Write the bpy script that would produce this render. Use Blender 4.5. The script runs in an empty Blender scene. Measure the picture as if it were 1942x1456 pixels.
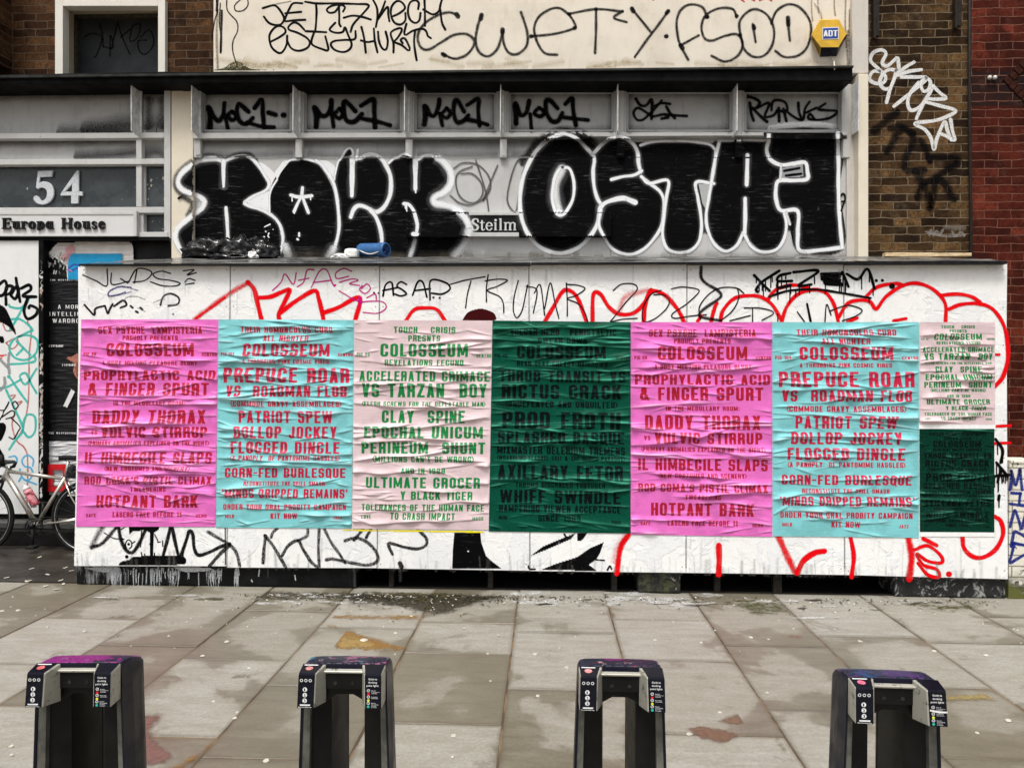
import bpy, bmesh, math, random
import numpy as np
from mathutils import Vector, noise as mnoise

random.seed(7)
RNG = np.random.default_rng(11)
scene = bpy.context.scene
R = math.radians

# ------------------------------------------------------------------ camera
IMG_W, IMG_H, FOCAL = 1942.0, 1456.0, 1450.0     # photograph size and focal length in pixels
CAM = np.array([0.0, 0.0, 1.58])
YAW, PITCH, ROLL = R(2.49), R(-0.59), 0.003
fwd = np.array([-math.sin(YAW) * math.cos(PITCH), math.cos(YAW) * math.cos(PITCH), math.sin(PITCH)])
rgt0 = np.array([math.cos(YAW), math.sin(YAW), 0.0])
up0 = np.cross(rgt0, fwd)
rgt = math.cos(ROLL) * rgt0 + math.sin(ROLL) * up0
up = -math.sin(ROLL) * rgt0 + math.cos(ROLL) * up0
cam_data = bpy.data.cameras.new('camera')
cam_data.sensor_fit = 'HORIZONTAL'
cam_data.sensor_width = 36.0
cam_data.lens = 36.0 * FOCAL / IMG_W
cam_data.clip_end = 500.0
cam = bpy.data.objects.new('camera', cam_data)
scene.collection.objects.link(cam)
from mathutils import Matrix
M4 = Matrix.Identity(4)
for i in range(3):
    M4[i][0], M4[i][1], M4[i][2], M4[i][3] = rgt[i], up[i], -fwd[i], CAM[i]
cam.matrix_world = M4
scene.camera = cam

# ------------------------------------------------------------------ light: overcast street
SUN_EL, SUN_AZ = R(63), R(200)          # high soft sun behind the viewer, a little to the left
world = bpy.data.worlds.new('World')
scene.world = world
world.use_nodes = True
wn = world.node_tree
bg = wn.nodes['Background']
sky = wn.nodes.new('ShaderNodeTexSky')
sky.sky_type = 'NISHITA'
sky.sun_disc = False
sky.sun_elevation = SUN_EL
sky.sun_rotation = SUN_AZ
sky.air_density = 1.0
sky.dust_density = 6.0
sky.ozone_density = 0.6
hs = wn.nodes.new('ShaderNodeHueSaturation')     # cloud cover: the blue is washed out to grey
hs.inputs['Saturation'].default_value = 0.22
wn.links.new(sky.outputs[0], hs.inputs['Color'])
wn.links.new(hs.outputs[0], bg.inputs['Color'])
bg.inputs['Strength'].default_value = 0.10
sl = bpy.data.lights.new('sun', 'SUN')
sl.energy = 1.5
sl.angle = R(14)
sl.color = (1.0, 0.965, 0.91)
sun = bpy.data.objects.new('sun', sl)
scene.collection.objects.link(sun)
# sky texture: rotation 0 puts the sun at +Y, turning clockwise seen from above
sd = Vector((math.sin(SUN_AZ) * math.cos(SUN_EL), math.cos(SUN_AZ) * math.cos(SUN_EL), math.sin(SUN_EL)))
sun.rotation_euler = sd.to_track_quat('Z', 'Y').to_euler()
scene.view_settings.view_transform = 'Standard'
scene.view_settings.look = 'None'
scene.view_settings.exposure = 0.60
scene.view_settings.gamma = 1.0
scene.cycles.transparent_max_bounces = 24
scene.cycles.max_bounces = 6
scene.cycles.diffuse_bounces = 2
scene.cycles.use_denoising = True

# ------------------------------------------------------------------ helpers
def ray(px, py):
    return rgt * ((px - IMG_W / 2) / FOCAL) - up * ((py - IMG_H / 2) / FOCAL) + fwd

def P(px, py, y):
    """The point of the upright plane at depth y that shows at a photograph pixel."""
    d = ray(px, py)
    return CAM + d * (y / d[1])

def G(px, py, z=0.0):
    """The point of the level plane at height z that shows at a photograph pixel."""
    d = ray(px, py)
    return CAM + d * ((z - CAM[2]) / d[2])

def lin(c):
    c = c / 255.0
    return c / 12.92 if c <= 0.04045 else ((c + 0.055) / 1.055) ** 2.4

def C(r, g, b):
    return (lin(r), lin(g), lin(b), 1.0)

ROOT = {}
def empty(name, loc, label=None, cat=None, group=None, kind=None, rz=0.0):
    o = bpy.data.objects.new(name, None)
    o.empty_display_size = 0.1
    scene.collection.objects.link(o)
    o.location = loc
    o.rotation_euler = (0, 0, rz)
    ROOT[o.name] = np.array(loc, float)
    props(o, label, cat, group, kind)
    return o

def props(o, label=None, cat=None, group=None, kind=None):
    for k, v in (('label', label), ('category', cat), ('group', group), ('kind', kind)):
        if v:
            o[k] = v
    return o

class MB:
    def __init__(s):
        s.v, s.f, s.c = [], [], []
    def add(s, vs, fs, col=None):
        n = len(s.v)
        s.v.extend([tuple(map(float, p)) for p in vs])
        s.f.extend([tuple(i + n for i in f) for f in fs])
        if col is not None:
            s.c.extend([col] * len(vs))
        return s
    def box(s, x0, x1, y0, y1, z0, z1):
        vs = [(x0, y0, z0), (x1, y0, z0), (x1, y1, z0), (x0, y1, z0), (x0, y0, z1), (x1, y0, z1), (x1, y1, z1), (x0, y1, z1)]
        return s.add(vs, [(0, 1, 5, 4), (1, 2, 6, 5), (2, 3, 7, 6), (3, 0, 4, 7), (4, 5, 6, 7), (3, 2, 1, 0)])
    def prism(s, front, depth):
        """front: points counter-clockwise seen from the camera; pushed back along +y by depth."""
        n = len(front)
        fr = [np.array(p, float) for p in front]
        bk = [p + np.array([0, depth, 0]) for p in fr]
        fs = [tuple(range(n)), tuple(range(2 * n - 1, n - 1, -1))]
        for i in range(n):
            j = (i + 1) % n
            fs.append((j, i, n + i, n + j))
        return s.add(fr + bk, fs)
    def pbox(s, x0, y0, x1, y1, Y, depth, x0b=None, x1b=None, y0r=None, y1r=None):
        """box whose front is the pixel rectangle x0..x1, y0..y1 (bottom ends x0b, x1b; right ends y0r, y1r) at depth Y."""
        x0b = x0 if x0b is None else x0b
        x1b = x1 if x1b is None else x1b
        y0r = y0 if y0r is None else y0r
        y1r = y1 if y1r is None else y1r
        return s.prism([P(x0b, y1, Y), P(x1b, y1r, Y), P(x1, y0r, Y), P(x0, y0, Y)], depth)
    def loft(s, rings, cap0=True, cap1=True):
        n = len(rings[0])
        vs = [p for r in rings for p in r]
        fs = []
        for k in range(len(rings) - 1):
            for i in range(n):
                j = (i + 1) % n
                fs.append((k * n + i, k * n + j, (k + 1) * n + j, (k + 1) * n + i))
        if cap0:
            fs.append(tuple(range(n - 1, -1, -1)))
        if cap1:
            fs.append(tuple((len(rings) - 1) * n + i for i in range(n)))
        return s.add(vs, fs)
    def tube(s, pts, r, n=8, closed=False):
        pts = [np.array(p, float) for p in pts]
        rr = r if hasattr(r, '__len__') else [r] * len(pts)
        rings = []
        prev = None
        m = len(pts)
        for i, p in enumerate(pts):
            a = pts[(i - 1) % m] if closed or i > 0 else p
            b = pts[(i + 1) % m] if closed or i < m - 1 else p
            t = b - a
            t /= (np.linalg.norm(t) + 1e-12)
            ref = prev if prev is not None else (np.array([0, 0, 1.0]) if abs(t[2]) < 0.9 else np.array([1.0, 0, 0]))
            u = ref - t * np.dot(ref, t)
            u /= (np.linalg.norm(u) + 1e-12)
            w = np.cross(t, u)
            prev = u
            rings.append([p + rr[i] * (math.cos(2 * math.pi * k / n) * u + math.sin(2 * math.pi * k / n) * w) for k in range(n)])
        if closed:
            rings.append(rings[0])
            return s.loft(rings, False, False)
        return s.loft(rings)
    def lathe(s, a, axis, prof, n=20):
        """prof: (distance along axis, radius)"""
        a = np.array(a, float)
        t = np.array(axis, float)
        t /= np.linalg.norm(t)
        ref = np.array([0, 0, 1.0]) if abs(t[2]) < 0.9 else np.array([1.0, 0, 0])
        u = np.cross(ref, t); u /= np.linalg.norm(u)
        w = np.cross(t, u)
        rings = [[a + t * d + r * (math.cos(2 * math.pi * k / n) * u + math.sin(2 * math.pi * k / n) * w) for k in range(n)] for d, r in prof]
        return s.loft(rings)
    def build(s, name, mat, parent=None, smooth=False, bevel=0.0, local=False, label=None, cat=None, group=None, kind=None, fix=True):
        me = bpy.data.meshes.new(name)
        off = np.zeros(3)
        if parent is not None and not local:
            off = ROOT[parent.name]
        v = (np.array(s.v) - off) if s.v else np.zeros((0, 3))
        me.from_pydata(v.tolist(), [], s.f)
        if s.c:
            at = me.color_attributes.new('paint', 'FLOAT_COLOR', 'POINT')
            at.data.foreach_set('color', np.array(s.c, 'f').ravel())
        if mat is not None:
            me.materials.append(mat)
        if fix:
            bm = bmesh.new(); bm.from_mesh(me)
            bmesh.ops.recalc_face_normals(bm, faces=bm.faces)
            bm.to_mesh(me); bm.free()
        if smooth:
            me.polygons.foreach_set('use_smooth', [True] * len(me.polygons))
        me.update()
        o = bpy.data.objects.new(name, me)
        scene.collection.objects.link(o)
        if parent is not None:
            o.parent = parent
            ROOT[o.name] = off if not local else np.zeros(3)
        else:
            ROOT[o.name] = np.zeros(3)
        if bevel:
            m = o.modifiers.new('bevel', 'BEVEL')
            m.width = bevel; m.segments = 2; m.limit_method = 'ANGLE'; m.angle_limit = R(40)
        props(o, label, cat, group, kind)
        return o

def each(name, rects, mat, parent, bevel=0.0, label=None):
    """one object per pixel rectangle (x0, y0, x1, y1, depth, thickness[, right y0, right y1])"""
    out = []
    for q in rects:
        b = MB()
        b.pbox(*q[:6], y0r=q[6] if len(q) > 6 else None, y1r=q[7] if len(q) > 7 else None)
        out.append(b.build(name, mat, parent, bevel=bevel, label=label))
    return out

# ------------------------------------------------------------------ materials
class NT:
    def __init__(s, name):
        s.m = bpy.data.materials.new(name)
        s.m.use_nodes = True
        s.t = s.m.node_tree
        s.b = s.t.nodes['Principled BSDF']
        s.pos = s.n('ShaderNodeNewGeometry').outputs['Position']
    def n(s, typ, **kw):
        nd = s.t.nodes.new(typ)
        for k, v in kw.items():
            setattr(nd, k, v)
        return nd
    def l(s, a, b):
        s.t.links.new(a, b)
    def put(s, sock, v):
        if isinstance(v, bpy.types.NodeSocket):
            s.l(v, sock)
        else:
            sock.default_value = v
    def scaled(s, vec, sc):
        nd = s.n('ShaderNodeVectorMath', operation='MULTIPLY')
        s.l(vec, nd.inputs[0]); nd.inputs[1].default_value = sc
        return nd.outputs[0]
    def noise(s, scale, detail=4, rough=0.6, vec=None, stretch=None, dist=0.0, typ='FBM'):
        nd = s.n('ShaderNodeTexNoise')
        nd.noise_type = typ
        v = s.pos if vec is None else vec
        if stretch:
            v = s.scaled(v, stretch)
        s.l(v, nd.inputs['Vector'])
        nd.inputs['Scale'].default_value = scale
        nd.inputs['Detail'].default_value = detail
        nd.inputs['Roughness'].default_value = rough
        nd.inputs['Distortion'].default_value = dist
        return nd.outputs['Fac']
    def voronoi(s, scale, feature='F1', rnd=1.0, vec=None, out='Distance'):
        nd = s.n('ShaderNodeTexVoronoi', feature=feature)
        s.l(s.pos if vec is None else vec, nd.inputs['Vector'])
        nd.inputs['Scale'].default_value = scale
        nd.inputs['Randomness'].default_value = rnd
        return nd.outputs[out]
    def ramp(s, fac, lo, hi, a=0.0, b=1.0):
        nd = s.n('ShaderNodeMapRange', interpolation_type='SMOOTHSTEP')
        s.l(fac, nd.inputs['Value'])
        for k, v in ((1, lo), (2, hi), (3, a), (4, b)):
            nd.inputs[k].default_value = v
        return nd.outputs[0]
    def math(s, op, a, b=0.5, c=None):
        nd = s.n('ShaderNodeMath', operation=op)
        s.put(nd.inputs[0], a); s.put(nd.inputs[1], b)
        if c is not None:
            s.put(nd.inputs[2], c)
        return nd.outputs[0]
    def mix(s, fac, a, b, mode='MIX'):
        nd = s.n('ShaderNodeMix', data_type='RGBA', blend_type=mode)
        s.put(nd.inputs[0], fac); s.put(nd.inputs[6], a); s.put(nd.inputs[7], b)
        return nd.outputs[2]
    def bump(s, h, strength=0.3, dist=0.01, prev=None):
        nd = s.n('ShaderNodeBump')
        nd.inputs['Strength'].default_value = strength
        nd.inputs['Distance'].default_value = dist
        s.l(h, nd.inputs['Height'])
        if prev is not None:
            s.l(prev, nd.inputs['Normal'])
        s.l(nd.outputs[0], s.b.inputs['Normal'])
        return nd.outputs[0]
    def xz(s):
        sp = s.n('ShaderNodeSeparateXYZ'); s.l(s.pos, sp.inputs[0])
        cb = s.n('ShaderNodeCombineXYZ')
        s.l(sp.outputs[0], cb.inputs[0]); s.l(sp.outputs[2], cb.inputs[1])
        return cb.outputs[0], sp
    def out(s, col=None, rough=None, metal=None, spec=None):
        for k, v in (('Base Color', col), ('Roughness', rough), ('Metallic', metal), ('Specular IOR Level', spec)):
            if v is not None:
                s.put(s.b.inputs[k], v)
        return s.m

def plain(name, col, rough=0.5, var=0.12, scale=30.0, bump=0.05, metal=0.0, spec=None):
    if spec is None:
        spec = 0.18 if max(col[:3]) < 0.06 else 0.4
    m = NT(name)
    f = m.noise(scale)
    dark = tuple(c * (1 - var) for c in col[:3]) + (1,)
    lite = tuple(min(1, c * (1 + var)) for c in col[:3]) + (1,)
    c = m.mix(m.ramp(f, 0.3, 0.7), dark, lite)
    if bump:
        m.bump(f, bump, 0.003)
    r = m.ramp(m.noise(scale * 0.4), 0.3, 0.7, max(0.05, rough - 0.1), min(1, rough + 0.1))
    return m.out(c, r, metal, spec)

def painted(name, col, dirt_col, dirt=0.5, rough=0.5, streak=(6, 6, 1.2), chips=0.0, spec=0.25):
    """paint with grime in soft patches, vertical streaks, fine speckle"""
    m = NT(name)
    big = m.ramp(m.noise(2.2, 5, 0.65), 0.45, 0.75)
    st = m.ramp(m.noise(4.0, 4, 0.6, stretch=streak), 0.5, 0.8)
    fine = m.ramp(m.noise(70, 3, 0.7), 0.5, 0.72)
    d = m.math('MULTIPLY', m.math('ADD', m.math('MULTIPLY', big, 0.6), m.math('MULTIPLY', st, 0.5)), m.math('MULTIPLY_ADD', fine, 0.6, 0.5))
    d = m.math('MULTIPLY', d, dirt)
    c = m.mix(d, col, dirt_col)
    v = m.noise(9, 3)
    c = m.mix(m.ramp(v, 0.35, 0.65, 0.0, 0.12), c, tuple(x * 0.7 for x in col[:3]) + (1,))
    if chips:
        ch = m.ramp(m.noise(26, 6, 0.7), 0.70 - chips, 0.73 - chips)
        c = m.mix(ch, c, (0.02, 0.02, 0.02, 1))
    m.bump(m.noise(45, 5), 0.12, 0.004)
    return m.out(c, m.ramp(d, 0, 0.5, rough, min(1, rough + 0.25)), 0, spec)

def brick_mat(name, c1, c2, c3, mortar, bw=0.235, bh=0.074, mort=0.010, rough=0.85, dark_band=None):
    m = NT(name)
    v, sp = m.xz()
    # wobble so that no course is ruler-straight
    wob = m.n('ShaderNodeVectorMath', operation='MULTIPLY_ADD')
    nz = m.n('ShaderNodeTexNoise'); m.l(m.pos, nz.inputs['Vector']); nz.inputs['Scale'].default_value = 9.0
    m.l(nz.outputs['Color'], wob.inputs[0]); wob.inputs[1].default_value = (0.030, 0.022, 0); m.l(v, wob.inputs[2])
    vec = wob.outputs[0]
    bt = m.n('ShaderNodeTexBrick')
    m.l(vec, bt.inputs['Vector'])
    bt.inputs['Scale'].default_value = 1.0
    bt.inputs['Brick Width'].default_value = bw
    bt.inputs['Row Height'].default_value = bh
    bt.inputs['Mortar Size'].default_value = mort * 0.5
    bt.inputs['Mortar Smooth'].default_value = 0.25
    bt.inputs['Bias'].default_value = 0.0
    bt.offset = 0.5
    bt.inputs['Color1'].default_value = (0, 0, 0, 1)
    bt.inputs['Color2'].default_value = (1, 1, 1, 1)
    bt.inputs['Mortar'].default_value = (0.5, 0.5, 0.5, 1)
    cr = m.n('ShaderNodeValToRGB')
    m.l(bt.outputs['Color'], cr.inputs[0])
    e = cr.color_ramp.elements
    e[0].position, e[0].color = 0.0, c1
    e[1].position, e[1].color = 1.0, c3
    for ps_, cc_, f_ in ((.28, c2, .62), (.5, c2, 1.0), (.74, c3, .78), (.9, c3, 1.0)):
        k = e.new(ps_); k.color = tuple(x * f_ for x in cc_[:3]) + (1,)
    cr.color_ramp.elements[-1].color = tuple(x * 1.3 for x in c3[:3]) + (1,)
    n1 = m.noise(38, 5, 0.7)
    col = m.mix(m.ramp(n1, 0.3, 0.72, 0.0, 0.75), cr.outputs[0], tuple(x * 0.35 for x in c2[:3]) + (1,))
    soot_shade = m.ramp(m.noise(2.3, 6, 0.7), 0.42, 0.64, 0.0, 0.80)
    col = m.mix(soot_shade, col, tuple(x * 0.4 for x in c1[:3]) + (1,))
    if dark_band:
        bd = m.math('MULTIPLY', m.ramp(sp.outputs[2], dark_band[0], dark_band[0] + 0.02), m.ramp(sp.outputs[2], dark_band[1], dark_band[1] + 0.02, 1, 0))
        col = m.mix(m.math('MULTIPLY', bd, 0.8), col, (0.012, 0.010, 0.010, 1))
    col = m.mix(m.ramp(m.noise(5.5, 7, .75), .52, .74, 0, .38), col, mortar)
    col = m.mix(m.ramp(m.noise(17, 5, .7), .56, .70, 0, .55), col, (0.012, 0.009, 0.008, 1))
    mf = m.math('MULTIPLY', bt.outputs['Fac'], m.ramp(m.noise(12, 4), 0.25, 0.6, 0.25, 1.0))
    col = m.mix(mf, col, mortar)
    h = m.math('SUBTRACT', m.math('MULTIPLY', n1, 0.45), bt.outputs['Fac'])
    m.bump(h, 1.0, 0.012)
    return m.out(col, rough, 0, 0.06)

# paint sprayed or brushed on walls: colour and coverage are stored on the strokes
m = NT('spray_paint')
at = m.n('ShaderNodeAttribute', attribute_name='paint')
grain = m.ramp(m.noise(160, 2, 0.7), 0.30, 0.62, 0.35, 1.25)
a1 = m.math('MULTIPLY', at.outputs['Alpha'], grain)
wear_highlight = m.ramp(m.noise(14, 6, 0.75), 0.28, 0.40, 0.55, 1.0)
full = m.ramp(at.outputs['Alpha'], 0.75, 1.0)
a2 = m.math('MAXIMUM', a1, m.math('MULTIPLY', full, at.outputs['Alpha']))
a2 = m.math('MULTIPLY', a2, wear_highlight)
a2n = m.n('ShaderNodeClamp'); m.l(a2, a2n.inputs[0])
m.l(a2n.outputs[0], m.b.inputs['Alpha'])
strk = m.math('MULTIPLY', m.ramp(m.noise(6, 7, 0.8, stretch=(1, 1, 13)), 0.54, 0.74, 0.0, 0.42), m.ramp(m.noise(2.1, 3, .5), .46, .62, .12, 1))
pc = m.mix(strk, at.outputs['Color'], (0.35, 0.36, 0.37, 1))
SPRAY = m.out(pc, 0.7, 0, 0.04)

m = NT('soaked_stain')
at = m.n('ShaderNodeAttribute', attribute_name='paint')
nz = m.math('MULTIPLY_ADD', m.math('SUBTRACT', m.noise(15, 8, 0.72, dist=0.6), 0.5), 2.4, m.math('MULTIPLY', at.outputs['Alpha'], 1.5))
an = m.n('ShaderNodeClamp'); m.l(m.math('MULTIPLY', m.ramp(nz, 0.12, 1.05, 0, 0.88), m.ramp(at.outputs['Alpha'], 0.0, 0.22)), an.inputs[0])
m.l(an.outputs[0], m.b.inputs['Alpha'])
STAIN = m.out(m.mix(m.ramp(m.noise(50, 4, .7), .35, .65, 0, .45), at.outputs['Color'], (0.06, 0.05, 0.04, 1)), 0.55, 0, 0.3)

# ------------------------------------------------------------------ graffiti strokes
def smooth_pts(pts, step):
    pts = [np.array(p, float) for p in pts]
    if len(pts) == 1:
        return pts
    if len(pts) == 2:
        n = max(2, int(np.linalg.norm(pts[1] - pts[0]) / step) + 1)
        return [pts[0] + (pts[1] - pts[0]) * t for t in np.linspace(0, 1, n)]
    out = []
    q = [2 * pts[0] - pts[1]] + pts + [2 * pts[-1] - pts[-2]]
    for i in range(1, len(q) - 2):
        a, b, c, d = q[i - 1], q[i], q[i + 1], q[i + 2]
        n = max(2, int(np.linalg.norm(c - b) / step) + 1)
        for t in np.linspace(0, 1, n, endpoint=False):
            t2, t3 = t * t, t * t * t
            out.append(0.5 * ((2 * b) + (-a + c) * t + (2 * a - 5 * b + 4 * c - d) * t2 + (-a + 3 * b - 3 * c + d) * t3))
    out.append(q[-2])
    return out

class Tag:
    """marks painted on a wall; coordinates are read off an enlargement with origin (ox, oy) and scale s"""
    def __init__(s, plane, ox=0, oy=0, sc=1.0):
        s.mb, s.plane, s.ox, s.oy, s.sc, s.k, s.glow = MB(), plane, ox, oy, sc, 0, False
    def at(s, ox, oy, sc):
        s.ox, s.oy, s.sc = ox, oy, sc
        return s
    def pt(s, px, py, lf):
        if s.plane == 'ground':
            return G(px, py, lf)
        return P(px, py, s.y(px, py) - lf)
    def lift(s):
        s.k += 1
        return 0.0008 + 0.000012 * s.k
    def y(s, px, py):
        return s.plane(px, py) if callable(s.plane) else s.plane
    def pts(s, spec):
        return [(float(a.split(',')[0]) / s.sc + s.ox, float(a.split(',')[1]) / s.sc + s.oy) for a in spec.split()]
    def line(s, col, w, spec, soft=0.25, a=1.0, taper=None, drip=0):
        """one stroke (or several, split by ';') of width w"""
        if s.glow and col is WHT and w / s.sc > 2.6 and soft < .9:
            s.line((WHT[0], WHT[1], WHT[2] * 1.02, 1.0), w * 1.6, spec, 0.95, 0.13)
        for one in spec.split(';'):
            pts = s.pts(one)
            wd = w / s.sc
            wd = (wd if len(pts) == 1 else max(wd, 2.3)) * (1.12 if wd < 5 else 1.0) / 2
            lf = s.lift()
            if len(pts) == 1:
                pts = [pts[0], (pts[0][0] + 0.01, pts[0][1])]
            c = smooth_pts(pts, 3.0)
            n = len(c)
            rows = []
            for i in range(n):
                t = c[min(n - 1, i + 1)] - c[max(0, i - 1)]
                t = t / (np.linalg.norm(t) + 1e-9)
                k = 1.0
                if taper:
                    k = taper[0] + (taper[1] - taper[0]) * i / max(1, n - 1)
                k *= 1 + 0.08 * math.sin(i * 0.37 + s.k)
                rows.append((c[i], t, wd * k, i / max(1, n - 1)))
            first, last = rows[0], rows[-1]
            caps0 = [(first[0] - first[1] * first[2] * math.sin(th), first[1], first[2] * math.cos(th), 0) for th in (1.55, 1.2, 0.8, 0.4)]
            caps1 = [(last[0] + last[1] * last[2] * math.sin(th), last[1], last[2] * math.cos(th), 1) for th in (0.4, 0.8, 1.2, 1.55)]
            rows = caps0 + rows + caps1
            vs, cs = [], []
            for (p, t, hw, _) in rows:
                nrm = np.array([-t[1], t[0]])
                for off, al in ((-1 - soft * 0.5, 0.0), (-(1 - soft), 1.0), (0, 1.0), (1 - soft, 1.0), (1 + soft * 0.5, 0.0)):
                    q = p + nrm * hw * off
                    vs.append(s.pt(q[0], q[1], lf))
                    cs.append((col[0], col[1], col[2], al * a))
            fs = []
            for i in range(len(rows) - 1):
                for j in range(4):
                    fs.append((i * 5 + j, i * 5 + j + 1, (i + 1) * 5 + j + 1, (i + 1) * 5 + j))
            n0 = len(s.mb.v)
            s.mb.v.extend([tuple(p) for p in vs]); s.mb.c.extend(cs)
            s.mb.f.extend([tuple(i + n0 for i in f) for f in fs])
            if drip:
                for _ in range(drip):
                    q = c[random.randrange(n)]
                    s._drip(col, q, random.uniform(8, 26), a)
        return s
    def _drip(s, col, q, ln, a):
        ox, oy, sc = s.ox, s.oy, s.sc
        s.at(0, 0, 1)
        s.line(col, 1.8, f'{q[0]:.1f},{q[1]:.1f} {q[0] + random.uniform(-.6, .6):.1f},{q[1] + ln:.1f}', 0.2, a)
        s.at(ox, oy, sc)
    def fill(s, col, spec, cell=4.5, row=2.0, a=1.0, smooth=True, feather=0.0):
        """a painted area, cut into short strips; feather: pixels over which its edge fades"""
        pts = np.array(s.pts(spec))
        pts = np.array(smooth_pts(list(pts) + [pts[0]], 4.0)) if smooth else np.array(pts)
        lf = s.lift()
        y0, y1 = pts[:, 1].min(), pts[:, 1].max()
        nr = max(1, int((y1 - y0) / row))
        ys = np.linspace(y0, y1, nr + 1)
        x_a, y_a = pts[:, 0], pts[:, 1]
        x_b, y_b = np.roll(x_a, -1), np.roll(y_a, -1)
        def edge(x, y):
            dx, dy = x_b - x_a, y_b - y_a
            t_ = np.clip(((x - x_a) * dx + (y - y_a) * dy) / (dx * dx + dy * dy + 1e-9), 0, 1)
            return np.sqrt(((x - x_a - t_ * dx) ** 2 + (2 * (y - y_a - t_ * dy)) ** 2).min())
        for r_ in range(nr):
            ym = (ys[r_] + ys[r_ + 1]) / 2
            hit = ((y_a <= ym) & (y_b > ym)) | ((y_b <= ym) & (y_a > ym))
            xs = np.sort(x_a[hit] + (ym - y_a[hit]) / (y_b[hit] - y_a[hit]) * (x_b[hit] - x_a[hit]))
            for k in range(0, len(xs) - 1, 2):
                n = max(1, int((xs[k + 1] - xs[k]) / cell) + 1)
                ex = np.linspace(xs[k], xs[k + 1], n + 1)
                for j in range(n):
                    q2 = ((ex[j], ys[r_ + 1]), (ex[j + 1], ys[r_ + 1]), (ex[j + 1], ys[r_]), (ex[j], ys[r_]))
                    if s.plane == 'ground':
                        q = [G(x, y, lf) for x, y in q2]
                    else:
                        Y = s.y((ex[j] + ex[j + 1]) / 2, ym) - lf
                        q = [P(x, y, Y) for x, y in q2]
                    n0 = len(s.mb.v)
                    s.mb.v.extend([tuple(p) for p in q]); s.mb.f.append((n0, n0 + 1, n0 + 2, n0 + 3))
                    for x, y in q2:
                        al = a * (min(1, edge(x, y) / feather) if feather else 1)
                        s.mb.c.append((col[0], col[1], col[2], al))
        return s
    def done(s, name, parent, label=None, mat=None):
        return s.mb.build(name, mat or SPRAY, parent, label=label, fix=False)

BLK = C(8, 8, 10)
INK = C(14, 13, 15)
WHT = C(236, 238, 240)
RED = C(226, 8, 20)
# ------------------------------------------------------------------ lettering: a condensed wood-type gothic, drawn as masks
def rr(X, Y, x0, y0, x1, y1, r):
    r = min(r, (x1 - x0) / 2, (y1 - y0) / 2)
    dx = np.maximum(np.maximum(x0 + r - X, X - (x1 - r)), 0)
    dy = np.maximum(np.maximum(y0 + r - Y, Y - (y1 - r)), 0)
    return (dx * dx + dy * dy <= r * r) & (X >= x0) & (X <= x1) & (Y >= y0) & (Y <= y1)

def bar(X, Y, x0, y0, x1, y1):
    return (X >= x0) & (X <= x1) & (Y >= y0) & (Y <= y1)

def dia(X, Y, x0, y0, x1, y1, t):
    lo, hi = min(y0, y1), max(y0, y1)
    return (np.abs(X - (x0 + (x1 - x0) * (Y - y0) / (y1 - y0))) <= t / 2) & (Y >= lo) & (Y <= hi)

GW = {'I': .2, 'M': .68, 'W': .78, ' ': .3, '.': .2, ',': .2, ':': .2, "'": .17, '(': .26, ')': .26, '-': .32, '&': .62, '1': .32, 'J': .44, 'L': .43, 'F': .44, 'E': .46}
def gwidth(ch):
    return GW.get(ch, .5)

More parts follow.
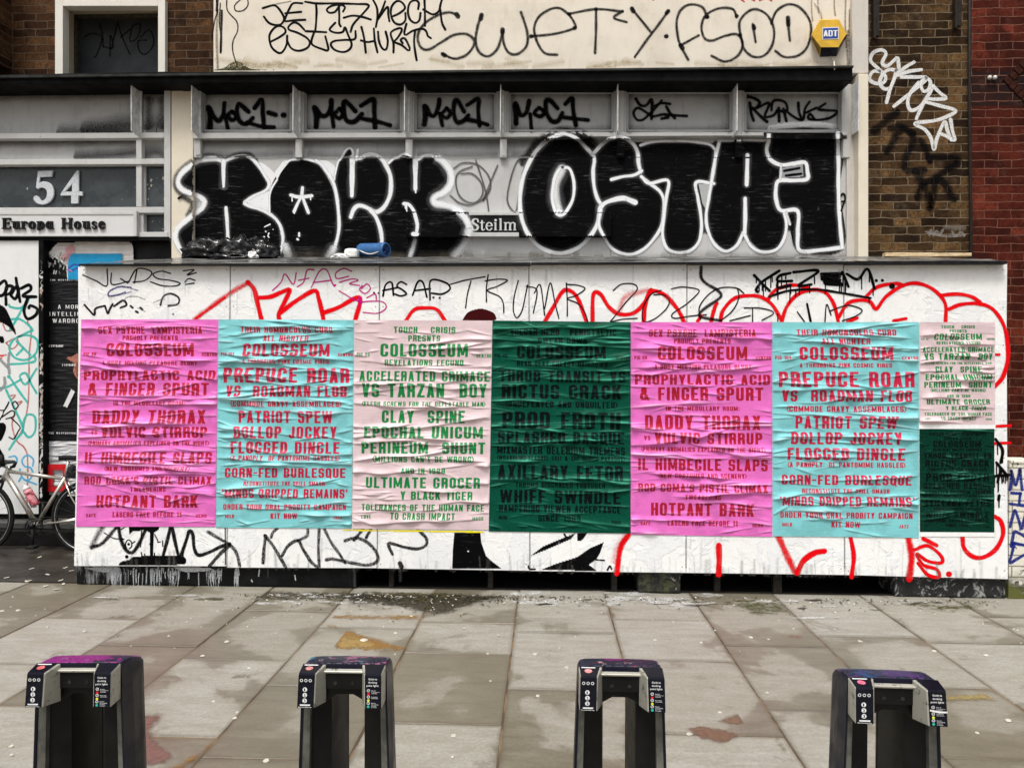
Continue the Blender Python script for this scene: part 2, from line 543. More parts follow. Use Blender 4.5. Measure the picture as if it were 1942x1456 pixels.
def glyph(ch, X, Y, s=.2, b=.15):
    """mask of a capital of height 1"""
    W = gwidth(ch)
    B = lambda *q: bar(X, Y, *q)
    ring = lambda x0, y0, x1, y1: rr(X, Y, x0, y0, x1, y1, .2) & ~rr(X, Y, x0 + s, y0 + b, x1 - s, y1 - b, .09)
    if ch == 'A':
        return dia(X, Y, s * .5, 0, W / 2, 1.06, s * .98) & (Y <= 1) | dia(X, Y, W - s * .5, 0, W / 2, 1.06, s * .98) & (Y <= 1) | B(W * .22, .18, W * .78, .18 + b * .9)
    if ch in 'BR':
        top = ring(0, .45, W, 1) | B(0, 0, s, 1) | B(0, 1 - b, W * .5, 1) | B(0, .45, W * .5, .45 + b)
        if ch == 'R':
            return top | B(W - s, 0, W, .40) | rr(X, Y, W * .4, .2, W, .45 + b, .15) & (Y > .38)
        return top | ring(0, 0, W, .45 + b) | B(0, 0, W * .5, b)
    if ch == 'P':
        return ring(0, .40, W, 1) | B(0, 0, s, 1) | B(0, 1 - b, W * .5, 1) | B(0, .40, W * .5, .40 + b)
    if ch == 'C':
        return ring(0, 0, W, 1) & ~B(W - s - .001, .38, W, .62)
    if ch == 'G':
        return ring(0, 0, W, 1) & ~B(W - s - .001, .50, W, .66) | B(W * .52, .38, W, .50)
    if ch == 'D':
        return rr(X, Y, -.3, 0, W, 1, .2) & (X >= 0) & ~(rr(X, Y, -.3, b, W - s, 1 - b, .09) & (X > s))
    if ch in 'O0':
        return ring(0, 0, W, 1)
    if ch == 'Q':
        return ring(0, 0, W, 1) | dia(X, Y, W * .62, .22, W * 1.0, -.1, s * .8)
    if ch == 'E':
        return B(0, 0, s, 1) | B(0, 0, W, b) | B(0, 1 - b, W, 1) | B(0, .44, W * .88, .44 + b * .9)
    if ch == 'F':
        return B(0, 0, s, 1) | B(0, 1 - b, W, 1) | B(0, .42, W * .88, .42 + b * .9)
    if ch == 'H':
        return B(0, 0, s, 1) | B(W - s, 0, W, 1) | B(0, .43, W, .43 + b)
    if ch == 'I':
        return B(0, 0, s, 1)
    if ch == 'J':
        return B(W - s, .2, W, 1) | ring(0, 0, W, .6) & ~((Y > .3) & (X < W - s)) | B(0, .2, s, .34)
    if ch == 'K':
        return B(0, 0, s, 1) | dia(X, Y, s * .8, .36, W - s * .4, 1, s * 1.1) | dia(X, Y, s * 1.35, .5, W - s * .45, 0, s * 1.1)
    if ch == 'L':
        return B(0, 0, s, 1) | B(0, 0, W, b)
    if ch == 'M':
        return B(0, 0, s * .9, 1) | B(W - s * .9, 0, W, 1) | dia(X, Y, s * .55, 1, W / 2, .12, s * .8) | dia(X, Y, W - s * .55, 1, W / 2, .12, s * .8)
    if ch == 'N':
        return B(0, 0, s * .9, 1) | B(W - s * .9, 0, W, 1) | dia(X, Y, s * .6, 1, W - s * .6, 0, s * .95)
    if ch == 'S':
        return ring(0, .43, W, 1) & ~B(W - s - .001, .43 + b, W, .68) & ~B(W * .72, .3, W, .5) | ring(0, 0, W, .43 + b) & ~B(0, .32, s + .001, .43)
    if ch == 'T':
        return B(0, 1 - b, W, 1) | B(W / 2 - s / 2, 0, W / 2 + s / 2, 1)
    if ch == 'U':
        return (ring(0, 0, W, 1.4) | B(0, .3, s, 1) | B(W - s, .3, W, 1)) & (Y <= 1)
    if ch == 'V':
        return dia(X, Y, s * .5, 1, W / 2, -.06, s) & (Y >= 0) | dia(X, Y, W - s * .5, 1, W / 2, -.06, s) & (Y >= 0)
    if ch == 'W':
        return (dia(X, Y, s * .45, 1, W * .28, -.05, s * .9) | dia(X, Y, W * .5, 1, W * .28, -.05, s * .8) | dia(X, Y, W * .5, 1, W * .72, -.05, s * .8) | dia(X, Y, W - s * .45, 1, W * .72, -.05, s * .9)) & (Y >= 0)
    if ch == 'X':
        return dia(X, Y, s * .5, 0, W - s * .5, 1, s * 1.05) | dia(X, Y, s * .5, 1, W - s * .5, 0, s * 1.05)
    if ch == 'Y':
        return dia(X, Y, s * .5, 1, W / 2, .36, s * .98) | dia(X, Y, W - s * .5, 1, W / 2, .36, s * .98) | B(W / 2 - s / 2, 0, W / 2 + s / 2, .45)
    if ch == 'Z':
        return B(0, 0, W, b) | B(0, 1 - b, W, 1) | dia(X, Y, s * .55, b * .5, W - s * .55, 1 - b * .5, s * 1.1)
    if ch == '1':
        return B(W - s, 0, W, 1) | dia(X, Y, 0.06, .72, W - s * .6, .98, .16)
    if ch == '2':
        return ring(0, .45, W, 1) & ~B(0, .45, s + .001, .7) & ~B(0, .4, W * .6, .6) | dia(X, Y, s * .6, b * .5, W - s * .5, .58, s) | B(0, 0, W, b)
    if ch == '3':
        return (ring(0, .43, W, 1) | ring(0, 0, W, .43 + b)) & ~B(0, .3, s + .001, .7)
    if ch == '4':
        return B(W - s * 1.3, 0, W - s * .3, 1) | B(0, .2, W, .2 + b) | dia(X, Y, s * .4, .25, W - s, 1, s * .8)
    if ch == '6':
        return ring(0, 0, W, .58) | ring(0, 0, W, 1) & ~B(W - s, .45, W, .7)
    if ch == '8':
        return ring(0, .43, W, 1) | ring(0, 0, W, .43 + b)
    if ch == '9':
        return ring(0, .42, W, 1) | ring(0, 0, W, 1) & ~B(0, .3, s, .55)
    if ch == '.':
        return B(0, 0, s, .17)
    if ch == ':':
        return B(0, .1, s, .28) | B(0, .55, s, .73)
    if ch == "'":
        return dia(X, Y, s * .35, .66, s * .5, 1, s * .75)
    if ch == '-':
        return B(0, .4, W, .4 + b)
    if ch == '(':
        return (np.abs(X - (.02 + 1.0 * (Y - .5) ** 2) - .08) < .075) & (Y > -.1) & (Y < 1.1)
    if ch == ')':
        return (np.abs(X - (W - .02 - 1.0 * (Y - .5) ** 2) + .08) < .075) & (Y > -.1) & (Y < 1.1)
    if ch == '&':
        return ring(.06, .5, .44, 1) | ring(0, 0, .5, .6) & ~B(.3, .4, .6, .5) | dia(X, Y, .16, .8, W - .07, 0, s)
    return np.zeros_like(X, bool)

def set_line(mask, text, x0, x1, z0, z1, step_x, step_z, s=.2, b=.15, gap=.13, fn=glyph, wfn=gwidth):
    """ink one line of type into mask (rows from the bottom), fitted to x0..x1 and z0..z1 in metres"""
    total = sum(wfn(c) for c in text) + gap * (len(text) - 1)
    h = z1 - z0
    k = (x1 - x0) / total
    x = x0
    for c in text:
        w = wfn(c) * k
        i0, i1 = int((x - .12 * k) / step_x), int((x + w + .12 * k) / step_x) + 2
        j0, j1 = int((z0 - .12 * h) / step_z), int((z1 + .12 * h) / step_z) + 2
        i0, j0 = max(0, i0), max(0, j0)
        i1, j1 = min(mask.shape[1], i1), min(mask.shape[0], j1)
        if i1 > i0 and j1 > j0:
            X, Y = np.meshgrid(((np.arange(i0, i1) + .5) * step_x - x) / k, ((np.arange(j0, j1) + .5) * step_z - z0) / h)
            mask[j0:j1, i0:i1] |= fn(c, X, Y, s, b)
        x += w + gap * k

def runs(mask, split):
    """(row, start, end) of every inked run, split at multiples of `split` columns"""
    out = []
    pad = np.zeros((mask.shape[0], 1), bool)
    d = np.diff(np.concatenate([pad, mask, pad], 1).astype(np.int8), axis=1)
    rs, ss = np.where(d == 1)
    _, es = np.where(d == -1)
    for r_, a, e in zip(rs, ss, es):
        while a < e:
            c = min(e, (a // split + 1) * split)
            out.append((r_, a, c))
            a = c
    return np.array(out, int).reshape(-1, 3)

# ------------------------------------------------------------------ pasted posters
def paper_mat(name, col, wear_highlight_col, patch=0.08, rough=0.5, spec=0.2):
    m = NT(name)
    at = m.n('ShaderNodeAttribute', attribute_name='wear_highlight')
    pa = m.ramp(m.noise(7, 5, 0.6), 0.45, 0.6)
    dk = tuple(x * (1 - patch * 2) for x in col[:3]) + (1,)
    c = m.mix(pa, col, dk)
    c = m.mix(m.ramp(m.noise(90, 3), 0.4, 0.75, 0, patch), c, wear_highlight_col)
    c = m.mix(at.outputs['Fac'], c, wear_highlight_col)
    m.bump(m.noise(30, 5, 0.65, stretch=(0.35, 1, 2.6)), 0.35, 0.006)
    return m.out(c, m.ramp(m.noise(5, 4), 0.35, 0.65, rough - 0.1, rough + 0.12), 0, spec)

def crease_field(w, h, nx, nz, seed, density):
    rg = np.random.default_rng(seed)
    X, Z = np.meshgrid(np.linspace(0, w, nx), np.linspace(0, h, nz))
    H = np.zeros_like(X)
    Wr = np.zeros_like(X)
    n_big, n_small = int(30 * density), int(95 * density)
    for i in range(n_big + n_small):
        big = i < n_big
        ln = rg.uniform(.3, 1.15) * w if big else rg.uniform(.08, .4) * w
        xc = rg.uniform(-.05, 1.05) * w
        zc0 = rg.uniform(0.01, .99) * h
        sl = rg.normal(0, .07 if big else .15)
        amp = rg.uniform(.012, .028) if big else rg.uniform(.004, .011)
        wd = rg.uniform(.0085, .0155) if big else rg.uniform(.005, .0085)
        k, ph, wob = rg.uniform(4, 16), rg.uniform(0, 6.28), rg.uniform(.001, .012)
        u = (X - xc) / (ln / 2)
        env = np.clip(1 - np.abs(u), 0, 1)
        env = np.clip(env * 1.6, 0, 1) * (0.65 + .35 * np.sin(X * k * 2.3 + ph))
        zc = zc0 + sl * (X - xc) + wob * np.sin(k * X + ph)
        d = Z - zc
        # a pleat: gentle above, undercut below
        g = np.where(d > 0, np.exp(-(d / (wd * 2.1)) ** 2), np.exp(-(d / (wd * .5)) ** 2))
        H += amp * env * g
        Wr = np.maximum(Wr, env * np.exp(-((d - wd * .35) / (wd * .62)) ** 2) * (1.0 if big else .6) * rg.uniform(.2, 1))  # pale band on each crest: rubbed paper plus a painted fold highlight
    H += .0012 * np.sin(X * 9 + seed) * np.sin(Z * 31 + seed)
    edge = np.minimum(np.minimum(X, w - X), np.minimum(Z, h - Z))
    H *= np.clip(edge / .012, .15, 1)
    return H, np.clip(Wr, 0, 1)

STEP_X, STEP_Z = .001, .0016
def poster(label, quad, design, size, seed, density=1.0, wear_highlight=.72, lift=.005, group='posters pasted along the hoarding'):
    """quad: pixel corners TL TR BR BL on the hoarding; design: colours and lines in a unit square (v from the top)"""
    tl, tr, br, bl = [P(x, y, YH) for x, y in quad]
    w, h = size
    nx, nz = max(20, int(w / .009)), max(40, int(h / .0031))
    H, Wr = crease_field(w, h, nx, nz, seed, density)
    root = empty('poster', tuple((bl + br) / 2), label, 'poster', group)
    def place(U, V, D):
        # U, V in 0..1 from bottom-left, D outwards
        B = bl[None] + (br - bl)[None] * U[:, None]
        T = tl[None] + (tr - tl)[None] * U[:, None]
        q = B + (T - B) * V[:, None]
        q[:, 1] -= D
        return q
    U, V = np.meshgrid(np.linspace(0, 1, nx), np.linspace(0, 1, nz))
    q = place(U.ravel(), V.ravel(), H.ravel() + lift)
    idx = np.arange(nx * nz).reshape(nz, nx)
    F = np.stack([idx[:-1, :-1], idx[:-1, 1:], idx[1:, 1:], idx[1:, :-1]], -1).reshape(-1, 4)
    mb = MB(); mb.v = q.tolist(); mb.f = F.tolist()
    o = mb.build('paper', design['paper'], root, smooth=True, fix=False)
    a = o.data.attributes.new('wear_highlight', 'FLOAT', 'POINT')
    a.data.foreach_set('value', (Wr.ravel() * wear_highlight).astype('f'))
    # ink
    sx, sz = STEP_X * min(1, w), STEP_Z * min(1, w)
    mask = np.zeros((int(h / sz), int(w / sx)), bool)
    for (txt, u0, u1, v0, v1) in design['lines']:
        set_line(mask, txt, u0 * w, u1 * w, (1 - v1) * h, (1 - v0) * h, sx, sz, design.get('s', .2), design.get('b', .15))
    # along folds the ink is lost to rubbing and a painted highlight
    rg = np.random.default_rng(seed + 99)
    r_ = runs(mask, 9)
    if len(r_):
        x0, x1 = r_[:, 1] * sx / w, r_[:, 2] * sx / w
        z0, z1 = r_[:, 0] * sz / h, (r_[:, 0] + 1) * sz / h
        x1, z1 = np.minimum(x1, 1), np.minimum(z1, 1)
        def samp(A, u, v):
            fu, fv = u * (nx - 1), v * (nz - 1)
            i, j = np.minimum(fu.astype(int), nx - 2), np.minimum(fv.astype(int), nz - 2)
            a_, b_ = fu - i, fv - j
            return (A[j, i] * (1 - a_) + A[j, i + 1] * a_) * (1 - b_) + (A[j + 1, i] * (1 - a_) + A[j + 1, i + 1] * a_) * b_
        n = len(r_)
        UU = np.stack([x0, x1, x1, x0], 1).ravel()
        VV = np.stack([z0, z0, z1, z1], 1).ravel()
        D = samp(H, UU, VV)
        q = place(UU, VV, D + lift + .0009)
        mb = MB(); mb.v = q.tolist(); mb.f = np.arange(4 * n).reshape(n, 4).tolist()
        t = mb.build('lettering', design['ink'], root, smooth=False, fix=False)
        a = t.data.attributes.new('wear_highlight', 'FLOAT', 'POINT')
        a.data.foreach_set('value', (samp(Wr, UU, VV) * wear_highlight * 1.5).clip(0, .9).astype('f'))
    return root

def design(paper, ink, box_top, box_bot, y0, y1, rows, **kw):
    """rows: text, x0, x1, y0, y1 in the enlargement; box_top/box_bot: the sheet's left and right there"""
    out = []
    for (t, a, b, c, d) in rows:
        f = ((c + d) / 2 - y0) / (y1 - y0)
        L = box_top[0] + (box_bot[0] - box_top[0]) * f
        Rr = box_top[1] + (box_bot[1] - box_top[1]) * f
        out.append((t, (a - L) / (Rr - L), (b - L) / (Rr - L), (c - y0) / (y1 - y0), (d - y0) / (y1 - y0)))
    return dict(paper=paper, ink=ink, lines=out, **kw)

YH = 5.56          # front of the hoarding
YF = 7.10          # building line
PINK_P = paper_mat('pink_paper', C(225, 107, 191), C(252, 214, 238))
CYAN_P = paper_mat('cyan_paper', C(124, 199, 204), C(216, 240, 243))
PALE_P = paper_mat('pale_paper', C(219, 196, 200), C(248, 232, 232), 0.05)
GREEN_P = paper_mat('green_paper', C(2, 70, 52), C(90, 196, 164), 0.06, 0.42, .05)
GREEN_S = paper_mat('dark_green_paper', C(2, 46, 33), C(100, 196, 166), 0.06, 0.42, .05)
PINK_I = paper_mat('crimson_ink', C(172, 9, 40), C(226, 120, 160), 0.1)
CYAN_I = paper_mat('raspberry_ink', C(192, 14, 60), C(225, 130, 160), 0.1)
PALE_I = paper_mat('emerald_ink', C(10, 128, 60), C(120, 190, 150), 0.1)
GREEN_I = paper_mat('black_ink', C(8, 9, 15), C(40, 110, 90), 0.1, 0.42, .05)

D_PINK = design(PINK_P, PINK_I, (50, 955), (20, 930), 55, 1415, [
    ('SEX PSYCHE  LAMPISTERIA', 165, 848, 102, 148), ('PROUDLY PRESENTS', 325, 688, 160, 192), ('COLOSSEUM', 220, 793, 210, 295),
    ('PIG 88', 68, 150, 270, 293), ('CENTRO', 845, 943, 272, 295), ('A BODY MELTING PLEASURE BLURT', 195, 815, 325, 354),
    ('PROPHYLACTIC ACID', 70, 935, 388, 452), ('& FINGER SPURT', 100, 890, 470, 553), ('IN THE MEDULLARY ROOM:', 265, 738, 590, 618),
    ('DADDY THORAX', 128, 868, 648, 738), ('VS', 120, 160, 780, 808), ('VULVIC STIRRUP', 188, 878, 758, 830),
    ('(PRIMARY ANOMALIES EXPLAINED ON THE NIGHT)', 98, 892, 851, 880), ('IL HIMBECILE SLAPS', 78, 910, 925, 1000),
    ('(NEW COSTUMES AND SCENERY)', 205, 775, 1018, 1048), ("ROD COMA'S PISTIL CLIMAX", 75, 905, 1085, 1137), ('TWEASERING', 375, 607, 1155, 1185),
    ('HOTPANT BARK', 155, 815, 1208, 1290), ('SAFE', 85, 150, 1330, 1352), ('LASERS FREE BEFORE 11', 260, 710, 1318, 1352), ('HERS', 805, 873, 1333, 1355)])
D_CYAN = design(CYAN_P, CYAN_I, (955, 1845), (930, 1832), 55, 1422, [
    ('THEIR HOMUNCULUS CURD', 1100, 1707, 102, 140), ('ALL NIGHTER', 1252, 1550, 158, 197), ('COLOSSEUM', 1118, 1685, 212, 295),
    ('PIG 101', 968, 1062, 270, 292), ('CENTRO', 1740, 1837, 272, 293), ('A THROBBING PINK COSMIC VIRUS', 1118, 1680, 315, 343),
    ('PREPUCE ROAR', 987, 1815, 370, 467), ('VS  ROADMAN FLOB', 1005, 1798, 487, 560), ('(COMMODE GRAVY ASSEMBLAGES)', 1030, 1765, 588, 625),
    ('PATRIOT SPEW', 1085, 1705, 652, 732), ('DOLLOP JOCKEY', 1055, 1733, 755, 832), ('FLOGGED DINGLE', 1032, 1753, 855, 932),
    ('(A PANOPLY  OF PANTOMIME HASSLES)', 1030, 1755, 946, 978), ('CORN-FED BURLESQUE', 992, 1790, 1028, 1090), ('RECONSTITUTE THE DRILL SMASH', 1118, 1655, 1115, 1143),
    ("'MINDS DRIPPED REMAINS'", 975, 1805, 1165, 1225), ('ORDER YOUR ORAL PROBITY CAMPAIGN', 980, 1795, 1265, 1303), ('KIT NOW', 1295, 1472, 1325, 1362),
    ('MILK', 992, 1053, 1335, 1358), ('JAZZ', 1710, 1770, 1340, 1362)])
D_PALE = design(PALE_P, PALE_I, (40, 925), (30, 903), 55, 1395, [
    ('TOUCH', 295, 447, 97, 136), ('CRISIS', 532, 690, 97, 136), ('PRESNTS', 388, 593, 152, 190), ('COLOSSEUM', 210, 770, 205, 288),
    ('PIG 23', 58, 140, 264, 288), ('CENTRO', 825, 918, 268, 292), ('REVELATIONS FECUND', 238, 742, 307, 346), ('ACCELERATED GRIMACE', 75, 908, 380, 445),
    ('VS TARZAN  BOY', 92, 890, 460, 548), ('(FLESH SCREWS FOR THE DEFLATABLE MAN)', 92, 882, 576, 605), ('CLAY  SPINE', 220, 750, 633, 712),
    ('EPOCHAL UNICUM', 108, 865, 735, 810), ('PERINEUM  SHUNT', 90, 880, 835, 910), ("(MILLIONS CAN'T BE WRONG)", 160, 810, 925, 965),
    ('AND IN 1988', 345, 625, 1002, 1038), ('ULTIMATE GROCER', 118, 847, 1062, 1130), ('Y BLACK TIGER', 340, 800, 1152, 1205),
    ('TOLERANCES OF THE HUMAN FACE', 90, 873, 1235, 1277), ('TO CRASH IMPACT', 275, 688, 1290, 1333), ('LOVE', 90, 152, 1305, 1328), ('MASS', 800, 868, 1312, 1335)])
D_GREEN = design(GREEN_P, GREEN_I, (927, 1812), (903, 1812), 62, 1422, [
    ('VULGAR HERD   PERISTALTIC', 1042, 1720, 112, 152), ('SWEAR DOWN', 1220, 1533, 168, 205), ('COLOSSEUM', 1085, 1652, 218, 303),
    ('PIG 40', 940, 1022, 275, 298), ('CENTRO', 1715, 1806, 284, 305), ('REAR SEAT GREASY RAINBOWS', 1085, 1665, 318, 353),
    ('THROB TRANSIT VS', 972, 1778, 378, 452), ('RICTUS CRACK', 988, 1750, 470, 560), ('(UNDEFEATED AND UNQUILTED)', 1010, 1730, 577, 616),
    ('PROD FROTH', 992, 1745, 645, 755), ('SPLASHED BASQUE', 962, 1770, 772, 850), ('MIXMASTER DELERIUM TREMENS', 957, 1775, 868, 918),
    ('(WRANGLING FLANNEL GRIT & THE SLUICE PARADOX)', 955, 1775, 929, 958), ('AXILLARY FETOR', 962, 1762, 990, 1082), ('THRUMS DISGRACED YOUTUBER', 1075, 1650, 1100, 1133),
    ('WHIFF SWINDLE', 975, 1748, 1150, 1235), ('HAMPERING VIEWER ACCEPTANCE', 970, 1748, 1248, 1293), ('SINCE 1989', 1222, 1492, 1310, 1352),
    ('NOW', 968, 1023, 1320, 1343), ('THIS', 1690, 1748, 1340, 1362)])
D_GREEN_SMALL = dict(D_GREEN, paper=GREEN_S)

SIZE = (1.016, 1.524)
def make_posters():
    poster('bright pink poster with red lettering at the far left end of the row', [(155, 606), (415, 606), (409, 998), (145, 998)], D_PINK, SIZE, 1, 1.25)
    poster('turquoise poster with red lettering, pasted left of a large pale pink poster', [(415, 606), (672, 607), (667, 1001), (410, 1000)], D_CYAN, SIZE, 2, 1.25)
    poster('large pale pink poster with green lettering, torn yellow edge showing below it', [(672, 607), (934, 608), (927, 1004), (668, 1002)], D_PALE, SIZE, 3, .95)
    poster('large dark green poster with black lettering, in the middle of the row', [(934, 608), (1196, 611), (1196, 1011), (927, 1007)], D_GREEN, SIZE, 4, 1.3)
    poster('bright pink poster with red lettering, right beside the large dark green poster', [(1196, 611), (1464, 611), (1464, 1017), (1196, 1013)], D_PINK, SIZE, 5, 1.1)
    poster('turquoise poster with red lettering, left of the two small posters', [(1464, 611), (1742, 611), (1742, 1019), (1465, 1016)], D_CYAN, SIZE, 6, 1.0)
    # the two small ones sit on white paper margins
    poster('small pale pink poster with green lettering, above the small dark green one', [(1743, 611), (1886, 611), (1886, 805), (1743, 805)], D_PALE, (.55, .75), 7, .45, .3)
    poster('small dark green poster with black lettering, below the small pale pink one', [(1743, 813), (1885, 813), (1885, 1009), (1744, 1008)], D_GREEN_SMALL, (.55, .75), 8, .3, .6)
# ------------------------------------------------------------------ setting: ground
BROWN_BRICK = brick_mat('brown_brick', (0.020, 0.012, 0.008, 1), (0.082, 0.045, 0.020, 1), (0.190, 0.108, 0.046, 1), (0.20, 0.155, 0.10, 1))
OLD_BRICK = brick_mat('old_brick', (0.026, 0.013, 0.008, 1), (0.078, 0.036, 0.016, 1), (0.130, 0.064, 0.028, 1), (0.115, 0.085, 0.058, 1), 0.225, 0.075)
CREAM = painted('cream_render', C(228, 219, 200), C(150, 138, 110), 0.30, 0.75)
PALE_WALL = painted('pale_render', C(228, 220, 205), C(150, 132, 112), 0.62, 0.8, (3, 3, 1.0))
GREY = painted('grey_paint', C(181, 182, 182), C(40, 38, 36), 0.75, 0.5, (5, 5, 1.0), 0.015)
GREY_RAIL = painted('grey_rail_paint', C(200, 200, 198), C(74, 71, 66), 0.5, 0.5, (5, 5, 1.5), 0.02)
BOARD = painted('grey_board_paint', C(196, 196, 195), C(104, 101, 95), 0.5, 0.55)
DARKTRIM = plain('black_trim', (0.0055, 0.0055, 0.006, 1), 0.6, 0.5, 12, 0.1, 0, 0.07)
BLACKWALL = plain('black_wall_paint', (0.0075, 0.0075, 0.008, 1), 0.5, 0.5, 9, 0.1)
WHITE_FRAME = painted('white_frame_paint', C(224, 221, 212), C(120, 108, 84), 0.3, 0.6)
STEEL = plain('grey_steel', C(222, 222, 220), 0.42, 0.2, 18, 0.06, 0.0)

def slab_mat():
    m = NT('york_stone')
    at = m.n('ShaderNodeAttribute', attribute_name='paint')
    sp = m.n('ShaderNodeSeparateColor'); m.l(at.outputs['Color'], sp.inputs[0])
    u, v, r = sp.outputs[0], sp.outputs[1], sp.outputs[2]
    ed = m.math('MINIMUM', m.math('MINIMUM', u, m.math('SUBTRACT', 1.0, u)), m.math('MINIMUM', v, m.math('SUBTRACT', 1.0, v)))
    big = m.noise(0.95, 9, 0.60, dist=0.35)
    wet = m.math('ADD', big, m.math('MULTIPLY', m.math('SUBTRACT', 0.20, ed), 0.34))
    wet = m.math('ADD', wet, m.math('MULTIPLY', m.math('SUBTRACT', r, 0.5), 0.30))
    damp = m.math('ADD', m.ramp(wet, 0.522, 0.556, 0, .55), m.ramp(wet, 0.45, 0.65, 0, .45))
    damp2 = m.ramp(m.noise(2.2, 8, 0.65, dist=0.6), 0.58, 0.66)
    grain = m.noise(55, 5, 0.75)
    veins = m.noise(9, 5, 0.65, stretch=(0.5, 1.6, 1), dist=0.5)
    dry = m.mix(m.ramp(veins, 0.3, 0.7), (0.370, 0.355, 0.312, 1), (0.295, 0.276, 0.226, 1))
    dmp = m.mix(m.ramp(veins, 0.3, 0.7), (0.205, 0.184, 0.134, 1), (0.138, 0.120, 0.084, 1))
    c = m.mix(damp, dry, dmp)
    c = m.mix(m.math('MULTIPLY', damp2, 0.45), c, (0.105, 0.086, 0.058, 1))
    c = m.mix(m.ramp(r, 0.1, 1.0, 0, 0.45), c, (0.17, 0.145, 0.098, 1))
    c = m.mix(m.ramp(ed, 0.0, 0.035, 0.35, 0), c, (0.08, 0.062, 0.040, 1))
    c = m.mix(m.ramp(grain, 0.30, 0.70, 0.30, 0.0), c, (0.07, 0.065, 0.055, 1))
    c = m.mix(m.ramp(m.noise(150, 2, .8), 0.62, 0.75, 0, 0.35), c, (0.06, 0.055, 0.045, 1))
    m.bump(m.math('ADD', m.math('MULTIPLY', grain, 0.5), veins), 0.35, 0.006)
    ro = m.math('SUBTRACT', 0.72, m.math('MULTIPLY', damp, 0.36))
    return m.out(c, ro, 0, 0.4)

gr = MB()
gr.box(-40, 40, -30, 40, -0.30, -0.0055)
m = NT('joint_dirt'); m.bump(m.noise(60, 4), .5, .01)
JOINT = m.out(m.mix(m.ramp(m.noise(5), .4, .6), (0.085, 0.054, 0.030, 1), (0.20, 0.128, 0.068, 1)), 0.9)
gr.build('ground', JOINT, kind='structure')

LX = [G(*p)[0] for p in [(0, 1209), (348, 1125), (504, 1125), (661, 1125), (815, 1140), (980, 1155), (1150, 1135), (1319, 1141), (1486, 1146), (1683, 1166), (1830, 1148)]]
ROWS = [[(40, 1129), (40, 1170)], [(170, 1222), (60, 1338)], [(360, 1155), (240, 1246)], [(510, 1187), (380, 1296)], [(715, 1177), (660, 1234), (500, 1364)],
        [(880, 1196), (850, 1303)], [(1070, 1172), (1070, 1248), (1070, 1386)], [(1280, 1221), (1330, 1343)], [(1450, 1203), (1500, 1297), (1580, 1431)], [(1630, 1215), (1800, 1330)], [(1770, 1168), (1900, 1258)]]
xs = [LX[0] - .64 * k for k in range(6, 0, -1)] + LX + [LX[-1] + .64 * k for k in range(1, 7)]
sm = MB()
SLABS = []
for k in range(len(xs) - 1):
    kk = k - 6
    ys = [5.64]
    if 0 <= kk < len(ROWS):
        ys += [G(*p)[1] for p in ROWS[kk]]
    else:
        ys += [5.64 - random.uniform(.3, .8)]
    while ys[-1] > -2.5:
        ys.append(ys[-1] - random.uniform(.62, .95))
    for j in range(len(ys) - 1):
        SLABS.append((xs[k], xs[k + 1], ys[j + 1], ys[j]))
for (x0, x1, y0, y1) in SLABS:
    g, ch = .0040, .0030
    r = random.random()
    dz = random.uniform(-.003, .0015)
    tl_ = random.uniform(-.002, .002)
    a = [(x0 + g, y0 + g), (x1 - g, y0 + g), (x1 - g, y1 - g), (x0 + g, y1 - g)]
    b = [(x0 + g + ch, y0 + g + ch), (x1 - g - ch, y0 + g + ch), (x1 - g - ch, y1 - g - ch), (x0 + g + ch, y1 - g - ch)]
    n0 = len(sm.v)
    vs = [(x, y, -.009) for x, y in a] + [(x, y, dz - .004) for x, y in a] + [(x, y, dz + (tl_ if i in (1, 2) else 0)) for i, (x, y) in enumerate(b)]
    fs = [(8, 9, 10, 11)]
    for i in range(4):
        j = (i + 1) % 4
        fs += [(i, j, 4 + j, 4 + i), (4 + i, 4 + j, 8 + j, 8 + i)]
    sm.add(vs, fs)
    uv = [(0, 0), (1, 0), (1, 1), (0, 1)] * 3
    sm.c.extend([(u, v, r, 1) for u, v in uv])
pavement = sm.build('pavement', slab_mat(), kind='structure', fix=False)

# stains soaked into the stone
st = Tag('ground')
OCH, PUR, RST, GRN = C(150, 108, 40), C(128, 92, 84), C(140, 78, 42), C(88, 92, 40)
st.at(0, 1080, 1.982)
st.fill(OCH, '1250,165 1592,165 1578,192 1228,190', a=.8, feather=20, smooth=False)
st.fill(OCH, '1212,200 1260,203 1300,218 1400,245 1530,285 1515,308 1260,306 1240,260', a=.62, feather=20)
st.fill(C(170, 140, 80), '1235,225 1290,235 1400,262 1420,300 1262,303 1250,260', a=.6, feather=20)
st.fill(PUR, '508,545 560,540 610,552 590,600 600,640 660,690 640,720 560,745 385,745 385,600', a=.62, feather=20)
st.fill(C(140, 102, 48), '870,578 880,585 700,745 560,745 640,735 720,690 800,630', a=.7, feather=20)
st.fill(RST, '505,450 540,430 555,425 560,432 510,455', a=.5, feather=20)
st.fill(C(120, 108, 80), '385,170 450,158 520,165 500,188 420,190', a=.4, feather=20)
st.fill(C(120, 108, 84), '845,405 900,385 960,375 1020,380 1000,395 940,410 880,415', a=.55, feather=20)
st.fill(C(110, 104, 84), '925,300 960,294 990,300 960,310', a=.5, feather=20).fill(C(112, 104, 84), '860,235 940,225 990,228 930,245', a=.45, feather=20)
st.at(960, 1080, 1.978)
st.fill(C(122, 92, 72), '655,592 720,580 800,590 870,610 880,630 840,650 770,652 700,625', a=.75, feather=20)
st.fill(C(126, 98, 78), '770,570 830,540 850,530 920,540 905,560 920,580 850,585', a=.65, feather=20)
st.fill(C(128, 98, 74), '800,508 880,498 940,510 950,522 880,520 820,525', a=.55, feather=20)
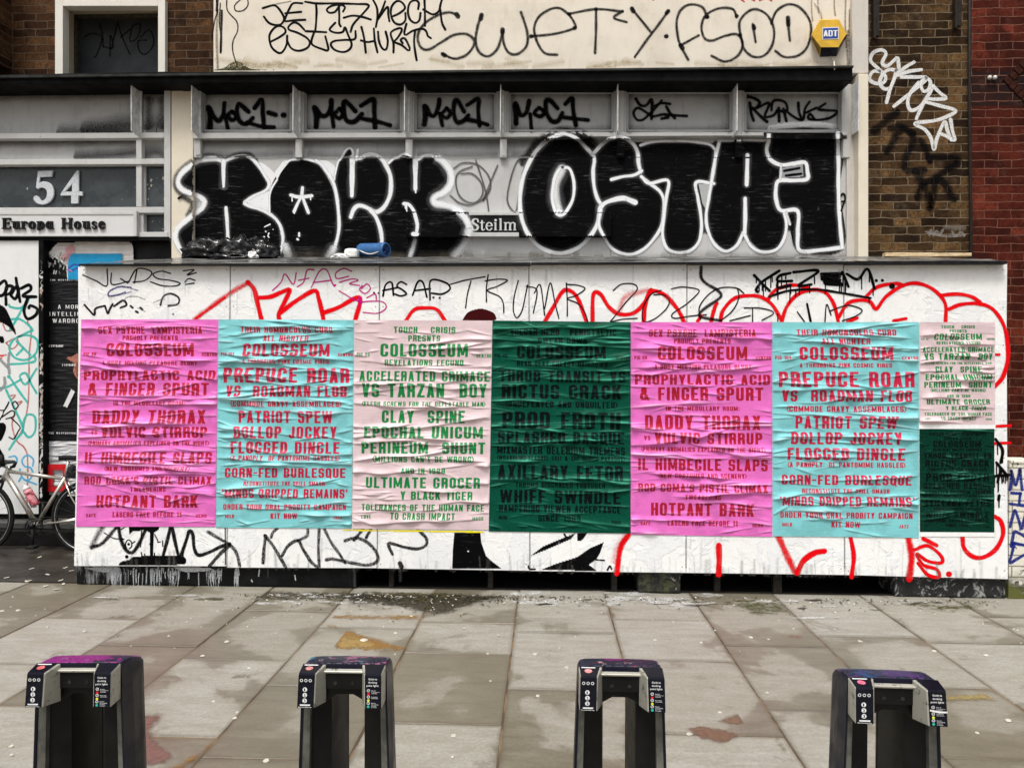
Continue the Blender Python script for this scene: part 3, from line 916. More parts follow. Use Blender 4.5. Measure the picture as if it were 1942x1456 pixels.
st.fill(C(140, 110, 84), '350,158 410,155 420,185 400,205 425,260 415,270 400,230 380,190', a=.5, feather=20)
st.fill(C(146, 108, 78), '1480,190 1500,185 1610,290 1680,350 1660,345 1560,265 1500,215', a=.55, feather=20)
st.fill(C(158, 140, 88), '1635,462 1790,455 1880,496 1640,494', a=.7, feather=20, smooth=False)
st.fill(GRN, '860,120 960,112 990,125 900,160 870,150', a=.3, feather=20).fill(GRN, '1500,125 1690,130 1700,165 1560,160', a=.35, feather=20)
st.fill(C(150, 92, 74), '1040,240 1120,238 1118,262 1050,258', a=.5, feather=20)
st.fill(C(112, 106, 80), '1060,150 1130,170 1300,380 1280,372 1180,262', a=.4, feather=20)
st.fill(C(140, 130, 102), '860,420 960,520 1080,700 1110,740 1080,745 1000,640 900,460', a=.5, feather=20)
st.fill(C(108, 96, 66), '700,112 1480,122 1480,128 1000,124 700,120', a=.55, feather=20, smooth=False)
st.at(0, 0, 1)
MUD = C(52, 46, 30)
st.fill(MUD, '640,1116 760,1119 900,1122 975,1124 960,1136 900,1150 840,1168 780,1160 720,1150 660,1146', a=.62, feather=22, row=1.0)
st.fill(C(74, 70, 34), '700,1119 860,1122 880,1130 800,1142 720,1134', a=.55, feather=12, row=1.0)
st.fill(C(70, 64, 44), '430,1118 650,1120 660,1136 560,1142 450,1134', a=.45, feather=14, row=1.0)
st.fill(C(78, 80, 36), '1370,1136 1480,1138 1500,1160 1440,1172 1390,1156', a=.42, feather=24, row=1.0)
st.fill(C(80, 82, 36), '1720,1138 1860,1142 1850,1160 1740,1158', a=.42, feather=24, row=1.0)
for q_ in range(26):
    x = 985 + q_ * 14 + random.uniform(-6, 6); y = 1124 + random.uniform(-2, 24)
    st.fill(C(222, 222, 218), f'{x - 34},{y} {x},{y - 5} {x + 38},{y + 1} {x + 4},{y + 6}', a=.42, feather=5, row=.8)
for q_ in range(14):
    x = 460 + q_ * 17; y = 1126 + random.uniform(-2, 18)
    st.fill(C(216, 216, 212), f'{x - 22},{y} {x},{y - 3} {x + 24},{y + 1} {x + 2},{y + 4}', a=.42, feather=4, row=.8)
for _ in range(50):      # pale scuffed paint and algae along the foot of the hoarding
    x = random.uniform(150, 1900)
    y = 1122 + x * .010 + abs(random.gauss(0, 9))
    w, h = random.uniform(8, 45), random.uniform(1.2, 4)
    if _ < 6:
        x = random.choice([random.gauss(1120, 90), random.gauss(540, 70), random.gauss(1500, 160)]); y = 1122 + x * .010 + random.uniform(2, 36); w, h = random.uniform(15, 60), random.uniform(1.5, 5)
    col = C(214, 214, 210) if _ < 6 else random.choice([C(205, 205, 200), C(70, 74, 34), C(60, 56, 46)])
    st.fill(col, ' '.join(f'{x + w * math.cos(t) * random.uniform(.6, 1):.1f},{y + h * math.sin(t) * random.uniform(.6, 1):.1f}' for t in np.linspace(0, 6, 8)), row=1.0, a=random.uniform(.3, .7), feather=2.5)
st.done('stone_stains', pavement, mat=STAIN)

# flattened chewing gum and paint spots
gm = MB()
spots = [(600, 1345, 9), (505, 1440, 9), (690, 1212, 9), (445, 1360, 6), (450, 1349, 5), (262, 1267, 6), (384, 1242, 6), (430, 1215, 5), (405, 1328, 4), (22, 1413, 6), (22, 1430, 6),
         (472, 1265, 4), (860, 1393, 7), (858, 1433, 4), (1015, 1239, 6), (1020, 1318, 5), (1308, 1390, 7), (1365, 1349, 5), (1424, 1207, 5), (1632, 1215, 5), (1772, 1233, 5), (1870, 1241, 5),
         (1912, 1364, 7), (1630, 1214, 4), (1853, 1388, 5), (1242, 1212, 4), (1330, 1217, 4), (1075, 1264, 5), (1455, 1312, 4), (34, 1156, 6), (4, 1157, 6), (160, 1196, 4), (90, 1188, 4), (320, 1205, 4), (780, 1167, 4), (750, 1199, 4), (880, 1190, 4), (925, 1238, 3), (930, 1290, 3)]
for _ in range(105):
    x = random.uniform(0, 1942)
    y = 1124 + x * .008 + abs(random.gauss(0, 55))
    if y < 1450:
        spots.append((x, y, random.uniform(1.0, 2.6)))
for (x, y, w) in spots:
    c = G(x, y, .0035)
    rx = .85 * w / FOCAL * c[1] * random.uniform(.9, 1.15)
    ry = rx * random.uniform(.8, 1.1)
    n = 10
    ph = [random.uniform(.82, 1.12) for _ in range(n)]
    lo = [(c[0] + rx * ph[i] * math.cos(i * 2 * math.pi / n), c[1] + ry * ph[i] * math.sin(i * 2 * math.pi / n), .0) for i in range(n)]
    hi = [(c[0] + .75 * (p[0] - c[0]), c[1] + .75 * (p[1] - c[1]), .0042) for p in lo]
    gm.loft([lo, hi], False, True)
GUM = plain('dried_gum', C(190, 186, 172), 0.7, 0.2, 25)
gm.build('gum_spots', GUM, pavement, fix=False, label='pale flattened gum and paint spots trodden into the stone')

# forecourt: dark wet tiles between pavement and building
m = NT('wet_dark_paving'); nn = m.noise(3, 5)
FORE = m.out(m.mix(m.ramp(nn, .35, .65), (0.016, 0.013, 0.010, 1), (0.036, 0.029, 0.022, 1)), m.ramp(m.noise(2.3), .4, .6, .28, .6), 0, .4)
m.bump(m.noise(35, 4), .3, .004)
f = MB(); f.box(-11, 11, 5.645, 7.2, -.004, .006)
forecourt = f.build('forecourt_paving', FORE, kind='structure')
fl = MB()
for (x, y) in [(75, 1056), (60, 1078), (90, 1089), (55, 1101), (86, 1111), (115, 1100), (120, 1107), (135, 1082), (124, 1076), (12, 1095), (50, 1102), (106, 1117)]:
    c = G(x, y, .007); a = random.uniform(0, 3); w, h = .018, .010
    fl.add([(c[0] + w * math.cos(a) * sx - h * math.sin(a) * sy, c[1] + w * math.sin(a) * sx + h * math.cos(a) * sy, .0085 + .002 * sx) for sx, sy in ((-1, -1), (1, -1), (1.1, .8), (-.9, 1))], [(0, 1, 2, 3)])
fl.build('paint_spots', GUM, forecourt, fix=False)

# street litter swept against the foot of the hoarding
lm = MB()
pal = [C(30, 26, 20), C(46, 40, 28), C(60, 56, 30), C(205, 202, 195), C(40, 36, 26), C(90, 70, 40), C(24, 22, 18), C(56, 60, 28), C(30, 28, 22), C(70, 60, 40)]
for _ in range(1500):
    x = random.gauss(800, 120) if random.random() < .6 else random.uniform(430, 1900)
    y = 1120 + x * .0095 + abs(random.gauss(0, 7 if random.random() < .8 else 16))
    c = G(x, y, .004)
    a = random.uniform(0, 6.28); w, h = random.uniform(.003, .012), random.uniform(.002, .006)
    col = random.choice(pal)
    z0 = .004 + random.uniform(0, .006)
    lm.add([(c[0] + w * math.cos(a) * sx - h * math.sin(a) * sy, c[1] + w * math.sin(a) * sx + h * math.cos(a) * sy, z0 + sx * .002) for sx, sy in ((-1, -1), (1, -1), (.8, 1), (-1, .7))], [(0, 1, 2, 3)], col)
m = NT('litter'); a_ = m.n('ShaderNodeAttribute', attribute_name='paint')
LITTER = m.out(a_.outputs['Color'], .8)
lt = lm.build('street_litter', LITTER, fix=False)
props(lt, 'crumbs of leaves, moss and paint flakes at the foot of the hoarding', 'litter', None, 'stuff')

# ------------------------------------------------------------------ the shop building (numbered 54)
XL, XR = -12.0, 12.0
bld = empty('shop_building', (P(985, 700, YF)[0], YF, 0), 'run-down shop building with black fascia, grey panelled shopfront and number 54', 'building')
def shop_plane(px, py):
    if px < 366:
        return 7.06
    if 402 <= py <= 449 and 772 <= px <= 1157:
        return 7.05
    if py >= 298:
        return 7.115
    if py >= 264:
        for fx in FINS:
            if fx - 4 < px < fx + 9:
                return 7.08
        return 7.135
    if py >= 251:
        return 7.055
    return 7.155
FINS = [371, 564, 773, 952, 1175, 1399]

# upper walls
w = MB()
w.pbox(405, -420, 1616, 150, 7.08, .4)
wall_up = w.build('upper_wall', PALE_WALL, bld, label='dirty cream rendered upper wall covered in black tags')
w = MB()
w.pbox(-900, -420, 105, 160, 7.10, .4); w.pbox(105, -420, 313, -1, 7.11, .35); w.pbox(313, -420, 404.5, 160, 7.10, .4)
p0 = P(22, 140, 7.10); pz = P(22, -420, 7.10)
w.box(p0[0] - 3, p0[0], 6.70, 7.095, p0[2] + .03, pz[2])
w.build('brick_wall', OLD_BRICK, bld, label='dark brown brickwork either side of the window')
# window over the fascia
win = MB()
win.pbox(104, 0, 119, 150, 7.05, .1); win.pbox(299.5, 0, 313, 150, 7.05, .1); win.pbox(119, 0, 299.5, 12, 7.052, .1)
wf = win.build('window', WHITE_FRAME, bld, bevel=.004, label='boarded window in a white painted surround')
rv = MB()
q0, q1 = P(119, 12, 7.15), P(299.5, 150, 7.15)
rv.box(q0[0] - .12, q0[0], 7.155, 7.42, q1[2] - .1, q0[2] + .1); rv.box(q1[0], q1[0] + .12, 7.155, 7.42, q1[2] - .1, q0[2] + .1); rv.box(q0[0], q1[0], 7.155, 7.42, q0[2], q0[2] + .1)
rv.build('window_reveal', painted('stained_reveal', C(205, 194, 168), C(70, 66, 40), .7, .8), wf)
pn = MB(); pn.pbox(110, 5, 310, 160, 7.36, .02)
pn.build('window_board', plain('dark_grey_board', (0.034, 0.038, 0.042, 1), .45, .25, 5), wf)
fr = MB(); fr.pbox(139, 30, 145, 150, 7.32, .04); fr.pbox(139, 26, 300, 34, 7.322, .04); fr.build('sash_frame', plain('grimy_sash', C(70, 66, 56), .6, .4, 30), wf)
tg = Tag(7.36, 0, 0, 2.8)
tg.line(C(26, 22, 20), 8, '450,195 490,180 540,200 515,290 500,305;530,130 545,190 548,250;548,250 600,255 585,190 585,300;590,260 625,120;625,120 650,200 690,290;640,200 700,150;700,150 690,220 730,200 745,130 700,140;745,200 790,160 815,200 810,250 770,290 740,270 735,220 780,215', .3, .8)
tg.done('faded_tag', wf)

# black fascia with its thin lead lip
fa = MB()
fa.prism([P(-700, 168, 6.86), P(326, 156.5, 6.86), P(326, 135.5, 6.86), P(-700, 155, 6.86)], .5)
fa.prism([P(326, 157.5, 6.862), P(1617, 153.5, 6.862), P(1617, 128.5, 6.862), P(326, 136.5, 6.862)], .5)
fas = fa.build('fascia', DARKTRIM, bld, bevel=.006)
lp = MB()
lp.prism([P(-700, 156, 6.83), P(1619, 128, 6.83), P(1619, 124.5, 6.83), P(-700, 151, 6.83)], .29)
lp.build('fascia_lip', plain('weathered_lead', (0.022, 0.024, 0.022, 1), .6, .5, 14, .2), fas)
# shadow box behind the shop panels
bx = MB(); bx.pbox(-700, 150, 1640, 500, 7.20, .1)
bx.build('backing', BLACKWALL, bld)

# right bay: grey panels
F2 = FINS + [1606]
for i in range(6):
    a, b = F2[i] + 8, F2[i + 1] - 6
    if i == 5:
        b = 1600
    m1 = MB(); m1.pbox(a + 8, 176, b - 8, 247, 7.16, .02)
    m1.build('panel', GREY, bld)
    m2 = MB()
    m2.pbox(a, 160, b, 172, 7.095, .09); m2.pbox(a, 172, a + 5, 253, 7.095, .09); m2.pbox(b - 5, 172, b, 253, 7.095, .09)
    m2.pbox(a + 5, 172, b - 5, 177, 7.13, .05); m2.pbox(a + 5, 177, a + 9, 246, 7.13, .05); m2.pbox(b - 9, 177, b - 5, 246, 7.13, .05); m2.pbox(a + 5, 246, b - 5, 253, 7.13, .05)
    m2.build('panel_frame', GREY, bld, bevel=.003)
    m3 = MB(); m3.pbox(a - 2, 262, b + 4, 300, 7.14, .02)
    m3.build('panel', GREY, bld)
for fx in FINS + [1603]:
    each('mullion', [(fx - 6, 158, fx + 8, 253, 7.085, .1)], GREY_RAIL, bld, .004)
    each('mullion', [(fx - 4, 263.5, fx + 9, 299, 7.08, .1)], DARKTRIM if fx in (1175, 1399) else GREY_RAIL, bld, .004)
rl = MB()
rl.pbox(366, 252, 1608, 263, 7.058, .12, y0r=251, y1r=256.5)
rl.build('rail', GREY_RAIL, bld, bevel=.004)
# projecting steel fins
def fin(px_front, y_top=153, y_front=248, y_back=263):
    a, b = P(px_front, y_top, 6.92), P(px_front, y_front, 6.92)
    bk = P(1034 + (px_front - 1034) * 6.92 / 7.08, y_back, 7.08)
    x = a[0]
    f = MB()
    t = .0035
    vs = []
    for s in (-t, t):
        vs += [(x + s, 6.92, a[2]), (x + s, 6.92, b[2]), (x + s, 7.08, bk[2]), (x + s, 7.08, a[2])]
    f.add(vs, [(0, 1, 2, 3), (7, 6, 5, 4), (0, 4, 5, 1), (1, 5, 6, 2), (2, 6, 7, 3), (3, 7, 4, 0)])
    f.box(x + t, x + .022, 7.062, 7.078, bk[2] + .02, a[2] - .02)
    fo = f.build('fin', STEEL, bld, bevel=.0015)
    r = MB()
    for z in (b[2] + .05, (a[2] + b[2]) / 2, a[2] - .1):
        r.lathe((x + .012, 7.062, z), (0, -1, 0), [(0, .006), (.004, .005), (.006, .001)], 8)
    r.build('rivets', STEEL, fo)
for fx in (248.5, 363, 555.5, 767, 949.5, 1172, 1398.5):
    fin(fx)
fin(1629, 150, 248, 258)
# the flat board below
each('shop_board', [(a, 298, b, 560, 7.12, .03) for (a, b) in ((366, 563), (563.5, 770), (770.5, 1158), (1158.5, 1604))], BOARD, bld, .002)
# sign box
sb = MB(); sb.pbox(771, 408, 1158, 441, 7.066, .06)
sign = sb.build('sign_box', plain('black_sign', (0.010, 0.010, 0.012, 1), .35, .3, 10), bld)
each('sign_rail', [(889, 402, 984, 408, 7.05, .08), (889, 441, 984, 448.5, 7.05, .08)], GREY_RAIL, sign, .002)
each('sign_rail', [(770, 402, 888.5, 408, 7.05, .08), (770, 441, 888.5, 448.5, 7.05, .08), (984.5, 402, 1158, 408, 7.05, .08), (984.5, 441, 1158, 448.5, 7.05, .08)], DARKTRIM, sign, .002, 'sprayed over in black')
# pilasters
pl_ = MB(); pl_.pbox(325, 160, 366, 1046, 7.07, .2)
pil = pl_.build('pilaster', CREAM, bld, bevel=.004, label='cream pilaster between the doorway and the shopfront')
pl_ = MB(); pl_.pbox(1628, 140, 1647, 560, 6.99, .25)
pl_.build('pilaster', CREAM, bld, bevel=.005, label='bright cream pilaster at the right end of the shopfront')
each('end_pier', [(1616.5, -420, 1647, 139, 7.03, .25), (1606, 160, 1627, 560, 7.09, .1)], painted('grey_end_paint', C(206, 200, 192), C(110, 98, 80), .4, .6), bld, .004)
# drips of rust near the right end of the upper wall
dr = Tag(7.08)
for x, y0, y1, c_, w_ in ((1612, 20, 120, C(60, 44, 24), 5), (1540, -10, 40, C(150, 120, 90), 3), (1583, -10, 30, C(120, 96, 66), 3), (1552, -10, 25, C(150, 120, 90), 3), (1608, 60, 125, C(40, 32, 20), 6), (412, 20, 130, C(120, 104, 74), 5), (1604, -10, 90, C(110, 84, 54), 3)):
    dr.line(c_, w_, f'{x},{y0} {x - 1},{(y0 + y1) / 2} {x + 1},{y1}', .8, .55)
for _ in range(40):
    x = random.uniform(410, 1600); dr.line(C(186, 170, 130), random.uniform(4, 16), f'{x:.0f},{random.uniform(112, 130):.0f} {x + random.uniform(10, 60):.0f},{random.uniform(116, 130):.0f}', .9, .22)
dr.done('rust_stains', wall_up)

# ---- left bay
each('panel', [(-700, 172, 255, 254, 7.15, .02), (-700, 264, 262, 303, 7.14, .02), (272, 172, 314, 254, 7.15, .02), (272, 264, 314, 303, 7.14, .02)], GREY, bld)
each('rail', [(-700, 256, 311, 266, 7.06, .12, 251.5, 262), (-700, 306, 311, 316, 7.061, .12, 301, 311.5), (-700, 397, 311, 404.5, 7.062, .12, 392.5, 404), (262, 440, 318, 452, 7.058, .12), (-700, 162, 318, 175, 7.10, .08, 160, 171)], GREY_RAIL, bld, .004)
each('mullion', [(258, 262.5, 268.5, 301, 7.075, .1), (258, 312, 268.5, 392, 7.075, .1), (262, 405, 272, 440, 7.078, .1), (311, 160, 323, 452, 7.064, .12), (268.5, 312, 276, 392, 7.12, .06)], GREY_RAIL, bld, .003)
m = NT('dusty_glass'); gnz = m.noise(6, 5)
GLASSY = m.out(m.mix(m.ramp(gnz, .35, .7), (0.020, 0.026, 0.029, 1), (0.045, 0.055, 0.060, 1)), m.ramp(gnz, .3, .7, .18, .38), 0, .5)
trn = each('transom_window', [(-700, 310, 260, 400, 7.14, .02), (270, 310, 314, 396, 7.142, .02), (268, 404, 314, 442, 7.141, .02)], GLASSY, bld)[0]
fk = MB()
for (x, y, r) in ((52, 358, 2), (287, 342, 3), (310, 338, 3.2), (287, 352, 2.4), (283, 358, 1.3), (280, 350, 1.2), (281, 378, 1.3), (311, 378, 1), (290, 420, 1.4), (309, 435, 1.4), (285, 421, .9), (303, 421, 1), (232, 379, 1), (256, 355, .8), (297, 338, .9), (299, 360, .8)):
    c = P(x, y, 7.138); n = 7
    fk.add([c] + [c + np.array([r * .0049 * math.cos(t) * random.uniform(.5, 1), 0, r * .0056 * math.sin(t)]) for t in np.linspace(0, 5.4, n)], [(0, i, i + 1) for i in range(1, n)])
fk.build('paint_flecks', GUM, trn, fix=False)
# the numerals
def outline_mesh(name, polys, mat, parent, y, depth, ox, oy, sc, holes=()):
    b = MB()
    for poly in polys:
        pts = [P(x / sc + ox, yy / sc + oy, y) for x, yy in poly]
        cu = 0
        for i in range(len(poly)):
            a, c = poly[i], poly[(i + 1) % len(poly)]
            cu += a[0] * c[1] - c[0] * a[1]
        if cu > 0:
            pts = pts[::-1]
        b.prism(pts, depth)
    return b.build(name, mat, parent, bevel=.0015)
NUM = plain('pale_metal_numerals', C(196, 200, 204), .4, .12, 40)
def sm2(spec):
    pts = [tuple(map(float, a.split(','))) for a in spec.split()]
    return [tuple(p) for p in smooth_pts(pts + [pts[0]], 12)][:-1]
five = [(410, 140), (570, 135), (558, 200), (432, 205), (422, 268)] + [tuple(p) for p in smooth_pts([(422, 268), (465, 252), (520, 260), (562, 300), (581, 360), (572, 420), (540, 468), (485, 497), (430, 499), (385, 478), (362, 440), (372, 412), (398, 408), (422, 428), (440, 455), (468, 458), (495, 432), (508, 388), (500, 345), (470, 322), (435, 321), (408, 334)], 14)][1:] + [(388, 318)]
outline_mesh('numeral_five', [five], NUM, trn, 7.115, .02, 0, 300, 5.712)
outline_mesh('numeral_four', [[(830, 135), (852, 135), (852, 200), (705, 361), (655, 385)], [(779, 362), (779, 282.0), (852, 202.0), (852, 362)], [(655, 386), (706, 363), (893, 363), (893, 405), (655, 405)], [(770, 406), (849, 406), (845, 490), (770, 490)]], NUM, trn, 7.115, .02, 0, 300, 5.712)

# serif lettering drawn as masks
def el(X, Y, cx, cy, rx, ry):
    return ((X - cx) / rx) ** 2 + ((Y - cy) / ry) ** 2 <= 1
SW = {'E': .72, 'H': .92, 'S': .56, 'u': .62, 'r': .48, 'o': .56, 'p': .6, 'a': .58, 's': .44, 'e': .52, 't': .38, 'i': .32, 'l': .32, 'm': .98, 'n': .64, ' ': .42}
def swidth(c):
    return SW.get(c, .5)
def serif(c, X, Y, s=.16, b=.07):
    B = lambda *q: bar(X, Y, *q)
    W = swidth(c)
    O = lambda cx, w, h=.68: el(X, Y, cx, h / 2, w / 2, h / 2 + .02) & ~el(X, Y, cx, h / 2, w / 2 - s, h / 2 - b)
    stem = lambda x, h, f0=True, f1=True: B(x - s / 2, 0, x + s / 2, h) | (B(x - s * .95, 0, x + s * .95, b) if f0 else B(0, 0, 0, 0)) | (B(x - s * .95, h - b, x + s * .3, h) if f1 else B(0, 0, 0, 0))
    if c == 'E':
        return stem(.2, 1) | B(.06, 0, W, b) | B(.06, 1 - b, W, 1) | B(.2, .47, W * .8, .47 + b) | B(W - .08, 0, W, .26) | B(W - .08, .76, W, 1) | B(W * .72, .4, W * .8, .63)
    if c == 'H':
        return stem(.2, 1) | stem(.74, 1) | B(.05, 1 - b, .37, 1) | B(.59, 1 - b, .9, 1) | B(.2, .47, .74, .47 + b)
    if c == 'S':
        k = el(X, Y, .28, .74, .27, .28) & ~el(X, Y, .31, .75, .13, .18) & ~((X > .28) & (Y < .68)) | el(X, Y, .28, .27, .28, .29) & ~el(X, Y, .25, .26, .14, .19) & ~((X < .28) & (Y > .34)) | dia(X, Y, .12, .68, .46, .34, .2)
        return k | B(.44, .74, .5, .98) | B(.03, .02, .09, .26)
    if c == 'o':
        return O(.28, .56)
    if c == 'e':
        return O(.27, .54) & ~((X > .34) & (Y > .2) & (Y < .36)) | B(.1, .35, .46, .35 + b)
    if c == 'u':
        return B(.07, .14, .07 + s, .68) | B(0, .68 - b, .2, .68) | (el(X, Y, .27, .2, .2, .22) & ~el(X, Y, .3, .24, .11, .16) & (Y < .22)) | stem(.47, .68)
    if c == 'n':
        return stem(.15, .68) | stem(.49, .48, True, False) | (el(X, Y, .36, .46, .21, .24) & ~el(X, Y, .33, .44, .12, .17) & (Y > .44))
    if c == 'm':
        return stem(.15, .68) | stem(.49, .48, True, False) | stem(.83, .48, True, False) | (el(X, Y, .36, .46, .21, .24) & ~el(X, Y, .33, .44, .12, .17) & (Y > .44)) | (el(X, Y, .7, .46, .21, .24) & ~el(X, Y, .67, .44, .12, .17) & (Y > .44))
    if c == 'r':
        return stem(.15, .68) | (el(X, Y, .33, .5, .18, .2) & ~el(X, Y, .33, .42, .13, .16) & (Y > .46)) | el(X, Y, .42, .56, .08, .09)
    if c == 'p':
        return B(.15 - s / 2, -.26, .15 + s / 2, .68) | B(0, -.26, .32, -.26 + b) | B(0, .68 - b, .15, .68) | O(.34, .5)
    if c == 'a':
        return O(.25, .5) | stem(.45, .68, True, False)
    if c == 's':
        return (el(X, Y, .22, .5, .2, .2) & ~el(X, Y, .25, .5, .1, .12) & ~((X > .22) & (Y < .48))) | (el(X, Y, .22, .18, .21, .2) & ~el(X, Y, .19, .18, .11, .12) & ~((X < .22) & (Y > .22))) | dia(X, Y, .1, .46, .36, .22, .16)
    if c == 't':
        return B(.1, .08, .1 + s, .86) | B(0, .62, .36, .62 + b) | (el(X, Y, .24, .14, .14, .16) & ~el(X, Y, .28, .18, .09, .1) & (Y < .16))
    if c == 'i':
        return stem(.16, .68) | el(X, Y, .16, .86, .1, .1)
    if c == 'l':
        return stem(.16, 1)
    return np.zeros_like(X, bool)

def letters3d(name, text, quad, h_px, mat, parent, y, depth, gap, fn=serif, wfn=swidth, s=.16, b=.07, step=.0016):
    """raised letters between two pixel ends of a baseline"""
    (x0, y0), (x1, y1) = quad
    A, B_ = P(x0, y0, y), P(x1, y1, y)
    w = B_[0] - A[0]
    h = h_px * y / FOCAL
    mask = np.zeros((int(h * 1.5 / step), int(w / step) + 4), bool)
    base = .3 * h
    set_line(mask, text, 0, w, base, base + h, step, step, s, b, gap, fn, wfn)
    r_ = runs(mask, 10000)
    mb = MB()
    for (r, a, e) in r_:
        z0 = A[2] + (B_[2] - A[2]) * (a * step / w) - base + r * step
        mb.add([(A[0] + a * step, y, z0), (A[0] + e * step, y, z0), (A[0] + e * step, y, z0 + step), (A[0] + a * step, y, z0 + step),
                (A[0] + a * step, y + depth, z0), (A[0] + e * step, y + depth, z0), (A[0] + e * step, y + depth, z0 + step), (A[0] + a * step, y + depth, z0 + step)],
               [(0, 1, 2, 3), (0, 3, 7, 4), (1, 5, 6, 2), (0, 4, 5, 1), (3, 2, 6, 7)])
    return mb.build(name, mat, parent, fix=False)

nb = MB(); nb.pbox(-700, 407, 253, 446, 7.03, .08, y0r=406, y1r=446)
nameb = nb.build('name_board', painted('name_board_paint', C(214, 214, 214), C(150, 146, 138), .25, .5), bld)
ne = MB(); ne.pbox(253, 400, 259, 447.5, 7.022, .09); ne.pbox(259, 404, 263, 446, 7.05, .05); ne.pbox(-700, 403.5, 253, 407, 7.024, .06); ne.pbox(-700, 446, 253, 448, 7.024, .06)
ne.build('board_trim', GREY_RAIL, nameb)
BLKL = plain('black_letters', (0.006, 0.006, 0.007, 1), .4, .2, 20)
letters3d('lettering', 'Europa House', ((2.5, 434), (198.5, 434)), 21.5, BLKL, nameb, 7.012, .016, .10, s=.19, b=.1)
WHL = plain('white_letters', C(206, 208, 206), .45, .1, 20)
letters3d('lettering', 'Steilm', ((894, 437), (980, 437)), 22.5, WHL, sign, 7.048, .016, .055, s=.13, b=.055)
letters3d('lettering', 'ann', ((981, 437), (1036, 437)), 22.5, plain('overpainted_letters', (0.013, 0.013, 0.015, 1), .5, .2, 20), sign, 7.050, .014, .055, s=.13, b=.055)

# doorway under the left bay
dw = MB(); dw.pbox(-700, 452, 324, 1010, 7.16, .05)
dw.build('door', BLACKWALL, bld, label='black door recess plastered with torn posters')
lt_ = MB(); lt_.pbox(-700, 449, 320, 456, 7.05, .1); lt_.build('door_lintel', DARKTRIM, bld)
step = MB()
s0 = P(-700, 1020, 6.82); s1 = P(324, 1020, 6.82)
step.box(s0[0], s1[0], 6.82, 7.3, .005, .145)
step.build('door_step', plain('black_step', (0.012, 0.011, 0.011, 1), .45, .4, 8, .2), bld, bevel=.008)
step = MB(); step.box(s0[0], s1[0], 6.90, 7.3, .147, .20); step.build('door_sill', plain('grey_sill', (0.07, 0.068, 0.064, 1), .5, .4, 12, .2), bld, bevel=.006)
# white side board of the doorway, tagged all over
wb = MB(); wb.pbox(-190, 456, 73, 974, 7.06, .06)
wboard = wb.build('side_board', painted('white_board_paint', C(228, 229, 228), C(150, 150, 148), .3, .6), bld, label='white board left of the doorway, covered in teal and black tags')
ed = MB(); ed.pbox(73.5, 456, 82, 1000, 7.05, .1); ed.build('door_frame', DARKTRIM, bld)
tp = Tag(7.048)
for _ in range(46):
    y = random.uniform(500, 940); tp.fill(random.choice([C(215, 214, 210), C(200, 198, 194), C(120, 116, 110), C(180, 160, 150)]), ' '.join(f'{78 + random.uniform(-4, 4):.1f},{y + dy + random.uniform(-2, 2):.1f}' for dy in (-9, -5, 0, 5, 9, 5, 0, -5)), row=1.2, a=.9, cell=3)
tp.done('paper_scraps', bld, 'torn paper scraps on the black door frame')
# ------------------------------------------------------------------ paint on the shopfront
GRY = C(90, 88, 86)
t = Tag(shop_plane).at(320, 250, 5.823)
t.glow = True
# soft dark shadows behind the first piece, then black letter bodies, then white outlines
t.line(BLK, 60, '600,300 480,265 380,270 260,320 150,400 80,500 70,600 130,680 200,740 260,790 240,860 210,920;640,300 720,262 820,245 900,260 960,320', .6, .75)
t.line(BLK, 30, '110,735 180,690', .3)
t.fill(BLK, '605,335 530,305 430,305 340,320 250,370 160,440 110,520 110,580 160,640 240,680 320,710 380,750 390,790 360,850 280,910 180,990 100,1070 75,1150 90,1230 140,1310 235,1400 700,1405 1230,1400 1250,1300 1262,1200 1250,1110 1225,1030 1180,960 1100,900 1000,860 900,830 835,800 840,770 920,720 1050,660 1095,620 1095,560 1060,500 1000,420 930,320 900,295 830,275 740,280 660,300')
t.fill(WHT, '925,330 960,335 1040,350 1110,400 1160,450 1190,490 1195,530 1150,590 1120,640 1100,625 1105,570 1070,500 1010,430 960,370')
t.fill(WHT, '1118,650 960,715 850,775 840,795 960,830 1110,890 1112,760')
t.fill(BLK, '1450,310 1340,325 1250,400 1180,500 1130,610 1108,780 1120,900 1150,1000 1210,1100 1260,1200 1320,1330 1370,1400 1900,1400 1870,1250 1868,1000 1850,800 1800,600 1700,420 1600,330')
t.fill(WHT, '1345,315 1270,325 1215,390 1170,450 1185,490 1195,530 1240,450 1300,370')
t.line(WHT, 62, '605,325 530,300 430,300 340,318 250,370 160,440 108,520 110,590 160,645 240,680 320,710 380,750 392,790 360,850 280,910 180,990 100,1070 72,1150 90,1230 140,1310 230,1395', .45)
t.line(WHT, 36, '620,322 700,290 780,268 850,268 920,300 990,370 1050,470 1105,560 1095,620 1050,660 920,720 840,775', .45)
t.line(WHT, 38, '840,795 900,825 1000,855 1100,900 1180,962 1232,1040 1255,1130 1260,1210 1240,1300 1190,1385', .4)
t.line(WHT, 50, '606,330 604,450 606,605', .3, taper=(1.2, .55)).line(WHT, 40, '632,840 645,1000 655,1215', .3)
t.line(WHT, 70, '1290,1260 1320,1340 1340,1395', .7, .8)
t.line(WHT, 26, '1440,305 1350,312 1290,345', .4).line(WHT, 26, '1480,298 1560,312 1660,350 1740,430', .4)
t.line(WHT, 20, '1195,530 1140,620 1112,720 1112,890', .4)
t.line(WHT, 38, '1477,620 1468,720;1350,700 1410,718 1470,722;1578,708 1470,722', .15).line(WHT, 34, '1460,722 1420,800 1385,880;1478,722 1510,810 1542,892', .15)
t.line(WHT, 10, '1362,720 1362,765;1565,720 1567,750;1382,870 1386,900', .2)
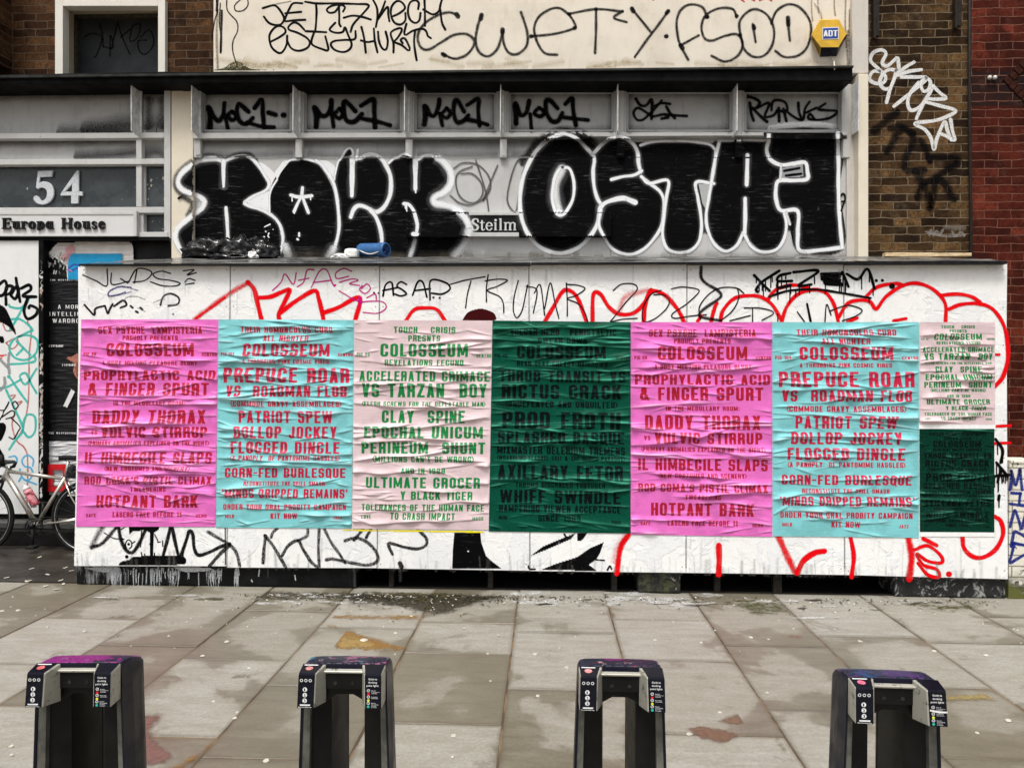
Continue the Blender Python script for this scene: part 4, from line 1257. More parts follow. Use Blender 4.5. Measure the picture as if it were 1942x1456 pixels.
t.line(WHT, 22, '1440,1120 1440,1150;1420,1185 1428,1190', .1).line(WHT, 12, '1050,1158 1056,1160;1105,1120 1100,1135;1095,1150 1105,1165;1070,1100 1074,1104;1152,1078;1060,1050 1090,1035 1118,1022', .1)
t.at(600, 250, 5.823)
t.fill(BLK, '215,520 215,430 240,330 290,290 320,215 360,190 400,215 410,300 480,300 560,258 640,258 720,300 790,370 830,320 900,290 940,262 1000,258 1060,300 1130,310 1200,270 1270,270 1350,300 1400,360 1440,450 1440,540 1420,620 1360,680 1300,710 1275,750 1310,800 1420,830 1520,850 1600,910 1640,990 1650,1080 1620,1190 1560,1290 1490,1400 170,1400 230,1200 250,1000 235,780 200,600')
t.fill(WHT, '10,320 110,320 180,360 214,405 200,480 190,530 160,510 100,420 40,350')
t.line(WHT, 40, '0,320 60,365 110,435 165,515 200,600 225,720 240,850 250,980 248,1080 230,1180 200,1280 165,1385', .4)
t.line(WHT, 90, '190,1290 140,1390', .7, .7)
t.line(WHT, 30, '195,530 215,430 240,335 275,290 320,212 360,182 395,200 408,260 402,300', .4, taper=(.6, 1.2))
t.line(WHT, 56, '398,290 395,450 392,705', .25, taper=(1.2, .85)).line(WHT, 44, '456,205 445,300', .5)
t.line(WHT, 50, '480,292 540,262 600,248 670,262 735,315 782,400 815,480 825,580 815,690 780,780 730,850 670,885 620,872 560,840 500,818 450,822 410,862 380,940', .4)
t.line(WHT, 46, '600,870 650,930 690,1020 712,1100 722,1180 722,1235', .35)
t.line(WHT, 30, '800,345 850,300 910,280 940,252 990,246 1040,270 1080,300', .4)
t.line(WHT, 54, '1093,300 1093,450 1093,630', .2, taper=(1.1, .8)).line(WHT, 8, '1097,630 1097,672', .2)
t.line(WHT, 40, '1130,302 1190,268 1260,262 1330,285', .4)
t.line(WHT, 84, '1340,290 1410,335 1475,430 1495,530 1465,610 1400,675 1335,705 1295,745 1320,790 1400,805 1500,830 1580,880 1645,955 1685,1040 1685,1110', .5)
t.line(WHT, 90, '1690,1100 1660,1200 1600,1290 1530,1375', .8, .8)
t.line(WHT, 40, '970,795 1020,805 1070,865 1100,960 1115,1040 1102,1130', .25).line(WHT, 48, '1090,1190 1070,1270 1035,1375', .6, .85)
t.line(WHT, 8, '980,800 985,850;995,800 998,875', .2).line(WHT, 46, '1070,1130 1110,1132', .2)
# grey scribble between the two pieces
t.at(380, 0, 2.911)
t.line(GRY, 9, '1400,930 1450,900 1530,910 1590,970 1600,1040 1560,1100 1490,1120 1430,1080 1410,1000 1430,950 1500,920;1440,960 1500,960 1550,1010 1555,1080 1500,1130 1430,1120 1380,1080;1520,885 1545,960 1575,1060 1592,1165;1640,915 1600,1010 1560,1110 1600,1040;1800,885 1750,890 1710,1000 1695,1110 1740,1170 1760,1060 1780,950', .2, .85)
t.at(950, 0, 2.774)
# second piece
t.line(BLK, 50, '120,850 180,770 250,715 330,690 420,705 490,760 520,790', .6, .8)
t.fill(BLK, '95,1060 100,960 130,860 200,760 280,708 400,705 470,745 515,775 600,722 660,718 720,750 900,738 1100,752 1140,740 1300,735 1395,738 1408,690 1780,682 1785,1000 1800,1305 1570,1322 1520,1210 1490,1260 1450,1312 1380,1325 1290,1255 1240,1290 1180,1322 1090,1230 1050,1240 990,1325 880,1312 850,1230 800,1272 690,1342 580,1312 515,1205 470,1250 410,1300 320,1332 190,1292 110,1172')
t.fill(C(176, 178, 180), '1040,970 1118,968 1095,1055 1082,1110 1060,1070', smooth=False)
t.fill(C(150, 152, 155), '1472,884 1588,866 1592,930 1476,940', smooth=False)
t.line(BLK, 14, '1490,900 1570,885;1500,925 1580,915', .3)
t.line(WHT, 24, '330,702 250,735 182,800 132,890 106,980 100,1080 112,1160 142,1230 190,1290 258,1325 330,1332 410,1302 470,1242 508,1175 524,1090', .4)
t.line(WHT, 20, '290,708 340,704 400,730 450,780 490,830 485,900 490,980 508,1045 530,1078', .4)
t.line(WHT, 44, '320,890 290,960 285,1040 310,1120', .6, .9).line(WHT, 17, '325,880 362,890 384,960 380,1040 352,1100 322,1132 290,1120 270,1040 280,950 300,900 325,880', .3)
t.line(WHT, 22, '490,805 540,752 590,726 640,722 690,752 718,800 724,860 735,905', .4).line(WHT, 17, '740,900 700,922 640,930 582,945', .35)
t.line(WHT, 26, '520,1100 545,1070 600,1050 650,1044 705,1065', .3, taper=(.8, 1.2))
t.line(WHT, 18, '738,930 790,970 838,1010 858,1060 855,1130 840,1200 800,1262 750,1312 690,1338 630,1332 578,1302 540,1242 515,1180 525,1105', .4)
t.line(WHT, 16, '735,765 790,748 900,742 1010,746 1095,760 1130,790', .4).line(WHT, 18, '1132,790 1122,880 1105,968;1120,966 1028,960 1036,1040 1050,1120 1055,1200 1040,1275 990,1322 920,1328 870,1302 850,1230 860,1120 870,1040 878,950 780,965 740,930', .35)
t.line(WHT, 18, '1150,742 1125,850 1106,968 1090,1060 1080,1130 1086,1200 1120,1280 1180,1322 1240,1292 1275,1222', .4).line(WHT, 22, '1297,818 1295,900 1293,972;1285,1046 1285,1150 1282,1235', .3)
t.line(WHT, 14, '1150,742 1280,738 1395,740', .5, .8).line(WHT, 18, '1284,1240 1320,1300 1380,1327 1450,1312 1490,1255 1502,1180 1490,1115', .4)
t.line(WHT, 36, '1420,672 1500,660 1600,654 1700,658 1775,672', .45).line(WHT, 22, '1410,680 1408,740 1398,790 1418,840 1472,868 1540,862 1600,856 1612,900 1610,942 1540,950 1462,952 1446,1000 1450,1060 1475,1108 1560,1110 1562,1220 1572,1318 1680,1316 1795,1302', .35)
t.line(WHT, 22, '1772,682 1776,850 1776,1000 1782,1150 1796,1300', .35).line(WHT, 12, '1474,868 1470,945;1500,1115 1520,1180', .3, .8)
t.line(BLK, 9, '1790,1030 1800,1018 1812,1040 1800,1080 1790,1110;1795,1060 1808,1060;1828,1200 1826,1235 1805,1245', .2)
# small tags on the upper panels
t.at(380, 180, 4.855)
for w_, s_ in ((58, '75,122 90,200 88,300'), (46, '90,130 130,210 170,240 210,180 220,80'), (38, '222,180 255,320'), (44, '290,155 252,190 290,235 330,200 292,155'), (46, '440,155 390,110 350,85 335,160 360,240 420,270 480,215'), (46, '500,120 565,45 575,180 588,320'), (42, '430,255 560,290 675,300'),
              (54, '630,165 690,185'), (62, '765,187'),
              (58, '1050,120 1070,200 1065,290'), (50, '1065,130 1110,190 1160,190 1200,120 1205,55'), (46, '1205,130 1225,290'), (42, '1280,130 1237,180 1280,220 1310,170 1282,130'), (52, '1425,150 1370,90 1325,65 1320,160 1350,240 1420,245 1485,180'), (50, '1480,100 1590,45 1600,150 1608,300'), (46, '1490,220 1620,245 1745,280')):
    t.line(BLK, w_, s_, .35, .97)
t.at(780, 180, 4.855)
for w_, s_ in ((58, '125,110 130,190 120,270'), (46, '140,120 175,185 215,190 250,110 258,50'), (44, '265,180 285,280'), (40, '325,125 282,180 325,215 360,170 327,125'), (46, '485,155 430,60 400,60 390,160 420,250 480,240 525,190'), (44, '515,95 615,40 615,150 628,280'), (46, '500,225 600,245 700,275'),
              (58, '960,90 965,180 965,260'), (46, '975,110 1010,190 1060,160 1085,60'), (40, '1095,180 1108,330'), (42, '1175,120 1132,170 1190,200 1225,160 1177,120'), (48, '1345,125 1280,55 1240,60 1245,160 1290,240 1350,240 1390,170'), (46, '1420,85 1480,35 1490,140 1515,275'), (42, '1390,205 1500,220 1625,232')):
    t.line(BLK, w_, s_, .35, .97)
t.at(1180, 180, 4.414)
for w_, s_ in ((28, '115,35 150,85 200,90 245,40 250,110 245,200'), (24, '245,180 190,140 130,110 95,150 120,205 170,210 230,160 270,120 330,50;270,95 330,70 400,78'), (26, '250,185 340,165 400,170 540,178;370,100 400,150 440,195'), (22, '330,200 385,190'),
              (27, '1015,110 1035,25 1090,25 1150,60 1130,105 1080,120;1070,70 1080,150 1100,215;1090,110 1160,180 1212,225'), (22, '1130,110 1230,70 1195,180 1265,172 1300,130;1250,130 1260,60 1310,45 1370,70 1378,140 1300,130'), (26, '1310,110 1315,220;1350,120 1375,220;1475,70 1480,140 1500,200'), (22, '1370,130 1430,180 1510,210 1530,120 1568,60;1540,150 1625,110'), (22, '1700,75 1640,120 1720,130 1800,140 1745,190 1650,210 1560,200 1575,160 1610,205')):
    t.line(BLK, w_, s_, .3, .95)
# soot and overspray; dark strokes along panel tops paint the overhang's shade
t.at(0, 0, 1)
SOOT_SHADE = C(20, 19, 18)
for q_ in range(30):
    x = 380 + q_ * 42; t.line(C(110, 104, 90), random.uniform(10, 24), f'{x},{486 + random.uniform(-5, 2):.0f} {x + random.uniform(20, 60):.0f},{487 + random.uniform(-3, 2):.0f}', 1.0, random.uniform(.15, .4))
t.line(C(90, 88, 84), 6, '372,299 760,299;775,299 990,298', .9, .4)
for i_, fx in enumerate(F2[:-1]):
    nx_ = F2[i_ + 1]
    t.line(SOOT_SHADE, 16, f'{fx + 18},246 {(fx + nx_) / 2},249 {nx_ - 10},246;{fx + 16},182 {fx + 15},215 {fx + 18},246;{nx_ - 14},180 {nx_ - 13},215 {nx_ - 16},246', 1.0, .36)
    t.line(SOOT_SHADE, 15, f'{fx + 14},178 {(fx + nx_) / 2},177 {nx_ - 10},178', 1.0, .5)  # shade under the fascia, painted along the top of each panel
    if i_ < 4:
        t.line(SOOT_SHADE, 20, f'{fx + 20},270 {(fx + nx_) / 2},268 {nx_ - 12},270', 1.0, .42).line(SOOT_SHADE, 14, f'{fx + 24},292 {fx + 80},296 {nx_ - 14},292', 1.0, .3)  # upper stroke paints the rail's shade, lower one is soot
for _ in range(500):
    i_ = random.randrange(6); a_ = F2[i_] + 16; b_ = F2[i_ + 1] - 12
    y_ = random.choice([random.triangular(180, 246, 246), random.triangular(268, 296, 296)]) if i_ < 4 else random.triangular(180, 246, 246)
    t.line(SOOT_SHADE, random.uniform(.3, 1.0), f'{random.choice([random.triangular(a_, b_, b_), random.triangular(a_, b_, a_)]):.1f},{y_:.1f}', .3, random.uniform(.3, .7))
t.done('graffiti', bld, 'two large black bubble pieces with white outlines and rows of black tags across the shopfront')

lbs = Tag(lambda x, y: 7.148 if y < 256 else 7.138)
lbs.line(SOOT_SHADE, 34, '170,246 210,240 246,236', 1.0, .62).line(SOOT_SHADE, 26, '120,250 190,250 248,250', 1.0, .5).line(SOOT_SHADE, 22, '150,297 210,294 254,290', 1.0, .62).line(SOOT_SHADE, 18, '-20,182 120,180 248,178', 1.0, .55).line(SOOT_SHADE, 16, '-20,270 120,270 256,268', 1.0, .5).line(SOOT_SHADE, 26, '284,240 296,236 308,240;284,180 296,178 310,180;280,292 296,288 308,294', 1.0, .55).line(SOOT_SHADE, 14, '282,190 281,240;307,190 308,240', 1.0, .5)  # soot at the right ends; top strokes paint shade under fascia and rail
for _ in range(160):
    lbs.line(SOOT_SHADE, random.uniform(.3, 1.0), f'{random.triangular(90, 250, 240):.1f},{random.choice([random.triangular(205, 251, 250), random.triangular(276, 300, 299)]):.1f}', .3, random.uniform(.3, .7))
lbs.done('soot_shade', bld)

# tags on the upper wall
u = Tag(7.08).at(480, 0, 5.11)
u.line(GRY, 12, '190,50 280,32 365,15', .6, .6)
for s_ in ('95,82 190,55 235,72 285,140 300,190 270,238 210,245 150,222 105,165', '475,35 390,35 350,90 312,180 310,208 400,200 505,195', '312,132 465,118', '505,20 620,36 800,36 1000,42 1100,45 1118,70 1050,150 970,240 945,312', '610,40 615,130 605,280 590,320 565,400 580,440 660,475 728,485 700,355',
           '830,45 760,60 715,95 735,125 790,120 828,75 850,50 890,72 872,115', '830,50 835,150 835,230 848,258', '880,175 960,155 1050,165 1140,192', '1165,5 1200,80 1205,170 1190,265', '1280,15 1250,100 1210,190 1300,70 1310,140 1320,210', '1345,165 1420,130 1472,80 1440,25 1390,15 1342,70 1337,150 1370,222 1430,240 1475,200 1475,130',
           '1600,90 1605,30 1570,5 1520,30 1500,110 1520,190 1570,225 1610,200 1622,130', '1660,-10 1665,120 1665,252', '1650,95 1740,142 1800,110 1815,50 1832,-10', '1815,100 1830,220 1862,290',
           '165,410 260,360 315,312 290,265 230,258 175,310 157,370 180,460 245,515 290,500 325,430 330,350', '495,290 440,235 390,222 345,260 350,292 430,320 520,370 550,420 520,470 440,495 370,470 330,400', '510,305 620,310 708,315', '795,225 742,290 800,320 870,312 890,268 920,340 955,430 930,485 870,507 790,485 752,432 790,400 880,390 985,380 992,305',
           '1050,265 1075,370 1092,512', '1045,395 1110,410 1170,400', '1170,280 1180,400 1205,510', '1210,310 1220,400 1250,470 1290,480 1305,400 1285,310', '1360,510 1360,420 1335,320 1420,275 1440,300 1400,370 1370,408 1440,440 1502,490 1518,470 1470,375 1430,390 1450,420', '1485,235 1465,320 1482,340 1550,300 1640,282 1680,310 1692,350 1722,372', '1570,300 1560,400 1570,500 1585,585'):
    u.line(INK, 21, s_, .2)
u.at(380, 0, 2.911)
DG = C(38, 34, 32)
for s_ in ('1420,85 1370,70 1300,90 1230,140 1200,200 1215,260 1260,275 1330,235 1400,195 1470,190 1512,225 1500,270 1460,310 1400,325 1340,300', '1550,90 1530,150 1520,230 1540,290 1590,312 1640,270 1663,200 1668,165 1672,230 1700,290 1750,300 1800,255 1805,180 1770,70'):
    u.line(DG, 19, s_, .45, .62).line(INK, 10, s_, .3, .6)
u.line(INK, 26, '1415,80 1422,92;1552,85 1548,105;1668,165 1668,180;1338,300 1350,308', .3, .9)
u.at(950, 0, 2.774)
for s_ in ('165,192 280,180 385,150 385,120 360,80', '295,290 230,280 190,220 175,150 200,90 260,50 310,45 350,72', '355,75 500,50 640,62', '500,55 500,170 495,280', '640,60 595,95 660,118', '690,50 740,110 790,172', '880,60 830,130 790,182 740,250 705,300', '1085,92 1060,40 1000,25 950,50 925,110 930,190 945,240 985,315', '945,240 1040,188',
           '1240,92 1220,50 1150,45 1080,80 1055,140 1070,200 1110,215 1180,190 1240,182 1272,225 1250,290 1180,325 1108,295', '1260,190 1255,120 1290,70 1340,50 1400,80 1435,150 1430,230 1390,290 1330,300 1280,260 1262,190', '1325,130 1340,222', '1422,125 1450,60 1510,25 1570,40 1620,100 1632,170 1610,250 1560,295 1490,300 1445,270', '1508,95 1520,215'):
    u.line(DG, 17, s_, .4, .6).line(INK, 9, s_, .3, .65)
u.line(INK, 24, '870,192;690,48 696,60;880,60 872,70;360,76;500,50;388,148;945,240 955,255;1085,90;160,192;1240,85;1258,185;1330,140 1332,150;1510,95 1512,130', .3, .92)
u.at(380, 0, 2.911)
u.line(INK, 6, '145,-10 150,60 200,120 205,170 180,230 180,290 205,370;225,-5 190,30 195,60 235,60 262,30 260,-10;110,20 105,120 112,200 110,290;85,-10 95,60 80,110 65,200', .2, .9).line(INK, 12, '118,60 116,150 112,290;95,-10 90,60', .3, .9)
u.line(C(190, 40, 60), 8, '2500,0', .2)
u.at(950, 0, 2.774).line(C(196, 60, 70), 7, '1265,0 1280,10;1320,-2 1335,6;1360,4 1375,-2;1410,-4 1425,6', .2)
u.done('tags', wall_up, 'black marker and spray tags')

# ------------------------------------------------------------------ neighbouring brickwork
bb = empty('brick_building', (P(1745, 700, 7.1)[0], 7.1, 0), 'narrow brown brick wall with white and black tags, right of the shopfront', 'building')
w = MB(); w.pbox(1630, -420, 1840, 1200, 7.10, .4)
bwall = w.build('wall', BROWN_BRICK, bb)
k = Tag(7.10).at(1630, 80, 4.282)
for w_, s_ in ((70, '300,575 120,720'), (60, '255,700 340,690 430,740'), (62, '225,890 270,810 310,740 380,715 440,790 400,880 370,960 385,1040 520,1040'), (55, '570,970 540,880 500,800'), (60, '560,940 680,935 805,960 720,1030 620,1100 510,1170 470,1260'), (66, '455,1050 510,1150 560,1250 570,1360 600,1230 630,1110 700,1170 765,1275')):
    k.line(BLK, w_, s_, .6, .78)
SW_ = C(232, 232, 230)
for s_ in ('320,215 310,130 280,150 225,195 185,170 215,95 180,65 115,85 90,150 150,215 210,280 195,330 130,335 80,300 110,240 160,240', '300,230 240,225 190,260 165,330 200,380 250,370 285,290 300,230', '290,280 250,380 220,490', '442,165 380,200 315,250', '502,225 400,240 300,275', '340,285 450,285 545,295 430,400 280,522', '480,330 410,420 392,500 420,555 490,525 560,430 600,355', '540,290 498,335 520,400 565,380 575,320 540,290',
           '600,360 650,410 702,457 610,465 540,468 490,560 462,622', '530,485 660,520 782,558 700,610 600,640 450,662 530,710 580,780 605,872 630,780 690,650 715,720 745,795', '650,742 700,760 772,795 755,720 740,630'):
    k.line(SW_, 30, s_, .2, .88)
k.line(C(170, 160, 150), 40, '700,1500 850,1510', .9, .3)
k.at(0, 0, 1).line(C(176, 170, 164), 5, '1757,440 1790,448 1830,446;1762,446 1766,436 1770,447 1776,438 1782,446 1788,436;1806,440 1812,448 1822,440 1828,447', .4, .35)
k.done('tags', bwall, 'white outlined tag above a soft black one')
rb = empty('red_brick_building', (P(1990, 700, 7.1)[0], 7.08, 0), 'dark red brick building at the far right with a raised brick diamond', 'building')
w = MB(); w.pbox(1841, -420, 2800, 1200, 7.085, .4)
zb0, zb1 = P(1880, 203, 7.08)[2], P(1880, 138, 7.08)[2]
RED_B2 = brick_mat('red_brick_banded', (0.052, 0.011, 0.007, 1), (0.122, 0.022, 0.012, 1), (0.185, 0.036, 0.019, 1), (0.21, 0.095, 0.066, 1), 0.24, 0.0755, 0.008, 0.7, (zb0, zb1))
rwall = w.build('wall', RED_B2, rb)
dm = MB()
for a, b in (((1902, 152), (1962, 92)), ((1902, 152), (1962, 212))):
    d = 1 if b[1] > a[1] else -1
    if d > 0:
        a = (a[0] + 11.5, a[1] + 11.5)
    for q in range(6):
        f0, f1 = q / 6 + .012, (q + 1) / 6 - .012
        A = (a[0] + (b[0] - a[0]) * f0, a[1] + (b[1] - a[1]) * f0); B_ = (a[0] + (b[0] - a[0]) * f1, a[1] + (b[1] - a[1]) * f1)
        o_ = (11, -11 * d)
        pts = [A, B_, (B_[0] + o_[0], B_[1] + o_[1]), (A[0] + o_[0], A[1] + o_[1])]
        pts = [P(x, y, 7.073) for x, y in (pts if d < 0 else pts)]
        dm.prism(pts, .02)
dm.build('brick_diamond', plain('raised_red_brick', (0.038, 0.013, 0.009, 1), .85, .4, 30, .3, 0, .05), rb, bevel=.002)
WCER = plain('white_ceramic', (.7, .68, .64, 1), .3, .1, 20)
for x in (1873, 1883):
    kn = MB(); kn.lathe(P(x, 150, 7.085), (0, -1, 0), [(0, .008), (.02, .008), (.022, .016), (.034, .019), (.046, .013), (.05, .002)], 12)
    kn.build('white_knob', WCER, rb, smooth=True)
pp = MB(); pp.tube([P(1838.5, -300, 7.06), P(1838.5, 200, 7.06), P(1841.5, 420, 7.06), P(1842.5, 1150, 7.06)], .014, 8)
props(pp.build('cable_conduit', plain('dark_conduit', (0.018, 0.014, 0.012, 1), .6, .3, 20), smooth=True), 'thin dark conduit running down the joint of brown and red brickwork', 'pipe')
for (x0, x1, y1, lab) in ((1657, 1668, 72, 'longer dark metal upright at the top edge, beside the pale pilaster'), (1812, 1824, 53, 'shorter dark metal upright at the top edge, beside the red brick')):
    b = MB(); b.pbox(x0, -300, x0 + 4, y1, 7.03, .05); b.pbox(x0 + 4, -300, x1, y1 - 4, 7.05, .03)
    br = b.build('metal_upright', plain('rusty_black_steel', (0.022, 0.017, 0.013, 1), .6, .5, 30), bevel=.002)
    props(br, lab, 'bracket', 'dark metal uprights on the brown brickwork')

# low painted wall to the right of the hoarding
lw = empty('low_wall', tuple(G(1935, 1137)), 'low white painted brick wall with blue letters, right of the hoarding', 'wall')
lm_ = NT('flaking_white_brick')
v, sp = lm_.xz()
bt = lm_.n('ShaderNodeTexBrick'); lm_.l(v, bt.inputs['Vector']); bt.inputs['Scale'].default_value = 1; bt.inputs['Brick Width'].default_value = .23; bt.inputs['Row Height'].default_value = .078; bt.inputs['Mortar Size'].default_value = .005
fl_ = lm_.ramp(lm_.noise(9, 6, .7), .60, .66)
low = lm_.ramp(sp.outputs[2], .05, .24, 1, 0)
fl2 = lm_.math('MAXIMUM', fl_, lm_.math('MULTIPLY', low, lm_.ramp(lm_.noise(14, 6, .7), .40, .52)))
c_ = lm_.mix(bt.outputs['Fac'], C(226, 222, 208), C(150, 142, 122))
c_ = lm_.mix(fl2, c_, (0.028, 0.026, 0.014, 1))
c_ = lm_.mix(lm_.math('MULTIPLY', low, lm_.ramp(lm_.noise(6, 5), .48, .58)), c_, (0.10, 0.105, 0.02, 1))
lm_.bump(lm_.math('SUBTRACT', lm_.noise(30, 5), bt.outputs['Fac']), .7, .01)
WALLW = lm_.out(c_, .8)
w = MB()
a0, a1 = P(1912.5, 1137, 5.60), P(1912.5, 878, 5.60)
w.box(a0[0], a0[0] + 5, 5.60, 5.85, 0, a1[2])
lwall = w.build('wall', WALLW, lw)
cp = MB()
for q in range(18):
    x = a0[0] + q * .235
    cp.box(x + .004, x + .228, 5.592, 5.86, a1[2] + .002, a1[2] + random.uniform(.004, .022))
cp.build('broken_coping', WALLW, lw, bevel=.004)
bl = Tag(5.60).at(1800, 860, 4.852)
BLU = C(24, 40, 128)
for s_ in ('560,330 572,250 570,150 590,230 612,290 635,220 652,140 660,230 672,330', '575,362 660,366', '655,366 645,455', '560,460 620,470 700,478', '560,672 582,590 605,520 640,610 668,690 690,600 720,500', '570,850 585,780 602,715 650,735 720,775', '580,818 640,832 690,842', '600,830 575,930 560,1002 630,965 720,915'):
    bl.line(BLU, 30, s_, .35, .92)
bl.done('graffiti', lwall, 'blue sprayed capital letters')

# ------------------------------------------------------------------ the hoarding
ho = empty('hoarding', (0, YH + .7, 0), 'long white boarded hoarding with sloping felt roof, graffiti and posters', 'hoarding')
m = NT('white_hoarding_paint')
rag = m.noise(11, 8, .68, dist=1.2)
lay = m.ramp(m.noise(3.2, 6, .6, dist=.8), .50, .53)
stk = m.ramp(m.noise(5, 4, .6, stretch=(7, 1, .6)), .55, .8, 0, .28)
c_ = m.mix(lay, C(240, 240, 239), C(234, 235, 236))
c_ = m.mix(stk, c_, C(176, 178, 182))
c_ = m.mix(m.ramp(m.noise(60, 4, .75), .60, .74, 0, .45), c_, C(168, 166, 162))
h_ = m.math('ADD', m.math('MULTIPLY', m.ramp(rag, .50, .56), .5), m.math('ADD', m.math('MULTIPLY', m.noise(28, 6, .7), .5), lay))
m.bump(h_, .45, .005)
HWHITE = m.out(c_, .6, 0, .2)
xt = [152, 437, 720, 1003, 1303, 1600, 1909]
xb = [140, 430, 715, 1005, 1301, 1602, 1912]
yb = [(1073, 1073.5), (1076, 1077), (1077.5, 1082), (1082.5, 1086), (1086, 1090), (1090, 1098)]
for i in range(6):
    ta, tb = 503 - 6 * (xt[i] - 152) / 1757, 503 - 6 * (xt[i + 1] - 152) / 1757
    b = MB()
    b.prism([P(xb[i] + .35, yb[i][0], YH), P(xb[i + 1] - .35, yb[i][1], YH), P(xt[i + 1] - .35, tb, YH), P(xt[i] + .35, ta, YH)], .018)
    b.build('board', HWHITE, ho, bevel=.002)
sc_ = MB()
for i in range(6):
    for x0, x1 in ((xt[i] + 7, xb[i] + 7), (xt[i + 1] - 7, xb[i + 1] - 7)):
        for q in range(9):
            f_ = q / 8
            p = P(x0 + (x1 - x0) * f_, 512 + (yb[i][0] - 520) * f_, YH)
            sc_.lathe(p, (0, -1, 0), [(-.002, .0048), (.0008, .0045), (.0012, .0012)], 8)
sc_.build('screw_heads', plain('rusty_screws', C(150, 138, 124), .6, .3, 60), ho)
XHL, XHR = P(146, 800, YH)[0], P(1911, 800, YH)[0]
zf = P(1000, 500, YH)[2]
# roof: bilinear sheet from the front edge up to the building
RF0, RF1 = P(150, 500.5, 5.50), P(1911, 495, 5.50)
RB0, RB1 = P(343, 489, 7.06), P(1722, 486.5, 7.06)
def roof_pt(u, v, lift=0.0):
    a = RF0 + (RF1 - RF0) * u
    b = np.array([a[0], 7.06, RB0[2] + (RB1[2] - RB0[2]) * u])
    q = a + (b - a) * v
    q[2] += lift
    return q
def roof_at(x, y):
    u = (x - RF0[0]) / (RF1[0] - RF0[0])
    return roof_pt(u, (y - 5.50) / 1.56)
rf = MB()
nu, nv = 90, 14
for j in range(nv + 1):
    for i in range(nu + 1):
        q = roof_pt(i / nu, j / nv)
        n_ = mnoise.noise(Vector((q[0] * 3, q[1] * 5, 0))) * .010 + mnoise.noise(Vector((q[0] * 11, q[1] * 9, 3))) * .004
        if j == 0:
            n_ *= .4
        q[2] += n_ + .004
        rf.v.append(tuple(q))
for j in range(nv):
    for i in range(nu):
        a = j * (nu + 1) + i
        rf.f.append((a, a + 1, a + nu + 2, a + nu + 1))
m = NT('wet_roof_felt'); fz = m.noise(3.5, 6, .65)
FELT = m.out(m.mix(m.ramp(fz, .4, .62), (0.045, 0.045, 0.046, 1), (0.17, 0.165, 0.150, 1)), m.ramp(m.noise(2.4, 4), .42, .58, .16, .6), 0, .5)
m.bump(m.noise(70, 4), .35, .003)
ro = rf.build('roof', FELT, ho, smooth=True, fix=False)
ed = MB()
for i in range(6):
    u0, u1 = i / 6, (i + 1) / 6 - .0008
    p0, p1 = roof_pt(u0, 0), roof_pt(u1, 0)
    th = .006 + .004 * (i % 3)
    ed.prism([p0 + np.array([0, -.004, -th - .008]), p1 + np.array([0, -.004, -th - .008]), p1 + np.array([0, -.004, .001]), p0 + np.array([0, -.004, .001])], .05)
ed.build('roof_edge', plain('black_felt_edge', (0.009, 0.009, 0.010, 1), .4, .5, 25, .3), ro, bevel=.003)
for xa_ in (XHL, XHR - .018):
    sd_ = MB(); sd_.box(xa_, xa_ + .016, YH + .02, 7.05, .27, zf - .01); sd_.build('side_board', HWHITE, ho)
WOODK = plain('dark_timber', (0.020, 0.017, 0.014, 1), .7, .4, 30, .2)
for x, y0, w_ in ((742, 1078, 9), (930, 1081, 10), (1165, 1084, 11), (1361, 1086, 11), (1475, 1090, 16)):
    g0 = G(x, 1118 + x * .0122)
    b = MB(); c0 = P(x, y0, 5.63)
    b.box(c0[0] - w_ / 2 * 5.63 / FOCAL, c0[0] + w_ / 2 * 5.63 / FOCAL, 5.63, 5.69, .004, 2.2)
    b.build('post', WOODK, ho, bevel=.002)
# dark void behind the boards
vd = MB(); vd.box(XHL + .05, XHR - .05, 6.55, 6.6, .0, 2.35); vd.box(XHL + .02, XHR - .02, 5.66, 6.54, .0062, .0095)
vd.build('void_lining', plain('void_black', (0.004, 0.004, 0.004, 1), .8, .4, 8), ho)
gq = MB()
for q in range(22):
    a = P(1492 + q * 4.6, 1092, 6.0); gq.box(a[0], a[0] + .005, 5.98, 5.99, .02, .32)
for q in range(9):
    a = P(1490, 1092, 6.0); b_ = P(1592, 1092, 6.0); gq.box(a[0], b_[0], 5.991, 5.996, .04 + q * .033, .044 + q * .033)
gq.build('grille', plain('grille_steel', (0.05, 0.05, 0.05, 1), .5, .3, 30), ho)
bm_ = MB(); a, b_ = P(755, 1096, 6.1), P(1050, 1092, 6.1); bm_.box(a[0], b_[0], 6.05, 6.1, .11, .19); bm_.build('rail_board', plain('void_timber', (0.028, 0.026, 0.024, 1), .7, .4, 20), ho)

# masonry blocks under the boards
def block(label, x0, x1, mat, y0=5.60, ztop=.30):
    a, b = P(x0, 1100, y0)[0], P(x1, 1100, y0)[0]
    w = MB(); w.box(a, b, y0, y0 + .28, .003, ztop)
    o = w.build('masonry_block', mat, bevel=.012)
    return props(o, label, 'plinth', 'masonry blocks carrying the hoarding')
m = NT('black_paint_white_runs')
v, sp = m.xz()
run = m.noise(24, 5, .7, stretch=(1, 1, .10), dist=.4)
drop = m.ramp(m.noise(1.7, 3, .5, stretch=(1, 1, .01)), .50, .62)
topb = m.ramp(sp.outputs[2], .05, .26)
gate = m.math('MULTIPLY', drop, m.math('MULTIPLY_ADD', topb, .8, .35))
rn = m.math('MULTIPLY', m.ramp(run, .50, .62), gate)
spk = m.ramp(m.noise(34, 6, .8), .64, .70, 0, .5)
c_ = m.mix(m.ramp(m.noise(6), .4, .7), (0.0045, 0.0048, 0.0052, 1), (0.011, 0.011, 0.012, 1))
c_ = m.mix(m.math('MAXIMUM', rn, m.math('MULTIPLY', spk, gate)), c_, C(196, 198, 200))
m.bump(m.noise(25, 5), .4, .01)
